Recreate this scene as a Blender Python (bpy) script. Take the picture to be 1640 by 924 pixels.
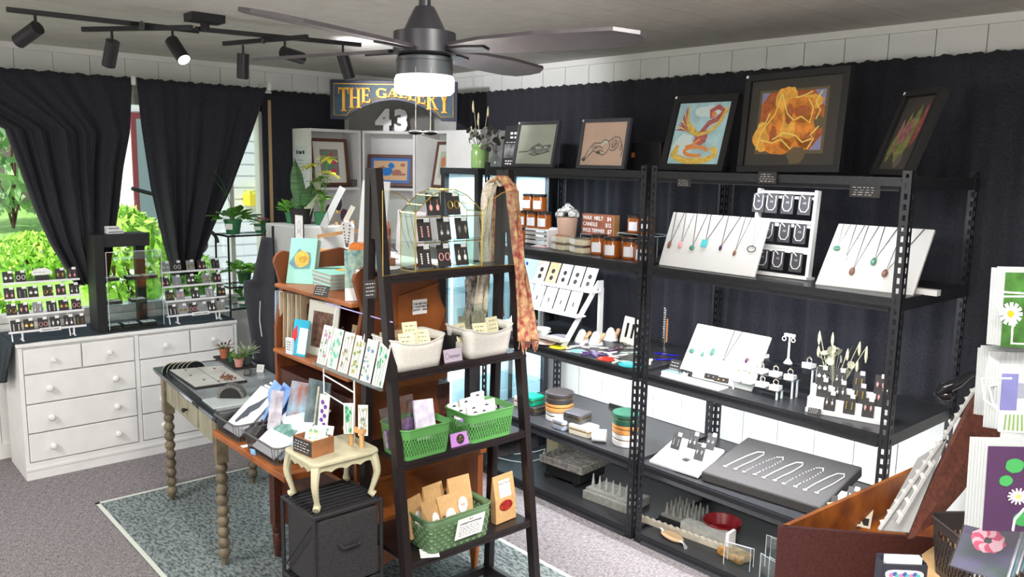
import bpy, math, random
from math import sin, cos, pi, radians, atan2, hypot
from mathutils import Vector, Matrix, Euler
for o in list(bpy.data.objects): bpy.data.objects.remove(o)
S = bpy.context.scene
COL = S.collection
random.seed(7)
R = radians
# ------------------------------------------------------------------ camera
CAM = Vector((2.4527, -3.0094, 1.8308)); FPX = 1320.4
_yaw, _pit, _rol = R(48.5092), R(8.6867), R(1.1318)
_F = Vector((-sin(_yaw)*cos(_pit), cos(_yaw)*cos(_pit), -sin(_pit)))
_Rt = _F.cross(Vector((0, 0, 1))).normalized(); _U = _Rt.cross(_F)
_R2 = _Rt*cos(_rol) + _U*sin(_rol); _U2 = -_Rt*sin(_rol) + _U*cos(_rol)
cam = bpy.data.cameras.new('camera'); camo = bpy.data.objects.new('camera', cam); COL.objects.link(camo)
cam.sensor_width = 36; cam.lens = FPX/1640*36; cam.clip_start = .05; cam.clip_end = 200
mw = Matrix.Identity(4)
for i in range(3):
    mw[i][0] = _R2[i]; mw[i][1] = _U2[i]; mw[i][2] = -_F[i]; mw[i][3] = CAM[i]
camo.matrix_world = mw
S.camera = camo
def _ray(u, v): return _F + _R2*((u-820)/FPX) - _U2*((v-462)/FPX)
def PX(u, v, x): r = _ray(u, v); return CAM + r*((x-CAM.x)/r.x)
def PY(u, v, y): r = _ray(u, v); return CAM + r*((y-CAM.y)/r.y)
def PZ(u, v, z): r = _ray(u, v); return CAM + r*((z-CAM.z)/r.z)
def PD(u, v, d): return CAM + _ray(u, v)*d
# ------------------------------------------------------------------ view, sky
S.view_settings.view_transform = 'Standard'; S.view_settings.look = 'None'
S.view_settings.gamma = 1; S.view_settings.use_curve_mapping = False
S.view_settings.exposure = 0.28
w = bpy.data.worlds.new('sky'); S.world = w; w.use_nodes = True
nt = w.node_tree; bg = nt.nodes['Background']
sky = nt.nodes.new('ShaderNodeTexSky'); sky.sky_type = 'NISHITA'
sky.sun_elevation = R(48); sky.sun_rotation = R(200); sky.sun_disc = False; sky.dust_density = 2.5; sky.air_density = 1.2
nt.links.new(sky.outputs[0], bg.inputs[0]); bg.inputs[1].default_value = 0.20
def light(kind, name, loc, energy, color=(1, 1, 1), **k):
    l = bpy.data.lights.new(name, kind); l.energy = energy; l.color = color
    for a, b in k.items():
        if a not in ('rot', 'aim', 'parent'): setattr(l, a, b)
    o = bpy.data.objects.new(name, l); COL.objects.link(o); o.location = loc
    if 'rot' in k: o.rotation_euler = k['rot']
    if 'aim' in k: o.rotation_euler = (Vector(k['aim'])-Vector(loc)).to_track_quat('-Z', 'Y').to_euler()
    return o
sun = light('SUN', 'sun', (-8, -6, 9), 4.5, (1, .95, .86), rot=(R(40), 0, R(20)), angle=R(2))
# shelf LED bars (their bodies are built with the shelves), added ceiling fill panels
LED_E = dict(top=2.2, mid=6, low=12, base=1.2)
FILL_E = 72
# ------------------------------------------------------------------ materials
MATS = {}
def mat(name, col, rough=.6, metal=0, noise=0, nscale=40, bump=0, trans=0, emit=0, ecol=None, alpha=1, spec=.5, col2=None, ior=1.45, stretch=None, sheen=0):
    if name in MATS: return MATS[name]
    m = bpy.data.materials.new(name); m.use_nodes = True; t = m.node_tree; b = t.nodes['Principled BSDF']
    c = (*col, 1)
    b.inputs['Base Color'].default_value = c; b.inputs['Roughness'].default_value = rough
    b.inputs['Metallic'].default_value = metal; b.inputs['Specular IOR Level'].default_value = spec
    b.inputs['IOR'].default_value = ior
    if trans: b.inputs['Transmission Weight'].default_value = trans
    if alpha < 1: b.inputs['Alpha'].default_value = alpha
    if sheen: b.inputs['Sheen Weight'].default_value = sheen
    if emit:
        b.inputs['Emission Color'].default_value = (*(ecol or col), 1); b.inputs['Emission Strength'].default_value = emit
    if noise or bump or col2:
        tc = t.nodes.new('ShaderNodeTexCoord'); n = t.nodes.new('ShaderNodeTexNoise')
        n.inputs['Scale'].default_value = nscale; n.inputs['Detail'].default_value = 6
        src = tc.outputs['Object']
        if stretch:
            mp = t.nodes.new('ShaderNodeMapping'); mp.inputs['Scale'].default_value = stretch
            t.links.new(src, mp.inputs[0]); src = mp.outputs[0]
        t.links.new(src, n.inputs['Vector'])
        if noise or col2:
            r = t.nodes.new('ShaderNodeValToRGB')
            a = col2 or tuple(max(0, x*(1-noise)) for x in col); d = col if col2 else tuple(min(1, x*(1+noise)) for x in col)
            r.color_ramp.elements[0].color = (*a, 1); r.color_ramp.elements[1].color = (*d, 1)
            r.color_ramp.elements[0].position = .35; r.color_ramp.elements[1].position = .65
            t.links.new(n.outputs['Fac'], r.inputs[0]); t.links.new(r.outputs[0], b.inputs['Base Color'])
        if bump:
            bp = t.nodes.new('ShaderNodeBump'); bp.inputs['Strength'].default_value = bump; bp.inputs['Distance'].default_value = .004
            t.links.new(n.outputs['Fac'], bp.inputs['Height']); t.links.new(bp.outputs[0], b.inputs['Normal'])
    MATS[name] = m; return m
def glassy(name, col=(.9, 1, .97), amount=.18, rough=.03):
    """thin clear sheet: mostly see-through with a mirror-like coat"""
    if name in MATS: return MATS[name]
    m = bpy.data.materials.new(name); m.use_nodes = True; t = m.node_tree; t.nodes.remove(t.nodes['Principled BSDF'])
    out = t.nodes['Material Output']; g = t.nodes.new('ShaderNodeBsdfGlossy'); g.inputs['Roughness'].default_value = rough
    tr = t.nodes.new('ShaderNodeBsdfTransparent'); tr.inputs[0].default_value = (*col, 1)
    mx = t.nodes.new('ShaderNodeMixShader'); mx.inputs[0].default_value = amount
    t.links.new(tr.outputs[0], mx.inputs[1]); t.links.new(g.outputs[0], mx.inputs[2]); t.links.new(mx.outputs[0], out.inputs[0])
    MATS[name] = m; return m
M_WHITE = mat('white_paint', (.80, .80, .79), .55, noise=.03, nscale=8)
M_WALL = mat('wall_board', (.74, .75, .73), .6, noise=.03, nscale=5)
M_CEIL = mat('ceiling_board', (.56, .54, .50), .8, noise=.05, nscale=14, bump=.15)
M_STEEL = mat('black_steel', (.028, .029, .034), .42, metal=.25, noise=.15, nscale=60)
M_DECK = mat('shelf_deck', (.03, .031, .034), .33, noise=.2, nscale=90)
M_CURT = mat('curtain_cloth', (.021, .022, .031), .9, noise=.3, nscale=120, sheen=.08)
M_BLACK = mat('matte_black', (.012, .012, .013), .55)
M_BLK2 = mat('soft_black', (.016, .016, .018), .6, noise=.2, nscale=100)
M_CARD = mat('card_black', (.03, .028, .028), .6)
M_CARDG = mat('card_grey', (.25, .26, .28), .6)
M_PAPER = mat('paper_white', (.85, .85, .84), .7)
M_PAPERY = mat('paper_cream', (.80, .76, .52), .7, noise=.05, nscale=60)
M_SILV = mat('silver', (.85, .85, .86), .25, metal=.9)
M_GOLD = mat('brass', (.75, .52, .14), .28, metal=.95)
M_GLASS = glassy('clear_acrylic', (.93, .98, .96), .12)
M_GLASSD = glassy('cabinet_glass', (.88, .96, .97), .20)
M_WIN = glassy('window_glass', (.97, .99, .98), .05)
M_WOODO = mat('orange_wood', (.36, .115, .028), .38, col2=(.22, .062, .014), nscale=6, stretch=(1, 1, .25))
M_WOODSH = mat('shaded_wood', (.07, .022, .014), .45, noise=.35, nscale=60)  # desk wood with the shade on its front put into the colour
M_WOODR = mat('red_brown_wood', (.11, .036, .024), .5, noise=.3, nscale=80)
M_WOODP = mat('pine_wood', (.62, .36, .15), .5, col2=(.50, .26, .10), nscale=8, stretch=(.3, 1, 1))
M_ESP = mat('espresso_wood', (.014, .010, .011), .35, noise=.2, nscale=70)
M_TRIM = mat('trim_white', (.78, .78, .76), .5)
M_GREEN1 = mat('leaf_green', (.10, .30, .03), .45, noise=.5, nscale=25)
M_GREEN2 = mat('leaf_dark', (.03, .12, .03), .45, noise=.5, nscale=25)
M_GREEN3 = mat('leaf_yellow', (.68, .68, .10), .45, noise=.5, nscale=25)
M_RED = mat('deep_red', (.25, .01, .015), .3)
# ------------------------------------------------------------------ mesh builder
class MB:
    def __init__(s): s.v = []; s.f = []; s.m = []; s.mi = 0
    def add(s, vs, fs, T=None):
        b = len(s.v)
        if T is not None: vs = [T @ Vector(p) for p in vs]
        s.v += [tuple(p) for p in vs]; s.f += [tuple(b+i for i in f) for f in fs]; s.m += [s.mi]*len(fs); return s
    def box(s, x0, x1, y0, y1, z0, z1, T=None):
        vs = [(x, y, z) for z in (z0, z1) for y in (y0, y1) for x in (x0, x1)]
        return s.add(vs, [(0, 2, 3, 1), (4, 5, 7, 6), (0, 1, 5, 4), (2, 6, 7, 3), (0, 4, 6, 2), (1, 3, 7, 5)], T)
    def cyl(s, p, q, r, r2=None, n=12, caps=True):
        p = Vector(p); q = Vector(q); r2 = r if r2 is None else r2; d = (q-p).normalized()
        a = d.orthogonal().normalized(); b = d.cross(a)
        vs = [p+(a*cos(2*pi*i/n)+b*sin(2*pi*i/n))*r for i in range(n)]+[q+(a*cos(2*pi*i/n)+b*sin(2*pi*i/n))*r2 for i in range(n)]
        fs = [(i, (i+1) % n, n+(i+1) % n, n+i) for i in range(n)]
        if caps: fs += [tuple(range(n-1, -1, -1)), tuple(range(n, 2*n))]
        return s.add(vs, fs)
    def tube(s, pts, r, n=6, closed=False):
        pts = [Vector(p) for p in pts]; L = len(pts); rings = []
        prev = None
        for i, p in enumerate(pts):
            if closed: t = pts[(i+1) % L]-pts[i-1]
            else: t = pts[min(i+1, L-1)]-pts[max(i-1, 0)]
            t = t.normalized() if t.length > 1e-9 else Vector((0, 0, 1))
            if prev is None: a = t.orthogonal().normalized()
            else:
                a = prev-t*prev.dot(t); a = a.normalized() if a.length > 1e-6 else t.orthogonal().normalized()
            prev = a; b = t.cross(a); rr = r[i] if isinstance(r, (list, tuple)) else r
            rings.append([p+(a*cos(2*pi*k/n)+b*sin(2*pi*k/n))*rr for k in range(n)])
        vs = [q for g in rings for q in g]; fs = []
        for i in range(L if closed else L-1):
            j = (i+1) % L
            for k in range(n): fs.append((i*n+k, i*n+(k+1) % n, j*n+(k+1) % n, j*n+k))
        if not closed: fs += [tuple(range(n-1, -1, -1)), tuple(range((L-1)*n, L*n))]
        return s.add(vs, fs)
    def lathe(s, prof, c=(0, 0, 0), n=20, T=None):
        vs = []; fs = []
        for r, z in prof:
            for k in range(n): vs.append((c[0]+max(r, 1e-5)*cos(2*pi*k/n), c[1]+max(r, 1e-5)*sin(2*pi*k/n), c[2]+z))
        for i in range(len(prof)-1):
            for k in range(n): fs.append((i*n+k, i*n+(k+1) % n, (i+1)*n+(k+1) % n, (i+1)*n+k))
        fs += [tuple(range(n-1, -1, -1)), tuple(range((len(prof)-1)*n, len(prof)*n))]
        return s.add(vs, fs, T)
    def quad(s, *p): return s.add(p, [tuple(range(len(p)))])
    def prism(s, poly, d0, d1, axis='y', T=None):
        """extrude a 2D polygon; axis y: poly is (x,z); axis z: (x,y); axis x: (y,z)"""
        mk = {'y': lambda a, b, d: (a, d, b), 'z': lambda a, b, d: (a, b, d), 'x': lambda a, b, d: (d, a, b)}[axis]
        n = len(poly); vs = [mk(a, b, d0) for a, b in poly]+[mk(a, b, d1) for a, b in poly]
        fs = [(i, (i+1) % n, n+(i+1) % n, n+i) for i in range(n)]+[tuple(range(n-1, -1, -1)), tuple(range(n, 2*n))]
        return s.add(vs, fs, T)
    def ball(s, c, r, n=10, sq=(1, 1, 1)):
        vs = []; fs = []; h = n//2
        for i in range(h+1):
            a = pi*i/h
            for k in range(n): vs.append((c[0]+r*sq[0]*max(sin(a), 1e-4)*cos(2*pi*k/n), c[1]+r*sq[1]*max(sin(a), 1e-4)*sin(2*pi*k/n), c[2]+r*sq[2]*cos(a)))
        for i in range(h):
            for k in range(n): fs.append((i*n+k, (i+1)*n+k, (i+1)*n+(k+1) % n, i*n+(k+1) % n))
        return s.add(vs, fs)
    def grid(s, fn, nu, nv):
        vs = [fn(i/nu, j/nv) for j in range(nv+1) for i in range(nu+1)]
        return s.add(vs, [(j*(nu+1)+i, j*(nu+1)+i+1, (j+1)*(nu+1)+i+1, (j+1)*(nu+1)+i) for j in range(nv) for i in range(nu)])
    def obj(s, name, m, parent=None, smooth=False, bevel=0, solid=0, label=None):
        me = bpy.data.meshes.new(name); me.from_pydata(s.v, [], s.f)
        ms = m if isinstance(m, (list, tuple)) else [m]
        for x in ms: me.materials.append(x)
        if len(ms) > 1: me.polygons.foreach_set('material_index', s.m)
        if smooth:
            me.polygons.foreach_set('use_smooth', [True]*len(me.polygons))
            try: me.set_sharp_from_angle(angle=R(40))
            except Exception: pass
        me.update()
        o = bpy.data.objects.new(name, me); COL.objects.link(o)
        if parent is not None: o.parent = parent
        if solid: md = o.modifiers.new('s', 'SOLIDIFY'); md.thickness = solid; md.offset = 0
        if bevel: md = o.modifiers.new('b', 'BEVEL'); md.width = bevel; md.segments = 2; md.limit_method = 'ANGLE'
        if label: o['label'] = label
        return o
def tag(o, label, cat=None, group=None, kind=None):
    o['label'] = label
    if cat: o['category'] = cat
    if group: o['group'] = group
    if kind: o['kind'] = kind
    return o
def thing(name, label, cat, loc=(0, 0, 0), rz=0, group=None, rot=None):
    o = bpy.data.objects.new(name, None); COL.objects.link(o); o.empty_display_size = .02
    o.location = loc; o.rotation_euler = rot or (0, 0, rz)
    return tag(o, label, cat, group)
def struct(name, mb, m, **k):
    o = mb.obj(name, m, **k); o['kind'] = 'structure'; return o
def children(o): return [c for c in ALL() if c.parent == o]
def ALL(): return bpy.data.objects
def dup(root, loc, label, rz=None, group=None, scale=None, rot=None):
    """copy a thing with its parts and their sub-parts"""
    r = root.copy(); COL.objects.link(r); r.location = loc; r['label'] = label
    if rot is not None: r.rotation_euler = rot
    elif rz is not None: r.rotation_euler = (0, 0, rz)
    if group: r['group'] = group
    if scale: r.scale = scale
    for ch in root.children:
        c = ch.copy(); COL.objects.link(c); c.parent = r
        for g in ch.children:
            d = g.copy(); COL.objects.link(d); d.parent = c
    return r
ORD = ['first', 'second', 'third', 'fourth', 'fifth', 'sixth', 'seventh', 'eighth', 'ninth', 'tenth']
def text(s, size, m, parent, loc=(0, 0, 0), rot=(R(90), 0, 0), name='lettering', ext=.0006, align='CENTER', sx=1, bold=0, space=1.0):
    c = bpy.data.curves.new(name, 'FONT'); c.body = s; c.size = size; c.extrude = ext; c.align_x = align; c.align_y = 'CENTER'; c.resolution_u = 2
    c.offset = bold; c.space_line = space
    t = bpy.data.objects.new('tmp', c); COL.objects.link(t); bpy.context.view_layer.update()
    me = bpy.data.meshes.new_from_object(t.evaluated_get(bpy.context.evaluated_depsgraph_get()))
    bpy.data.objects.remove(t)
    me.materials.clear(); me.materials.append(m)
    o = bpy.data.objects.new(name, me); COL.objects.link(o); o.parent = parent; o.location = loc; o.rotation_euler = rot; o.scale = (sx, 1, 1)
    return o
def scrib(mb, x0, x1, z0, z1, rows, y=-.0006, h=.35, seed=1, word=.012):
    """rows of tiny handwriting strokes on a sheet facing -y"""
    rr = random.Random(seed); dz = (z1-z0)/rows
    for i in range(rows):
        z = z1-dz*(i+.5); x = x0+rr.random()*(x1-x0)*.1; xe = x1-rr.random()*(x1-x0)*.25
        while x < xe:
            l = min(word*(.5+rr.random()), xe-x); mb.box(x, x+l*.8, y-.0003, y, z-dz*h/2, z+dz*h/2*rr.uniform(.4, 1)); x += l+word*.25
# ================================================================== room shell
XL, YW, ZC = -3.15, .74, 2.46
XR, YF = 3.6, -5.2
WY0, WY1, WZ0, WZ1 = -2.75, -.40, .82, 2.20
def carpet():
    m = bpy.data.materials.new('carpet'); m.use_nodes = True; t = m.node_tree; b = t.nodes['Principled BSDF']; b.inputs['Roughness'].default_value = .95
    b.inputs['Specular IOR Level'].default_value = .1
    tc = t.nodes.new('ShaderNodeTexCoord'); n = t.nodes.new('ShaderNodeTexNoise'); n.inputs['Scale'].default_value = 160; n.inputs['Detail'].default_value = 3
    n2 = t.nodes.new('ShaderNodeTexNoise'); n2.inputs['Scale'].default_value = 34; mp = t.nodes.new('ShaderNodeMapping'); mp.inputs['Scale'].default_value = (1, 5, 1)
    mp2 = t.nodes.new('ShaderNodeMapping'); mp2.inputs['Scale'].default_value = (5, 1, 1); n3 = t.nodes.new('ShaderNodeTexNoise'); n3.inputs['Scale'].default_value = 34
    t.links.new(tc.outputs['Object'], n.inputs[0]); t.links.new(tc.outputs['Object'], mp.inputs[0]); t.links.new(mp.outputs[0], n2.inputs[0])
    t.links.new(tc.outputs['Object'], mp2.inputs[0]); t.links.new(mp2.outputs[0], n3.inputs[0])
    a = t.nodes.new('ShaderNodeMath'); a.operation = 'ADD'; t.links.new(n2.outputs['Fac'], a.inputs[0]); t.links.new(n3.outputs['Fac'], a.inputs[1])
    a2 = t.nodes.new('ShaderNodeMath'); a2.operation = 'ADD'; t.links.new(a.outputs[0], a2.inputs[0]); t.links.new(n.outputs['Fac'], a2.inputs[1])
    d = t.nodes.new('ShaderNodeMath'); d.operation = 'DIVIDE'; d.inputs[1].default_value = 3; t.links.new(a2.outputs[0], d.inputs[0])
    r = t.nodes.new('ShaderNodeValToRGB'); r.color_ramp.elements[0].color = (.115, .104, .112, 1); r.color_ramp.elements[1].color = (.33, .305, .31, 1)
    r.color_ramp.elements[0].position = .4; r.color_ramp.elements[1].position = .6
    t.links.new(d.outputs[0], r.inputs[0]); t.links.new(r.outputs[0], b.inputs[0])
    bp = t.nodes.new('ShaderNodeBump'); bp.inputs['Strength'].default_value = .5; bp.inputs['Distance'].default_value = .003
    t.links.new(n.outputs['Fac'], bp.inputs['Height']); t.links.new(bp.outputs[0], b.inputs['Normal']); return m
m = MB(); m.box(XL-.15, XR+.1, YF-.1, YW+.15, -.08, 0); struct('floor', m, carpet())
m = MB(); m.box(XL-.15, XR+.1, YF-.1, YW+.15, ZC+.012, ZC+.08)
y0 = YF
x = XL
while x < XR:   # boards run away from the viewer, with one cross seam
    for a, b in ((YF, -2.75), (-2.745, -.30), (-.295, YW)): m.box(x+.0015, min(x+.2, XR)-.0015, a, b, ZC, ZC+.012)
    x += .2
struct('ceiling', m, M_CEIL)
def boards(m, axis, fixed, a0, a1, z0, z1, d, step=.203):
    a = a0
    while a < a1-1e-4:
        b = min(a+step, a1)
        if axis == 'x': m.box(a+.002, b-.002, fixed, fixed+d, z0, z1)
        else: m.box(fixed, fixed+d, a+.002, b-.002, z0, z1)
        a = b
m = MB(); m.box(XL-.15, XR+.1, YW+.012, YW+.12, 0, ZC); boards(m, 'x', YW, XL, XR, 0, ZC, .012); struct('wall_back', m, M_WALL)
m = MB()
for a, b, c, d in ((YF, WY0, 0, ZC), (WY1, YW, 0, ZC), (WY0, WY1, 0, WZ0), (WY0, WY1, WZ1, ZC)):
    m.box(XL-.12, XL-.012, a, b, c, d); boards(m, 'y', XL-.012, a, b, c, d, .012)
struct('wall_left', m, M_WALL)
m = MB(); m.box(XR, XR+.1, YF, YW+.1, 0, ZC); struct('wall_right', m, M_WALL)
m = MB(); m.box(XL-.1, XR+.1, YF-.1, YF, 0, ZC); struct('wall_front', m, M_WALL)
m = MB(); m.box(XL, XR, YW-.02, YW, ZC-.035, ZC); struct('trim_1', m, M_TRIM)
m = MB(); m.box(XL, XL+.02, YF, YW-.02, ZC-.035, ZC); struct('trim_2', m, M_TRIM)
m = MB(); m.box(XL, XL+.014, YF, YW, 0, .09); struct('baseboard_left', m, M_TRIM)
m = MB(); m.box(XL+.014, XR, YW-.014, YW, 0, .09); struct('baseboard_back', m, M_TRIM)
# window: frame with mullions, panes, sill
m = MB(); x0, x1 = XL-.10, XL-.02
for a, b in ((WY0, WY0+.05), (WY1-.05, WY1)): m.box(x0, x1, a, b, WZ0, WZ1)
m.box(x0, x1, WY0, WY1, WZ0, WZ0+.05); m.box(x0, x1, WY0, WY1, WZ1-.05, WZ1)
m.box(x0+.02, x1-.03, -.66, -.63, WZ0+.05, WZ1-.05)
wf = struct('window_1', m, M_TRIM)
m = MB(); m.box(XL-.06, XL-.055, WY0+.05, WY1-.05, WZ0+.05, WZ1-.05); m.obj('pane', M_WIN, wf)
m = MB(); m.box(XL-.02, XL+.012, WY0-.02, WY1, WZ0-.03, WZ0); m.obj('window_sill', M_TRIM, wf)
m = MB(); m.box(XL, XL+.02, WY1+.005, WY1+.028, WZ0-.05, WZ1+.03); m.obj('side_casing', mat('tan_casing', (.55, .38, .2), .5), wf)
# ================================================================== outside
m = MB(); m.box(-40, XL-.16, -30, 30, -.62, -.5)
G_LAWN = mat('lawn', (.34, .58, .14), .9, col2=(.18, .38, .06), nscale=6, bump=.6)
struct('garden_ground', m, G_LAWN)
m = MB(); m.box(-11.5, -4.2, .95, 9, -.5, -.47); struct('patio', m, mat('concrete', (.46, .48, .47), .9, noise=.2, nscale=12))
m = MB(); m.box(-22, -17, -16, 6, -.5, -.46); struct('road', m, mat('asphalt', (.36, .37, .38), .9, noise=.2, nscale=10))
def bush(x, y, h, r, m1, label, seed, n=900, z0=-.5, leaf=.09, trunk=False):
    rr = random.Random(seed); m = MB()
    t = thing('garden_bush', label, 'bush', (x, y, z0), group=None)
    for i in range(n):
        a = rr.uniform(0, 2*pi); e = rr.uniform(0, 1)**.8; ph = rr.uniform(0, 1)
        rad = r*math.sqrt(max(0, 1-(2*e-1)**2))*rr.uniform(.7, 1.05)
        c = Vector((cos(a)*rad, sin(a)*rad, h*(.05+.93*e)))
        q = Euler((rr.uniform(0, 3), rr.uniform(0, 3), rr.uniform(0, 3))).to_matrix()
        s = leaf*rr.uniform(.6, 1.4)
        m.add([c+q@Vector(p)*s for p in ((-1, 0, 0), (0, -.45, .05), (1, 0, 0), (0, .45, .05))], [(0, 1, 2, 3)])
    m.obj('foliage', m1, t)
    s = MB()
    for k in range(5): s.tube([(0, 0, 0), (cos(k*1.3)*r*.3, sin(k*1.3)*r*.3, h*.5), (cos(k*1.3)*r*.6, sin(k*1.3)*r*.6, h*.8)], [.04, .025, .01])
    s.obj('stem', M_WOODR, t); return t
L1 = mat('hedge_leaf', (.34, .62, .14), .6, col2=(.16, .36, .06), nscale=3)
L2 = mat('tree_leaf', (.48, .68, .36), .6, col2=(.24, .42, .16), nscale=2)
L3 = mat('lime_leaf', (.58, .85, .16), .6, col2=(.34, .62, .08), nscale=4)
for i, a in enumerate([(-27, 2.3, 11, 4.2, L2, 'tall pale green tree outside, at the left edge of the left window gap', 4200, .26),
          (-15.0, .45, .85, .7, L3, 'round lime bush on the lawn before the road, left window gap', 2200, .07),
          (-5.6, -1.75, 1.1, .55, L3, 'low lime green bush outside behind the left earring rack', 1100, .07),
          (-5.2, -2.75, .8, .42, L1, 'low green bush outside at the lower left window corner', 900, .07),
          (-9.9, .55, 1.6, .6, L3, 'bright green shrub seen between the two gathered curtain panels', 1300, .09),
          (-5.9, .12, .8, .42, L1, 'mid green shrub in front of the lime shrub between the curtains', 900, .07),
          (-5.5, -.75, .7, .4, L3, 'lime bush outside behind the acrylic display cabinet', 900, .06),
          (-10.8, 1.75, .8, .42, L1, 'dark green shrub against the white house wall', 1100, .09)]):
    bush(a[0], a[1], a[2], a[3], a[4], a[5], 40+i, a[6], leaf=a[7])
grass = MB(); rr = random.Random(3)
for i in range(6000):
    x = rr.uniform(-4.9, -3.4); y = rr.uniform(-3.4, 1.2); h = rr.uniform(.08, .32); a = rr.uniform(0, pi)
    grass.add([(x-.01*cos(a), y-.01*sin(a), -.5), (x+.01*cos(a), y+.01*sin(a), -.5), (x+rr.uniform(-.06, .06), y+rr.uniform(-.06, .06), -.5+h)], [(0, 1, 2)])
tag(grass.obj('tall_grass', mat('grass_blade', (.42, .66, .12), .7, col2=(.18, .38, .05), nscale=5)), 'tall unmown grass growing outside below the window', 'grass', kind='stuff')
# white house
t = thing('white_house', 'white clapboard house beyond the driveway seen through the right window gap', 'house', (-11.6, 1.45, -.5))
m = MB(); m.box(-3, 0, -.2, 9, 0, 5)
for k in range(24): m.box(0, .03, -.2, 9, .2*k+.02, .2*k+.19)
m.obj('wall', mat('clapboard', (.86, .87, .86), .7), t)
for k, (a, z0, z1) in enumerate(((-.0, 1.2, 2.9), (3.6, 1.2, 2.9), (6.2, 1.2, 2.9))):
    m = MB(); m.box(.03, .08, a-.22 if k == 0 else a-.6, a+.22 if k == 0 else a+.6, z0-.1, z1+.1); f = m.obj('window', mat('maroon_trim', (.25, .05, .06), .6) if k == 0 else M_TRIM, t)
    m = MB(); m.box(.08, .09, a-(.14 if k == 0 else .5), a+(.14 if k == 0 else .5), z0, z1); m.obj('pane', mat('dark_pane', (.28, .34, .36), .15), f)
m = MB(); m.prism([(-.6, 5), (9.4, 5), (4.4, 7.6)], -3.2, .3, 'x'); m.obj('roof', mat('roof_shingle', (.12, .12, .13), .9), t)
# porch posts and yellow bench near the window
t = thing('yellow_planter_box', 'yellow planter box on the white house wall behind the potted plants', 'planter', (-11.56, 3.05, 1.0))
m = MB(); m.box(0, .28, 0, .5, 0, .2); m.obj('box', mat('yellow_paint', (.80, .62, .03), .5), t); m = MB(); m.box(.02, .25, .02, .48, .2, .26); m.obj('flowers', M_GREEN3, t)
# iron plant hanger (scrolls) outside between the curtain panels
t = thing('iron_plant_hanger', 'black wrought iron bracket with scrolls standing outside between the curtains', 'plant hanger', (-5.0, -.42, -.5))
m = MB(); m.cyl((0, 0, 0), (0, 0, 2.75), .025); m.obj('post', M_BLACK, t)
def scroll(mb, c, r, turns, dirn, T):
    pts = []
    for k in range(26):
        a = k/25*turns*2*pi; rad = r*(1-.82*k/25); pts.append((c[0], c[1]+dirn*cos(a)*rad, c[2]+sin(a)*rad))
    mb.tube(pts, T)
for i, z in enumerate((2.28, 1.55)):
    m = MB(); scroll(m, (0, .22, z), .16, 1.2, 1, .018); m.ball((0, .2, z-.02), .05); m.obj('scroll', M_BLACK, t)
m = MB(); m.tube([(0, -.35, 2.05), (0, 0, 1.95), (0, .4, 1.95)], .018); m.obj('arm', M_BLACK, t)
# ================================================================== curtains
def curtain(name, label, top, bot, folds, amp, nz=26, nu=160, plane='x', base=0, seed=0, gather=None, ruff=.03, off0=.03):
    """top/bot = (start,end) along the wall at height z; gather = list of (t, a0, a1) narrowing with height"""
    rr = random.Random(seed); ph = [rr.uniform(0, 6.28) for _ in range(4)]; (a0, a1, zt), (b0, b1, zb) = top, bot
    prof = gather or [(0, a0, a1), (1, b0, b1)]
    m = MB()
    def fn(u, v):
        for k in range(len(prof)-1):
            if v <= prof[k+1][0]+1e-9: break
        t0, p0, p1 = prof[k]; t1, q0, q1 = prof[k+1]; s = (v-t0)/(t1-t0); lo = p0+(q0-p0)*s; hi = p1+(q1-p1)*s
        wd = (hi-lo)/(a1-a0)
        along = lo+(hi-lo)*u
        d = sin(u*folds*2*pi+ph[0]+.5*sin(v*2.2+ph[1]))*amp*(.55+.6*v)+sin(u*folds*4.7*pi+ph[2])*amp*.35+sin(u*folds*.9*pi+ph[3])*amp*.5
        d *= (.35+1.0*min(1, v*3))*(.7+.4*min(1/max(wd, .3), 2)); z = zt+(zb-zt)*v
        if v == 0: z += ruff*(.10*sin(u*folds*21)+.08*sin(u*folds*13+1)+.05*sin(u*folds*47))
        off = base+d+off0
        return (off, along, z) if plane == 'x' else (along, base-d-off0, z)
    m.grid(fn, nu, nz)
    o = m.obj(name, M_CURT, smooth=True, solid=.004); tag(o, label, 'curtain'); return o
yl = lambda u, v, x=-3.0: PX(u, v, x).y
zz = lambda u, v, x=-3.0: PX(u, v, x).z
def rows_(a, b, zb, rows): return [(0, a, b)]+[((2.30-zz((l+r)/2, v))/(2.30-zb) if k < len(rows)-1 else 1, yl(l, v), yl(r, v)) for k, (v, l, r) in enumerate(rows)]
curtain('curtain', 'black curtain panel gathered to a point, left of the two over the window', (-2.75, yl(212, 124), 2.30), (0, 0, zz(150, 455)), 5, .020,
        gather=rows_(-2.75, yl(212, 124), zz(150, 455), ((208, 6, 208), (267, 29, 197), (330, 52, 190), (387, 78, 181), (429, 104, 176), (455, 120, 172))), base=-3.03, seed=2)
curtain('curtain', 'black curtain panel gathered to a point, right of the two over the window', (yl(219, 128), yl(427, 137), 2.30), (0, 0, zz(300, 440)), 4, .018,
        gather=rows_(yl(219, 128), yl(427, 137), zz(300, 440), ((200, 227, 407), (300, 244, 373), (382, 264, 338), (412, 272, 323), (440, 278, 316))), base=-3.03, seed=5)
curtain('curtain', 'black curtain hanging flat between the window and the white bookcases', (yl(432, 137), PX(566, 145, -3.0).y, 2.30), (yl(432, 137), PX(566, 145, -3.0).y, .02), 4, .004, base=-3.138, seed=9, off0=.004)
xa = PY(728, 143, .66).x
curtain('curtain', 'long black curtain along the back wall behind the steel shelves', (xa, 3.4, 2.31), (xa, 3.4, .80), 26, .014, nu=900, plane='y', base=.725, seed=4)
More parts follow.
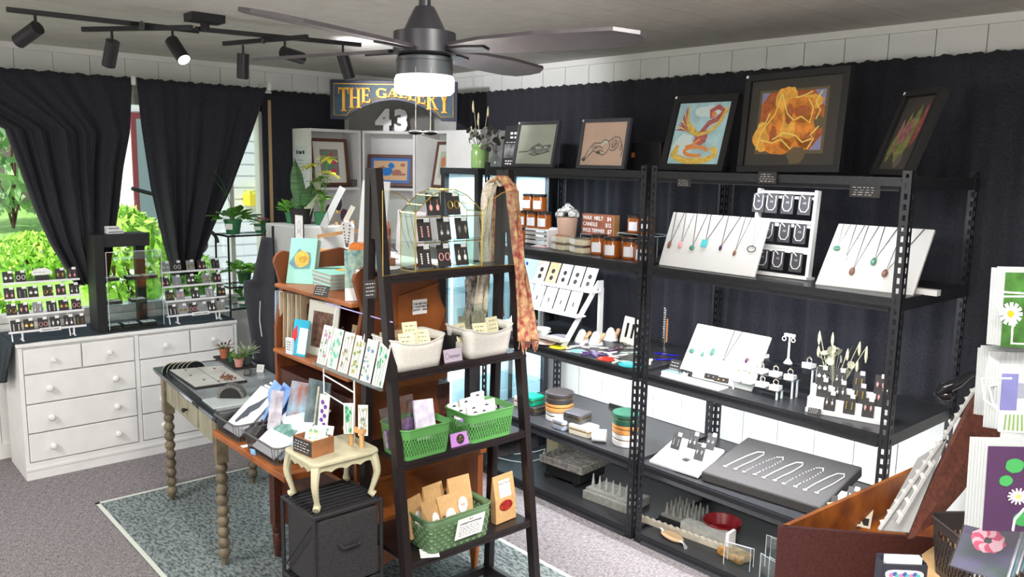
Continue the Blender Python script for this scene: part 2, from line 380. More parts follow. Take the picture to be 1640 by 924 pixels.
# rods and small white rod brackets
m = MB(); m.cyl((-3.022, -2.9, 2.27), (-3.022, -.42, 2.275), .007); tag(m.obj('curtain_rod', M_WHITE), 'thin white curtain rod above the window', 'curtain rod')
m = MB(); m.cyl((xa, .722, 2.27), (3.4, .722, 2.27), .006); tag(m.obj('curtain_rod', M_WHITE), 'thin curtain rod along the back wall', 'curtain rod')
for (u, v, lab) in ((213, 128, 'white rod bracket between the two gathered curtains'), (431, 138, 'white rod bracket right of the gathered curtains')):
    p = PX(u, v, -3.0); m = MB(); m.box(XL, -2.995, p.y-.012, p.y+.012, p.z-.03, p.z+.02); tag(m.obj('rod_bracket', M_WHITE), lab, 'bracket')
# ================================================================== rug
m = MB(); ra = PZ(152, 807, 0); rx0 = ra.x; ry0 = ra.y
rx1 = PZ(960, 924, 0).x+.35; ry1 = -.50
m.box(rx0, rx1, ry0, ry1, .0005, .004)
mr = bpy.data.materials.new('rug_weave'); mr.use_nodes = True; t = mr.node_tree; b = t.nodes['Principled BSDF']; b.inputs['Roughness'].default_value = .95
tc = t.nodes.new('ShaderNodeTexCoord'); mp = t.nodes.new('ShaderNodeMapping'); mp.inputs['Scale'].default_value = (1, 2.2, 1)
v = t.nodes.new('ShaderNodeTexNoise'); v.inputs['Scale'].default_value = 34; v.inputs['Detail'].default_value = 5; v.inputs['Roughness'].default_value = .7
t.links.new(tc.outputs['Object'], mp.inputs[0]); t.links.new(mp.outputs[0], v.inputs['Vector'])
r = t.nodes.new('ShaderNodeValToRGB'); r.color_ramp.elements[0].color = (.06, .085, .09, 1); r.color_ramp.elements[1].color = (.26, .30, .295, 1)
r.color_ramp.elements[0].position = .42; r.color_ramp.elements[1].position = .56; t.links.new(v.outputs['Fac'], r.inputs[0]); t.links.new(r.outputs[0], b.inputs[0])
t0 = thing('area_rug', 'blue grey mottled area rug with a pale border on the carpet', 'rug', (0, 0, 0))
m.obj('weave', mr, t0)
m = MB()
for a, b_, c, d in ((rx0, rx1, ry0, ry0+.022), (rx0, rx1, ry1-.022, ry1), (rx0, rx0+.022, ry0, ry1), (rx1-.022, rx1, ry0, ry1)): m.box(a, b_, c, d, .0005, .0046)
m.obj('border', mat('rug_border', (.62, .66, .60), .9), t0)
# ================================================================== ceiling lights, unseen fill lights added first
def fill_light(x, y, lab, e):  # unseen panels added to fill the room with light
    t = thing('added_fill_panel', lab, 'added fill light', (x, y, ZC))
    m = MB(); m.box(-.62, .62, -.17, .17, -.05, -.002); m.obj('frame', M_TRIM, t)
    m = MB(); m.box(-.58, .58, -.14, .14, -.056, -.051); m.obj('diffuser', mat('diffuser', (1, 1, 1), .5, emit=1.5), t)
    light('AREA', 'added_fill_lamp', (x, y, ZC-.062), e, (1, .965, .92), shape='RECTANGLE', size=1.1, size_y=.26)
fill_light(1.9, -3.6, 'added white flat fill light panel behind the viewer', FILL_E)
fill_light(-.9, -3.9, 'added white flat fill light panel over the open floor at left', FILL_E*.9)
fill_light(2.0, -1.95, 'added white flat fill light panel over the aisle before the steel shelves', FILL_E*.75)
t = thing('added_fill_spot', 'added black fill spot over the aisle, unseen, aimed at the floor before the steel shelves', 'added fill spot', (1.95, -.62, ZC))  # unseen spot added to brighten the aisle floor
m = MB(); m.cyl((0, 0, -.001), (0, 0, -.07), .008); m.obj('stem', M_BLACK, t); ad = (Vector((-.35, -.42, 0))-Vector((1.95, -.62, ZC-.08))).normalized(); m = MB(); m.cyl(Vector((0, 0, -.08))-ad*.03, Vector((0, 0, -.08))+ad*.09, .032, n=20); m.obj('spot_head', M_BLACK, t, smooth=True)
light('SPOT', 'spot_lamp', tuple(Vector((1.95, -.62, ZC-.08))+ad*.11), 330, (1, .95, .93), aim=tuple(Vector((1.95, -.62, ZC-.08))+ad*3), spot_size=R(40), spot_blend=.7, shadow_soft_size=.05)  # beam of the added fill spot
# ------------------------------------------------------------------ fan
FC = Vector((.809, -1.845, 2.091)); FR = .545
t = thing('ceiling_fan', 'black four blade ceiling fan with a glowing drum lamp', 'ceiling fan', (FC.x, FC.y, ZC))
dz = FC.z-ZC
M_FAN = mat('fan_black', (.018, .018, .022), .4)
M_BLADE = mat('fan_blade', (.032, .027, .030), .45, noise=.15, nscale=30)
m = MB(); m.cyl((0, 0, 0), (0, 0, dz+.07), .014); m.obj('downrod', M_FAN, t, smooth=True)
m = MB(); m.lathe([(.055, -.002), (.055, -.02), (.03, -.04), (.018, -.05)], n=24); m.obj('canopy', M_FAN, t, smooth=True)
m = MB(); m.lathe([(.022, dz+.095), (.028, dz+.085), (.05, dz+.04), (.073, dz+.036), (.074, dz-.012), (.055, dz-.02), (.055, dz-.028), (.068, dz-.03)], n=36); m.obj('motor_housing', M_FAN, t, smooth=True)
m = MB(); m.lathe([(.064, dz-.020), (.066, dz-.022), (.067, dz-.062), (.03, dz-.063)], n=36); m.obj('lamp_collar', mat('fan_collar', (.045, .05, .055), .4), t, smooth=True)
m = MB(); m.lathe([(.067, dz-.063), (.0705, dz-.070), (.0705, dz-.096), (.063, dz-.104), (.0, dz-.107)], n=40); m.obj('lamp_shade', mat('lamp_glow', (1, 1, 1), .4, emit=9, ecol=(1, .97, .94)), t, smooth=True)
for k, ad in enumerate((289, 199, 109, 19)):
    a = R(ad); Mx = Matrix.Rotation(a, 4, 'Z') @ Matrix.Rotation(R(-9), 4, 'X')
    m = MB(); prof = [(.085, .030), (.18, .052), (.32, .060), (.46, .058), (.52, .046), (FR, .012), (FR, -.02), (.50, -.055), (.32, -.062), (.18, -.052), (.085, -.028)]
    m.prism(prof, -.004, .004, 'z', T=Matrix.Translation((0, 0, dz)) @ Mx); bl = m.obj('blade', M_BLADE, t)
    m = MB(); m.prism([(.05, .016), (.12, .022), (.17, .014), (.17, -.014), (.12, -.022), (.05, -.016)], -.009, -.004, 'z', T=Matrix.Translation((0, 0, dz)) @ Mx); m.obj('blade_arm', M_FAN, t)
for (ox, oy, L) in ((.068, -.031, .25), (.0485, -.059, .245)):
    m = MB(); z0 = dz-.05
    for k in range(31): m.ball((ox, oy, z0-k*.0046), .0009, n=6)
    m.tube([(ox, oy, z0), (ox, oy, z0-.14)], .0003, n=4)
    ch = m.obj('pull_chain', mat('chain', (.30, .28, .25), .5, metal=.3), t)
    m = MB(); m.lathe([(.001, .005), (.013, .004), (.018, 0), (.013, -.004), (.001, -.006)], (ox, oy, z0-.146), n=16); m.obj('chain_fob', mat('fob_black', (.008, .008, .008), .9, spec=.1), t, smooth=True)
light('POINT', 'fan_lamp', (FC.x, FC.y, FC.z-.16), 26, (1, .95, .88), shadow_soft_size=.07)
# ------------------------------------------------------------------ track light
TZ = 2.40
t = thing('track_light', 'black crossed-arm track light with six cylinder spot heads on the ceiling', 'track light', (-1.1, -1.6, ZC))
O = Vector((-1.1, -1.6, ZC))
def tp(u, v, z): return PZ(u, v, z)-O
m = MB(); c = tp(328, 38, TZ+.02); m.box(c.x-.05, c.x+.05, c.y-.075, c.y+.075, -.035, -.001); m.obj('ceiling_mount', M_FAN, t)
arms = [((10, 15), (318, 50)), ((132, 47), (308, 44)), ((312, 46), (578, 72)), ((358, 70), (492, 59))]
for (a, b) in arms:
    m = MB(); zq = TZ-.0 if a[0] in (10, 312) else TZ-.025; p = tp(*a, zq); q = tp(*b, zq); d = (q-p).normalized(); n = d.cross(Vector((0, 0, 1)))*.008
    m.add([p+n+Vector((0, 0, .01)), p-n+Vector((0, 0, .01)), p-n-Vector((0, 0, .01)), p+n-Vector((0, 0, .01)), q+n+Vector((0, 0, .01)), q-n+Vector((0, 0, .01)), q-n-Vector((0, 0, .01)), q+n-Vector((0, 0, .01))],
          [(0, 1, 2, 3), (7, 6, 5, 4), (0, 4, 5, 1), (1, 5, 6, 2), (2, 6, 7, 3), (3, 7, 4, 0)]); m.obj('arm', M_FAN, t)
m = MB(); m.cyl(tp(227, 38, TZ), tp(227, 44, TZ-.03), .012); m.cyl(tp(422, 60, TZ), tp(422, 66, TZ-.03), .012); m.cyl(c+Vector((0, 0, .02)), c-Vector((0, 0, .03)), .02); m.obj('pivot', M_FAN, t)
heads = [((56, 24), (55, 42), (22, 72), False), ((179, 50), (179, 64), (175, 98), False), ((276, 48), (277, 62), (295, 96), True), ((389, 72), (389, 82), (389, 110), False), ((456, 66), (458, 78), (486, 94), False), ((549, 72), (549, 84), (556, 112), False)]
for k, (a, b, c2, on) in enumerate(heads):
    A = tp(*a, TZ-.01); B = A-Vector((0, 0, .055))
    Bp = B; tgt = PD(c2[0], c2[1], (B+O-CAM).dot(_F)+(.05, .04, -.03, .02, .10, .03)[k])-O
    d = (tgt-B).normalized(); L = .11
    m = MB(); m.cyl(A, B, .006, n=8); m.obj('stem', M_FAN, t)
    m = MB(); m.cyl(B-d*.012, B+d*L, .030, n=24); h = m.obj('spot_head', M_FAN, t, smooth=True)
    m = MB(); m.cyl(B+d*(L+.0005), B+d*(L+.002), .026, n=24); m.obj('bulb_face', mat('spot_on', (1, 1, 1), .4, emit=14, ecol=(.97, .93, 1)) if on else mat('spot_off', (.5, .5, .5), .4), h)
    light('SPOT', 'spot_lamp', tuple(B+O+d*(L+.02)), (20, 20, 60, 20, 60, 60)[k], (.97, .96, 1), aim=tuple(B+O+d*2), spot_size=R(75), spot_blend=.6, shadow_soft_size=.03)
# ================================================================== steel shelving
SW, SD, SH = 1.178, .623, 1.83
ZT, Z4, Z3, Z2, Z1 = 1.803, 1.366, .849, .403, .045
def flange(m, axis, a0, a1, c, th, z0, z1):
    """perforated strip; axis 'x': spans a0..a1 in x at y=c"""
    w_ = a1-a0; h0, h1 = a0+w_*.36, a0+w_*.66
    def bx(p, q, r, s):
        if axis == 'x': m.box(p, q, c, c+th, r, s)
        else: m.box(c, c+th, p, q, r, s)
    bx(a0, h0, z0, z1); bx(h1, a1, z0, z1); z = z0
    while z < z1-.02:
        bx(h0, h1, z, min(z+.017, z1)); z += .038
    bx(h0, h1, z1-.012, z1)
def steel_unit(xo, label):
    t = thing('steel_shelf_unit', label, 'shelving unit', (xo, 0, 0), group=None)
    for (px, py, sx, sy) in ((0, 0, 1, 1), (SW, 0, -1, 1), (0, SD, 1, -1), (SW, SD, -1, -1)):
        m = MB(); xs = sorted((px, px+sx*.036)); ys = sorted((py, py+sy*.036)); th = .002
        flange(m, 'x', xs[0], xs[1], py if sy > 0 else py-th, th, .0, SH)
        flange(m, 'y', ys[0], ys[1], px if sx > 0 else px-th, th, .0, SH)
        p = m.obj('post', M_STEEL, t)
        m = MB(); m.box(xs[0]-.004, xs[1]+.002, ys[0]-.004, ys[1]+.002, 0, .012); m.obj('foot', M_BLACK, p)
    for k, z in enumerate((ZT, Z4, Z3, Z2, Z1)):
        m = MB()
        for (y0, y1, s) in ((.003, .009, 1), (SD-.009, SD-.003, -1)):
            m.box(.008, SW-.008, y0, y1, z-.045, z+.002)
            a = (y0-.003, y0+.012) if s > 0 else (y1-.012, y1+.003)
            m.box(.038, SW-.038, a[0]-.002 if s > 0 else a[0], a[1] if s > 0 else a[1]+.002, z-.012, z-.004); m.box(.038, SW-.038, a[0]-.002 if s > 0 else a[0], a[1] if s > 0 else a[1]+.002, z-.047, z-.040)
        m.add([(x, y, q) for x in (.038, SW-.038) for y, q in ((.002, z-.030), (-.009, z-.043), (-.009, z-.047), (.002, z-.047))], [(3, 2, 1, 0), (4, 5, 6, 7)]+[(i, (i+1) % 4, 4+(i+1) % 4, 4+i) for i in range(4)])
        for (x0, x1) in ((.003, .009), (SW-.009, SW-.003)): m.box(x0, x1, .009, SD-.009, z-.045, z+.002)
        m.obj('beam', M_STEEL, t)
        m = MB(); m.box(.011, SW-.011, .011, SD-.011, z-.012, z); m.obj('deck', M_DECK, t)
        nm = ('top', 'mid', 'low', 'base', None)[k]
        if nm:
            yb = .045
            m = MB(); m.box(.10, SW-.10, yb-.012, yb+.012, z-.030, z-.0125); b = m.obj('led_bar', M_WHITE, t)
            m = MB(); m.box(.11, SW-.11, yb-.008, yb+.008, z-.0322, z-.0305); m.obj('led_diffuser', mat('led_glow', (1, 1, 1), .4, emit=3, ecol=(.95, .97, 1)), b)
            light('AREA', 'led_lamp', (xo+SW/2, yb+.02, z-.036), LED_E[nm], (.94, .965, 1), rot=(R(28), 0, 0), shape='RECTANGLE', size=SW-.24, size_y=.02)
    return t
XRU = 0.0; XLU = -.024-SW
steel_unit(XLU, 'black slotted steel shelving unit at left, beside the glass display cabinet')
steel_unit(XRU, 'black slotted steel shelving unit at right, with the large framed pictures on top')
# ================================================================== lit glass corner cabinet
gx0, gx1, gy0, gy1, gz = -1.62, -1.262, .0, .60, 1.757
t = thing('glass_display_cabinet', 'black framed glass display cabinet glowing bluish white, left of the steel shelves', 'display cabinet', (gx0, gy0, 0))
W_, D_ = gx1-gx0, gy1-gy0
for (x, y) in ((0, 0), (W_-.035, 0), (0, D_-.035), (W_-.035, D_-.035)):
    m = MB(); m.box(x, x+.035, y, y+.035, 0, gz); m.obj('post', M_STEEL, t)
m = MB(); m.box(-.004, W_+.004, -.004, D_+.004, gz, gz+.035); m.obj('top', M_STEEL, t)
m = MB(); m.box(0.036, W_-.036, .0, D_, .08, .16); m.obj('base', M_STEEL, t)
for z in (.45, .74, 1.05, 1.36): m = MB(); m.box(.01, W_-.01, .01, D_-.01, z, z+.006); m.obj('glass_shelf', M_GLASSD, t)
m = MB(); m.box(W_-.012, W_-.008, .036, D_-.036, .16, gz); m.box(.036, W_-.036, .006, .010, .16, gz); m.obj('glass_pane', M_GLASS, t)
m = MB(); m.box(.036, W_-.036, D_-.02, D_-.012, .16, gz); m.box(.006, .012, .036, D_-.036, .16, gz); m.obj('back_panel', mat('pale_blue_back', (.62, .74, .82), .35), t)
for (x, y) in ((W_-.06, .05), (.05, .05)): m = MB(); m.box(x-.006, x+.006, y-.004, y+.004, .2, gz-.03); m.obj('led_strip', mat('led_cool', (1, 1, 1), .4, emit=5, ecol=(.85, .93, 1)), t)
light('AREA', 'cabinet_lamp', (gx0+W_/2, gy0+D_/2, gz-.02), 9, (.80, .90, 1), shape='RECTANGLE', size=.25, size_y=.4)
light('AREA', 'cabinet_lamp', (gx0+W_/2, gy0+D_/2-.1, .72), 5, (.80, .90, 1), shape='RECTANGLE', size=.2, size_y=.3)
# ================================================================== white bookcases
BZ = 2.04
def bookcase(loc, rz, w, d, label, shelves=(.0, .40, .78, 1.16, 1.55), door=False):
    t = thing('white_bookcase', label, 'bookcase', loc, rz)      # local: front faces -y, x 0..w, y 0..d
    m = MB(); m.box(0, .018, 0, d, 0, BZ-.02); m.box(w-.018, w, 0, d, 0, BZ-.02); m.obj('side_panel', M_WHITE, t)
    m = MB(); m.box(0, w, 0, d, BZ-.02, BZ); m.obj('top', M_WHITE, t)
    m = MB(); m.box(.018, w-.018, d-.008, d-.002, 0, BZ-.02); m.obj('back', M_WHITE, t)
    for z in shelves: m = MB(); m.box(.018, w-.018, .005, d-.008, z+.06, z+.078); m.obj('shelf', M_WHITE, t)
    if door: m = MB(); m.box(.002, w-.002, -.02, -.001, .06, BZ-.004); m.obj('door', M_WHITE, t)
    return t
# leftmost faces +x, next stands across the corner, then two along the back wall
bookcase((-2.87, -.218, 0), R(90), .416, .25, 'leftmost white bookcase against the window wall, holding the tulip picture')
bookcase((-2.865, .205, 0), atan2(.275, .285), .392, .2, 'white bookcase standing across the room corner, holding the blue bird picture')
bookcase((-2.555, .462, 0), 0, .388, .205, 'white bookcase right of the corner one, holding the orange flower picture')
bookcase((-2.16, .462, 0), 0, .38, .205, 'rightmost white bookcase with a plain door, partly behind the green vase', door=True)
# ================================================================== dresser
dx0, dx1, dy0, dy1, dz_ = -3.07, -2.66, -2.11, -.868, .785
t = thing('white_dresser', 'long white painted dresser with four small drawers above six wide ones', 'dresser', (dx1, dy0, 0))
L = dy1-dy0; D_ = dx1-dx0
m = MB(); m.box(-D_, -.018, 0, L, 0, dz_-.022); m.box(-.018, 0, 0, .02, .10, dz_-.022); m.box(-.018, 0, L-.02, L, .10, dz_-.022); m.box(-.018, 0, L/2-.012, L/2+.012, .10, dz_-.022); m.obj('body', M_WHITE, t)
m = MB(); m.box(-D_, .004, -.006, L+.006, dz_-.02, dz_); m.obj('top', M_WHITE, t, bevel=.004)
m = MB(); m.box(-.018, .002, 0, L, 0, .055); m.box(-.018, .006, 0, L, .055, .07); m.box(-.018, .002, 0, L, .07, .10); m.obj('plinth', M_WHITE, t)
rows = [(.105, .265), (.272, .435), (.442, .605)]
def knob(par, y, z, r): m = MB(); m.lathe([(.35*r, 0), (.4*r, .5*r), (r, 1.0*r), (1.05*r, 1.5*r), (.8*r, 2.0*r), (.01, 2.15*r)], n=16, T=Matrix.Translation((.008, y, z)) @ Matrix.Rotation(R(90), 4, 'Y')); m.obj('knob', M_WHITE, par, smooth=True)
for (z0, z1) in rows:
    for h in (0, 1):
        a = .024 if h == 0 else L/2+.016; b = L/2-.016 if h == 0 else L-.024
        m = MB(); m.box(-.016, .006, a, b, z0, z1); d = m.obj('drawer', M_WHITE, t, bevel=.003)
        for s in (.2, .8): knob(d, a+(b-a)*s, (z0+z1)/2, .018)
qs = [.024, L*.25+.004, L*.5-.014, None]
for k in range(4):
    a = (.024, L*.26, L/2+.016, L*.76)[k]; b = (L*.26-.008, L/2-.016, L*.76-.008, L-.024)[k]
    m = MB(); m.box(-.016, .006, a, b, .614, .752); d = m.obj('drawer', M_WHITE, t, bevel=.003); knob(d, (a+b)/2, .683, .014)
# dark cloth over the top, hanging down the left side
M_CLOTH = mat('dark_teal_cloth', (.018, .03, .036), .8, noise=.3, nscale=80)
m = MB()
def fn(u, v):
    y = -.012+(L+.01)*u if u > 0 else -.012; xx = -D_+(D_-.02+.006*sin(u*40))*v; return (xx, y, dz_+.004+.001*sin(u*30+v*5))
m.grid(fn, 30, 6)
def fn2(u, v): xx = -D_+(D_-.03)*u; dr = .30 if True else 0; return (xx-.05*v*u, -.014-.03*v*abs(sin(u*7+1))-.02*v, dz_+.004-(dr*v)*(1.0-.25*u))
m.grid(fn2, 20, 8)
tag(m.obj('dresser_cloth', M_CLOTH, solid=.003, smooth=True), 'dark cloth spread on the white dresser and hanging over its left side', 'cloth')
bpy.data.objects['dresser_cloth'].location = (dx1, dy0, 0)
# ================================================================== turned leg table
tx0, tx1, ty0, ty1, tz = -2.03, -.98, -1.635, -1.12, .71
t = thing('turned_leg_table', 'old cream painted table with turned bobbin legs and a black top', 'table', (-2.03, -1.60, 0), rz=R(-4.5))
TP0 = Vector((-2.03, -1.635, 0)); t_tab = t
M_CREAM = mat('old_cream_paint', (.38, .37, .27), .6, col2=(.24, .21, .14), nscale=14, stretch=(2, 2, .4))
M_CREAM2 = mat('cream_paint', (.50, .47, .32), .5, noise=.06, nscale=30)
m = MB(); m.box(tx0, tx1, ty0, ty1, tz-.018, tz); m.box(tx0+.006, tx1-.006, ty0+.006, ty1-.006, tz-.03, tz-.018); m.obj('tabletop', mat('black_worn_top', (.02, .025, .028), .2), t, bevel=.004)
m = MB(); m.box(tx0+.035, tx1-.03, ty0+.04, ty1-.03, tz, tz+.0004); m.obj('reflection_panel', mat('window_reflection_tone', (.26, .29, .30), .16, noise=.25, nscale=9), t)  # pale window reflection on the black top, put into the colour
lx = (-1.885, -1.02); ly = (-1.600, -1.16)
m = MB()
m.box(lx[0], lx[1], ly[0]-.012, ly[0]+.012, tz-.15, tz-.03); m.box(lx[0], lx[1], ly[1]-.012, ly[1]+.012, tz-.15, tz-.03)
m.box(lx[0]-.012, lx[0]+.012, ly[0], ly[1], tz-.15, tz-.03); m.box(lx[1]-.012, lx[1]+.012, ly[0], ly[1], tz-.15, tz-.03); m.obj('apron', M_CREAM, t)
m = MB(); m.box(lx[0]+.25, lx[1]-.28, ly[0]-.017, ly[0]-.0125, tz-.135, tz-.045); d = m.obj('drawer', M_CREAM, t)
m = MB(); m.cyl((-1.46, ly[0]-.018, tz-.09), (-1.46, ly[0]-.03, tz-.09), .005); m.ball((-1.46, ly[0]-.036, tz-.09), .011); m.obj('knob', M_BLACK, d, smooth=True)
for x in lx:
    for y in ly:
        m = MB(); m.box(x-.026, x+.026, y-.026, y+.026, tz-.22, tz-.0305)
        prof = []; z = tz-.22; n = 9
        for k in range(n*8+1):
            q = k/(n*8); rr_ = .016+.011*abs(sin(q*n*pi)); prof.append((rr_, z-q*(z-.035)))
        prof += [(.018, .034), (.012, .025), (.010, .005)]
        m.lathe(prof[::-1], (x, y, 0), n=16); m.obj('leg', mat('worn_turned_leg', (.22, .18, .115), .5, col2=(.11, .085, .055), nscale=20), t, smooth=True)
for c in t.children:
    for q in [c]: q.matrix_parent_inverse = Matrix.Translation((2.03, 1.635, 0))
# ================================================================== secretary desk with hutch
hx0, hx1 = -.955, -.255
t = thing('wooden_desk_with_hutch', 'reddish wooden desk with scalloped side panels, shelves and a pulled-out board', 'desk', (0, 0, 0))
m = MB(); m.box(-.965, -.285, -1.70, -1.40, .635, .662); m.obj('pull_out_board', M_WOODO, t, bevel=.004)
# lower case
m = MB(); m.box(hx0+.02, hx1-.03, -1.41, -.80, .18, .555); m.obj('case', M_WOODSH, t)
ap = [(-1.43, .56), (-.765, .56), (-.765, .16)]
n = 24
for k in range(n+1):
    q = k/n; ap.append((-.80-.60*q, .165+.035*(1-abs(2*q-1))+.014*sin(q*6*pi)))
m = MB(); m.prism(ap, hx1-.029, hx1-.003, 'x'); m.obj('side_panel', M_WOODO, t)
m = MB(); m.box(hx0-.01, hx1+.012, -1.44, -.755, .555, .575); m.obj('case_moulding', M_WOODO, t, bevel=.004)
for (x, y) in ((-.94, -1.425), (-.94, -.785), (-.285, -.785)):
    m = MB(); m.box(x-.026, x+.026, y-.022, y+.022, .16, .554); m.obj('leg_block', M_WOODSH if x < -.5 else M_WOODO, t)  # legs on the shaded side take the darkened copy of the wood
    m = MB(); m.lathe([(.008, .005), (.014, .01), (.018, .05), (.024, .11), (.018, .125), (.024, .135), (.022, .16)], (x, y, 0), n=14); m.obj('leg', M_WOODO if x > -.5 else M_WOODSH, t, smooth=True)
# middle part up to .95, then hutch ends
m = MB(); m.box(hx0+.02, hx1-.02, -1.40, -.94, .576, .90); m.obj('middle_case', M_WOODSH, t)
def hutch_poly(yf, yb, z0, z1):
    P = [(yf, z0), (yb+.05, z0)]
    for k in range(33):
        q = k/32; z = z0+.04+(z1-.05-z0-.04)*q; P.append((yb+.045*(.5-.5*cos(q*2*pi*1.5+pi))-.02, z))
    P += [(yb-.02, z1-.02), (yb-.08, z1), (yb-.18, z1-.015), (yf+.16, z1-.03)]
    for k in range(9): a = pi/2+pi/2*k/8; P.append((yf+.05+.05*cos(a), z1-.05+.05*sin(a)))
    P += [(yf+.02, z1-.12), (yf+.035, z1-.17), (yf+.02, z1-.24), (yf+.0, z1-.34)]
    return P
for x in (hx0, hx1-.022):
    m = MB(); m.prism(hutch_poly(-1.41, -1.0, .576, 1.425), x, x+.022, 'x'); m.obj('scalloped_end', mat('russet_wood', (.24, .072, .022), .4, col2=(.15, .042, .013), nscale=7, stretch=(1, 1, .3)), t)
m = MB(); ep = [PX(u, v, hx1+.004) for u, v in ((704, 443), (698, 459), (705, 480), (713, 496), (709, 511), (703, 527), (708, 552), (716, 580))]; m.prism([(-1.22, .93), (-1.22, 1.30)]+[(p.y, min(p.z, 1.34)) for p in ep]+[(-.975, .93)], hx1, hx1+.008, 'x'); m.obj('end_board', M_WOODO, t)
for (z, y0_, y1_) in ((1.285, -1.415, -1.02), (.995, -1.43, -1.02)):
    m = MB(); m.box(hx0+.023, hx1-.023, y0_, y1_, z-.018, z); m.obj('shelf', M_WOODO, t, bevel=.005)
m = MB(); m.box(hx0+.023, hx1-.023, -1.19, -1.17, .90, 1.28); m.obj('divider_back', M_WOODSH, t)
m = MB()
p = PX(672, 491, hx1+.009)
m = MB(); m.box(0, .001, -.035, .035, -.03, .03); s = m.obj('price_note', M_PAPER, None); tag(s, 'small white handwritten note taped on the orange wooden panel', 'note'); s.location = (p.x+.001, p.y, p.z)
text('THE BEFORE\nAT HANDMADE\nSHOW - $8ea', .012, M_BLACK, s, (.0022, 0, 0), (R(90), 0, R(90)), ext=.0002, bold=.0003)
# ================================================================== ladder shelf
t = thing('ladder_shelf', 'black wooden ladder shelf with four tiers, A-shaped sides', 'ladder shelf', (0, 0, 0))
yl_, yr_ = -1.42, -.80
def bar(m, p, q, w_, d_, up=(0, 1, 0)):
    p = Vector(p); q = Vector(q); t_ = (q-p).normalized(); u_ = Vector(up); s_ = t_.cross(u_).normalized(); u_ = s_.cross(t_)
    vs = []
    for c in (p, q):
        for a, b in ((-1, -1), (1, -1), (1, 1), (-1, 1)): vs.append(c+s_*a*w_/2+u_*b*d_/2)
    m.add(vs, [(3, 2, 1, 0), (4, 5, 6, 7), (0, 1, 5, 4), (1, 2, 6, 5), (2, 3, 7, 6), (3, 0, 4, 7)])
TIER = [(1.425, -.028, -.145), (1.075, .016, -.175), (.752, .055, -.205), (.383, .102, -.24)]
for y in (yl_, yr_):
    m = MB(); bar(m, (-.085, y, 1.80), (.149, y, .006), .038, .030); m.obj('front_leg', M_ESP, t)
    m = MB(); bar(m, (-.118, y, 1.80), (-.165 if y > -1 else -.2, y, .006), .034, .030); m.obj('rear_leg', M_ESP, t)
    m = MB(); bar(m, (-.19, y, .05), (.16, y, .05), .022, .04, (0, 0, 1)); bar(m, (-.10, y, 1.795), (-.101, y, 1.55), .05, .02); m.obj('side_rail', M_ESP, t)
for (z, xf, xb) in TIER:
    m = MB(); m.box(xb, xf+.014, yl_+.017, yr_-.017, z-.018, z); m.obj('tier', M_ESP, t)
    m = MB(); m.box(xf-.012, xf+.016, yl_-.018, yr_+.018, z-.030, z-.0185); m.obj('tier_rail', M_ESP, t)
m = MB(); m.box(-.19, -.165, yl_, yr_, .03, .065); m.obj('base_rail', M_ESP, t)
# ================================================================== wire cube and stool
cx0, cx1, cy0, cy1, cz = -.255, -.015, -1.722, -1.450, .595
t = thing('storage_cube_frame', 'black metal slatted storage cube standing under the cream stool', 'storage cube', (0, 0, 0))
for (x, y) in ((cx0, cy0), (cx1, cy0), (cx0, cy1), (cx1, cy1)): m = MB(); m.cyl((x, y, .005), (x, y, cz), .008, n=8); m.obj('upright', M_BLK2, t)
for z in (.03, .30, cz):
    m = MB(); m.tube([(cx0, cy0, z), (cx1, cy0, z), (cx1, cy1, z), (cx0, cy1, z)], .009, closed=True)
    for k in range(1, 9): x = cx0+(cx1-cx0)*k/9; m.cyl((x, cy0, z), (x, cy1, z), .006, n=6)
    m.obj('slatted_rack', M_BLK2, t)
m = MB(); m.cyl((cx0, cy0-.004, .32), (cx1, cy0-.004, .58), .003, n=6); m.obj('diagonal_brace', M_BLK2, t)
M_FAB = mat('charcoal_fabric', (.026, .026, .028), .9, noise=.35, nscale=180)
for (z0, lab) in ((.315, 'charcoal fabric bin in the upper bay of the black cube rack'), (.045, 'charcoal fabric bin in the lower bay of the black cube rack')):
    b = thing('fabric_bin', lab, 'fabric bin', ((cx0+cx1)/2, (cy0+cy1)/2, z0)); hx, hy = (cx1-cx0)/2-.008, (cy1-cy0)/2-.014; hh = .262 if z0 > .2 else .24
    m = MB(); m.box(-hx, hx+.012, -hy, hy, 0, hh); m.obj('box', M_FAB, b, bevel=.006)
    m = MB(); m.tube([(hx+.0125, -.045, hh*.62), (hx+.024, -.03, hh*.56), (hx+.024, .03, hh*.56), (hx+.0125, .045, hh*.62)], .007); m.obj('handle', M_BLK2, b, smooth=True)
def cabriole(x, y, sx, sy, h):
    m = MB(); pts = []; rad = []
    for k in range(13):
        q = k/12; off = .013*sin(q*pi*.95)-.010*sin((q-.45)*pi)*(q > .45); fo = .014 if q > .93 else 0
        pts.append((x+sx*(off+fo), y+sy*(off+fo), h*(1-q)+.006*(1-q) if k < 12 else .004)); rad.append((.018-.010*q) if q < .9 else .0135)
    m.tube(pts, rad, n=8); return m
sxc = (-.175-.03, -1.60)
t = thing('cabriole_stool', 'small cream painted stool with curved cabriole legs and scalloped apron', 'stool', (-.145, -1.578, cz+.0095))
SWx, SWy, shh = .118, .138, .165
m = MB(); c_ = .03; m.prism([(-SWx+c_, -SWy), (SWx-c_, -SWy), (SWx-.008, -SWy+.008), (SWx, -SWy+c_), (SWx, SWy-c_), (SWx-.008, SWy-.008), (SWx-c_, SWy), (-SWx+c_, SWy), (-SWx+.008, SWy-.008), (-SWx, SWy-c_), (-SWx, -SWy+c_), (-SWx+.008, -SWy+.008)], shh, shh+.014, 'z'); m.obj('seat', M_CREAM2, t, bevel=.004)
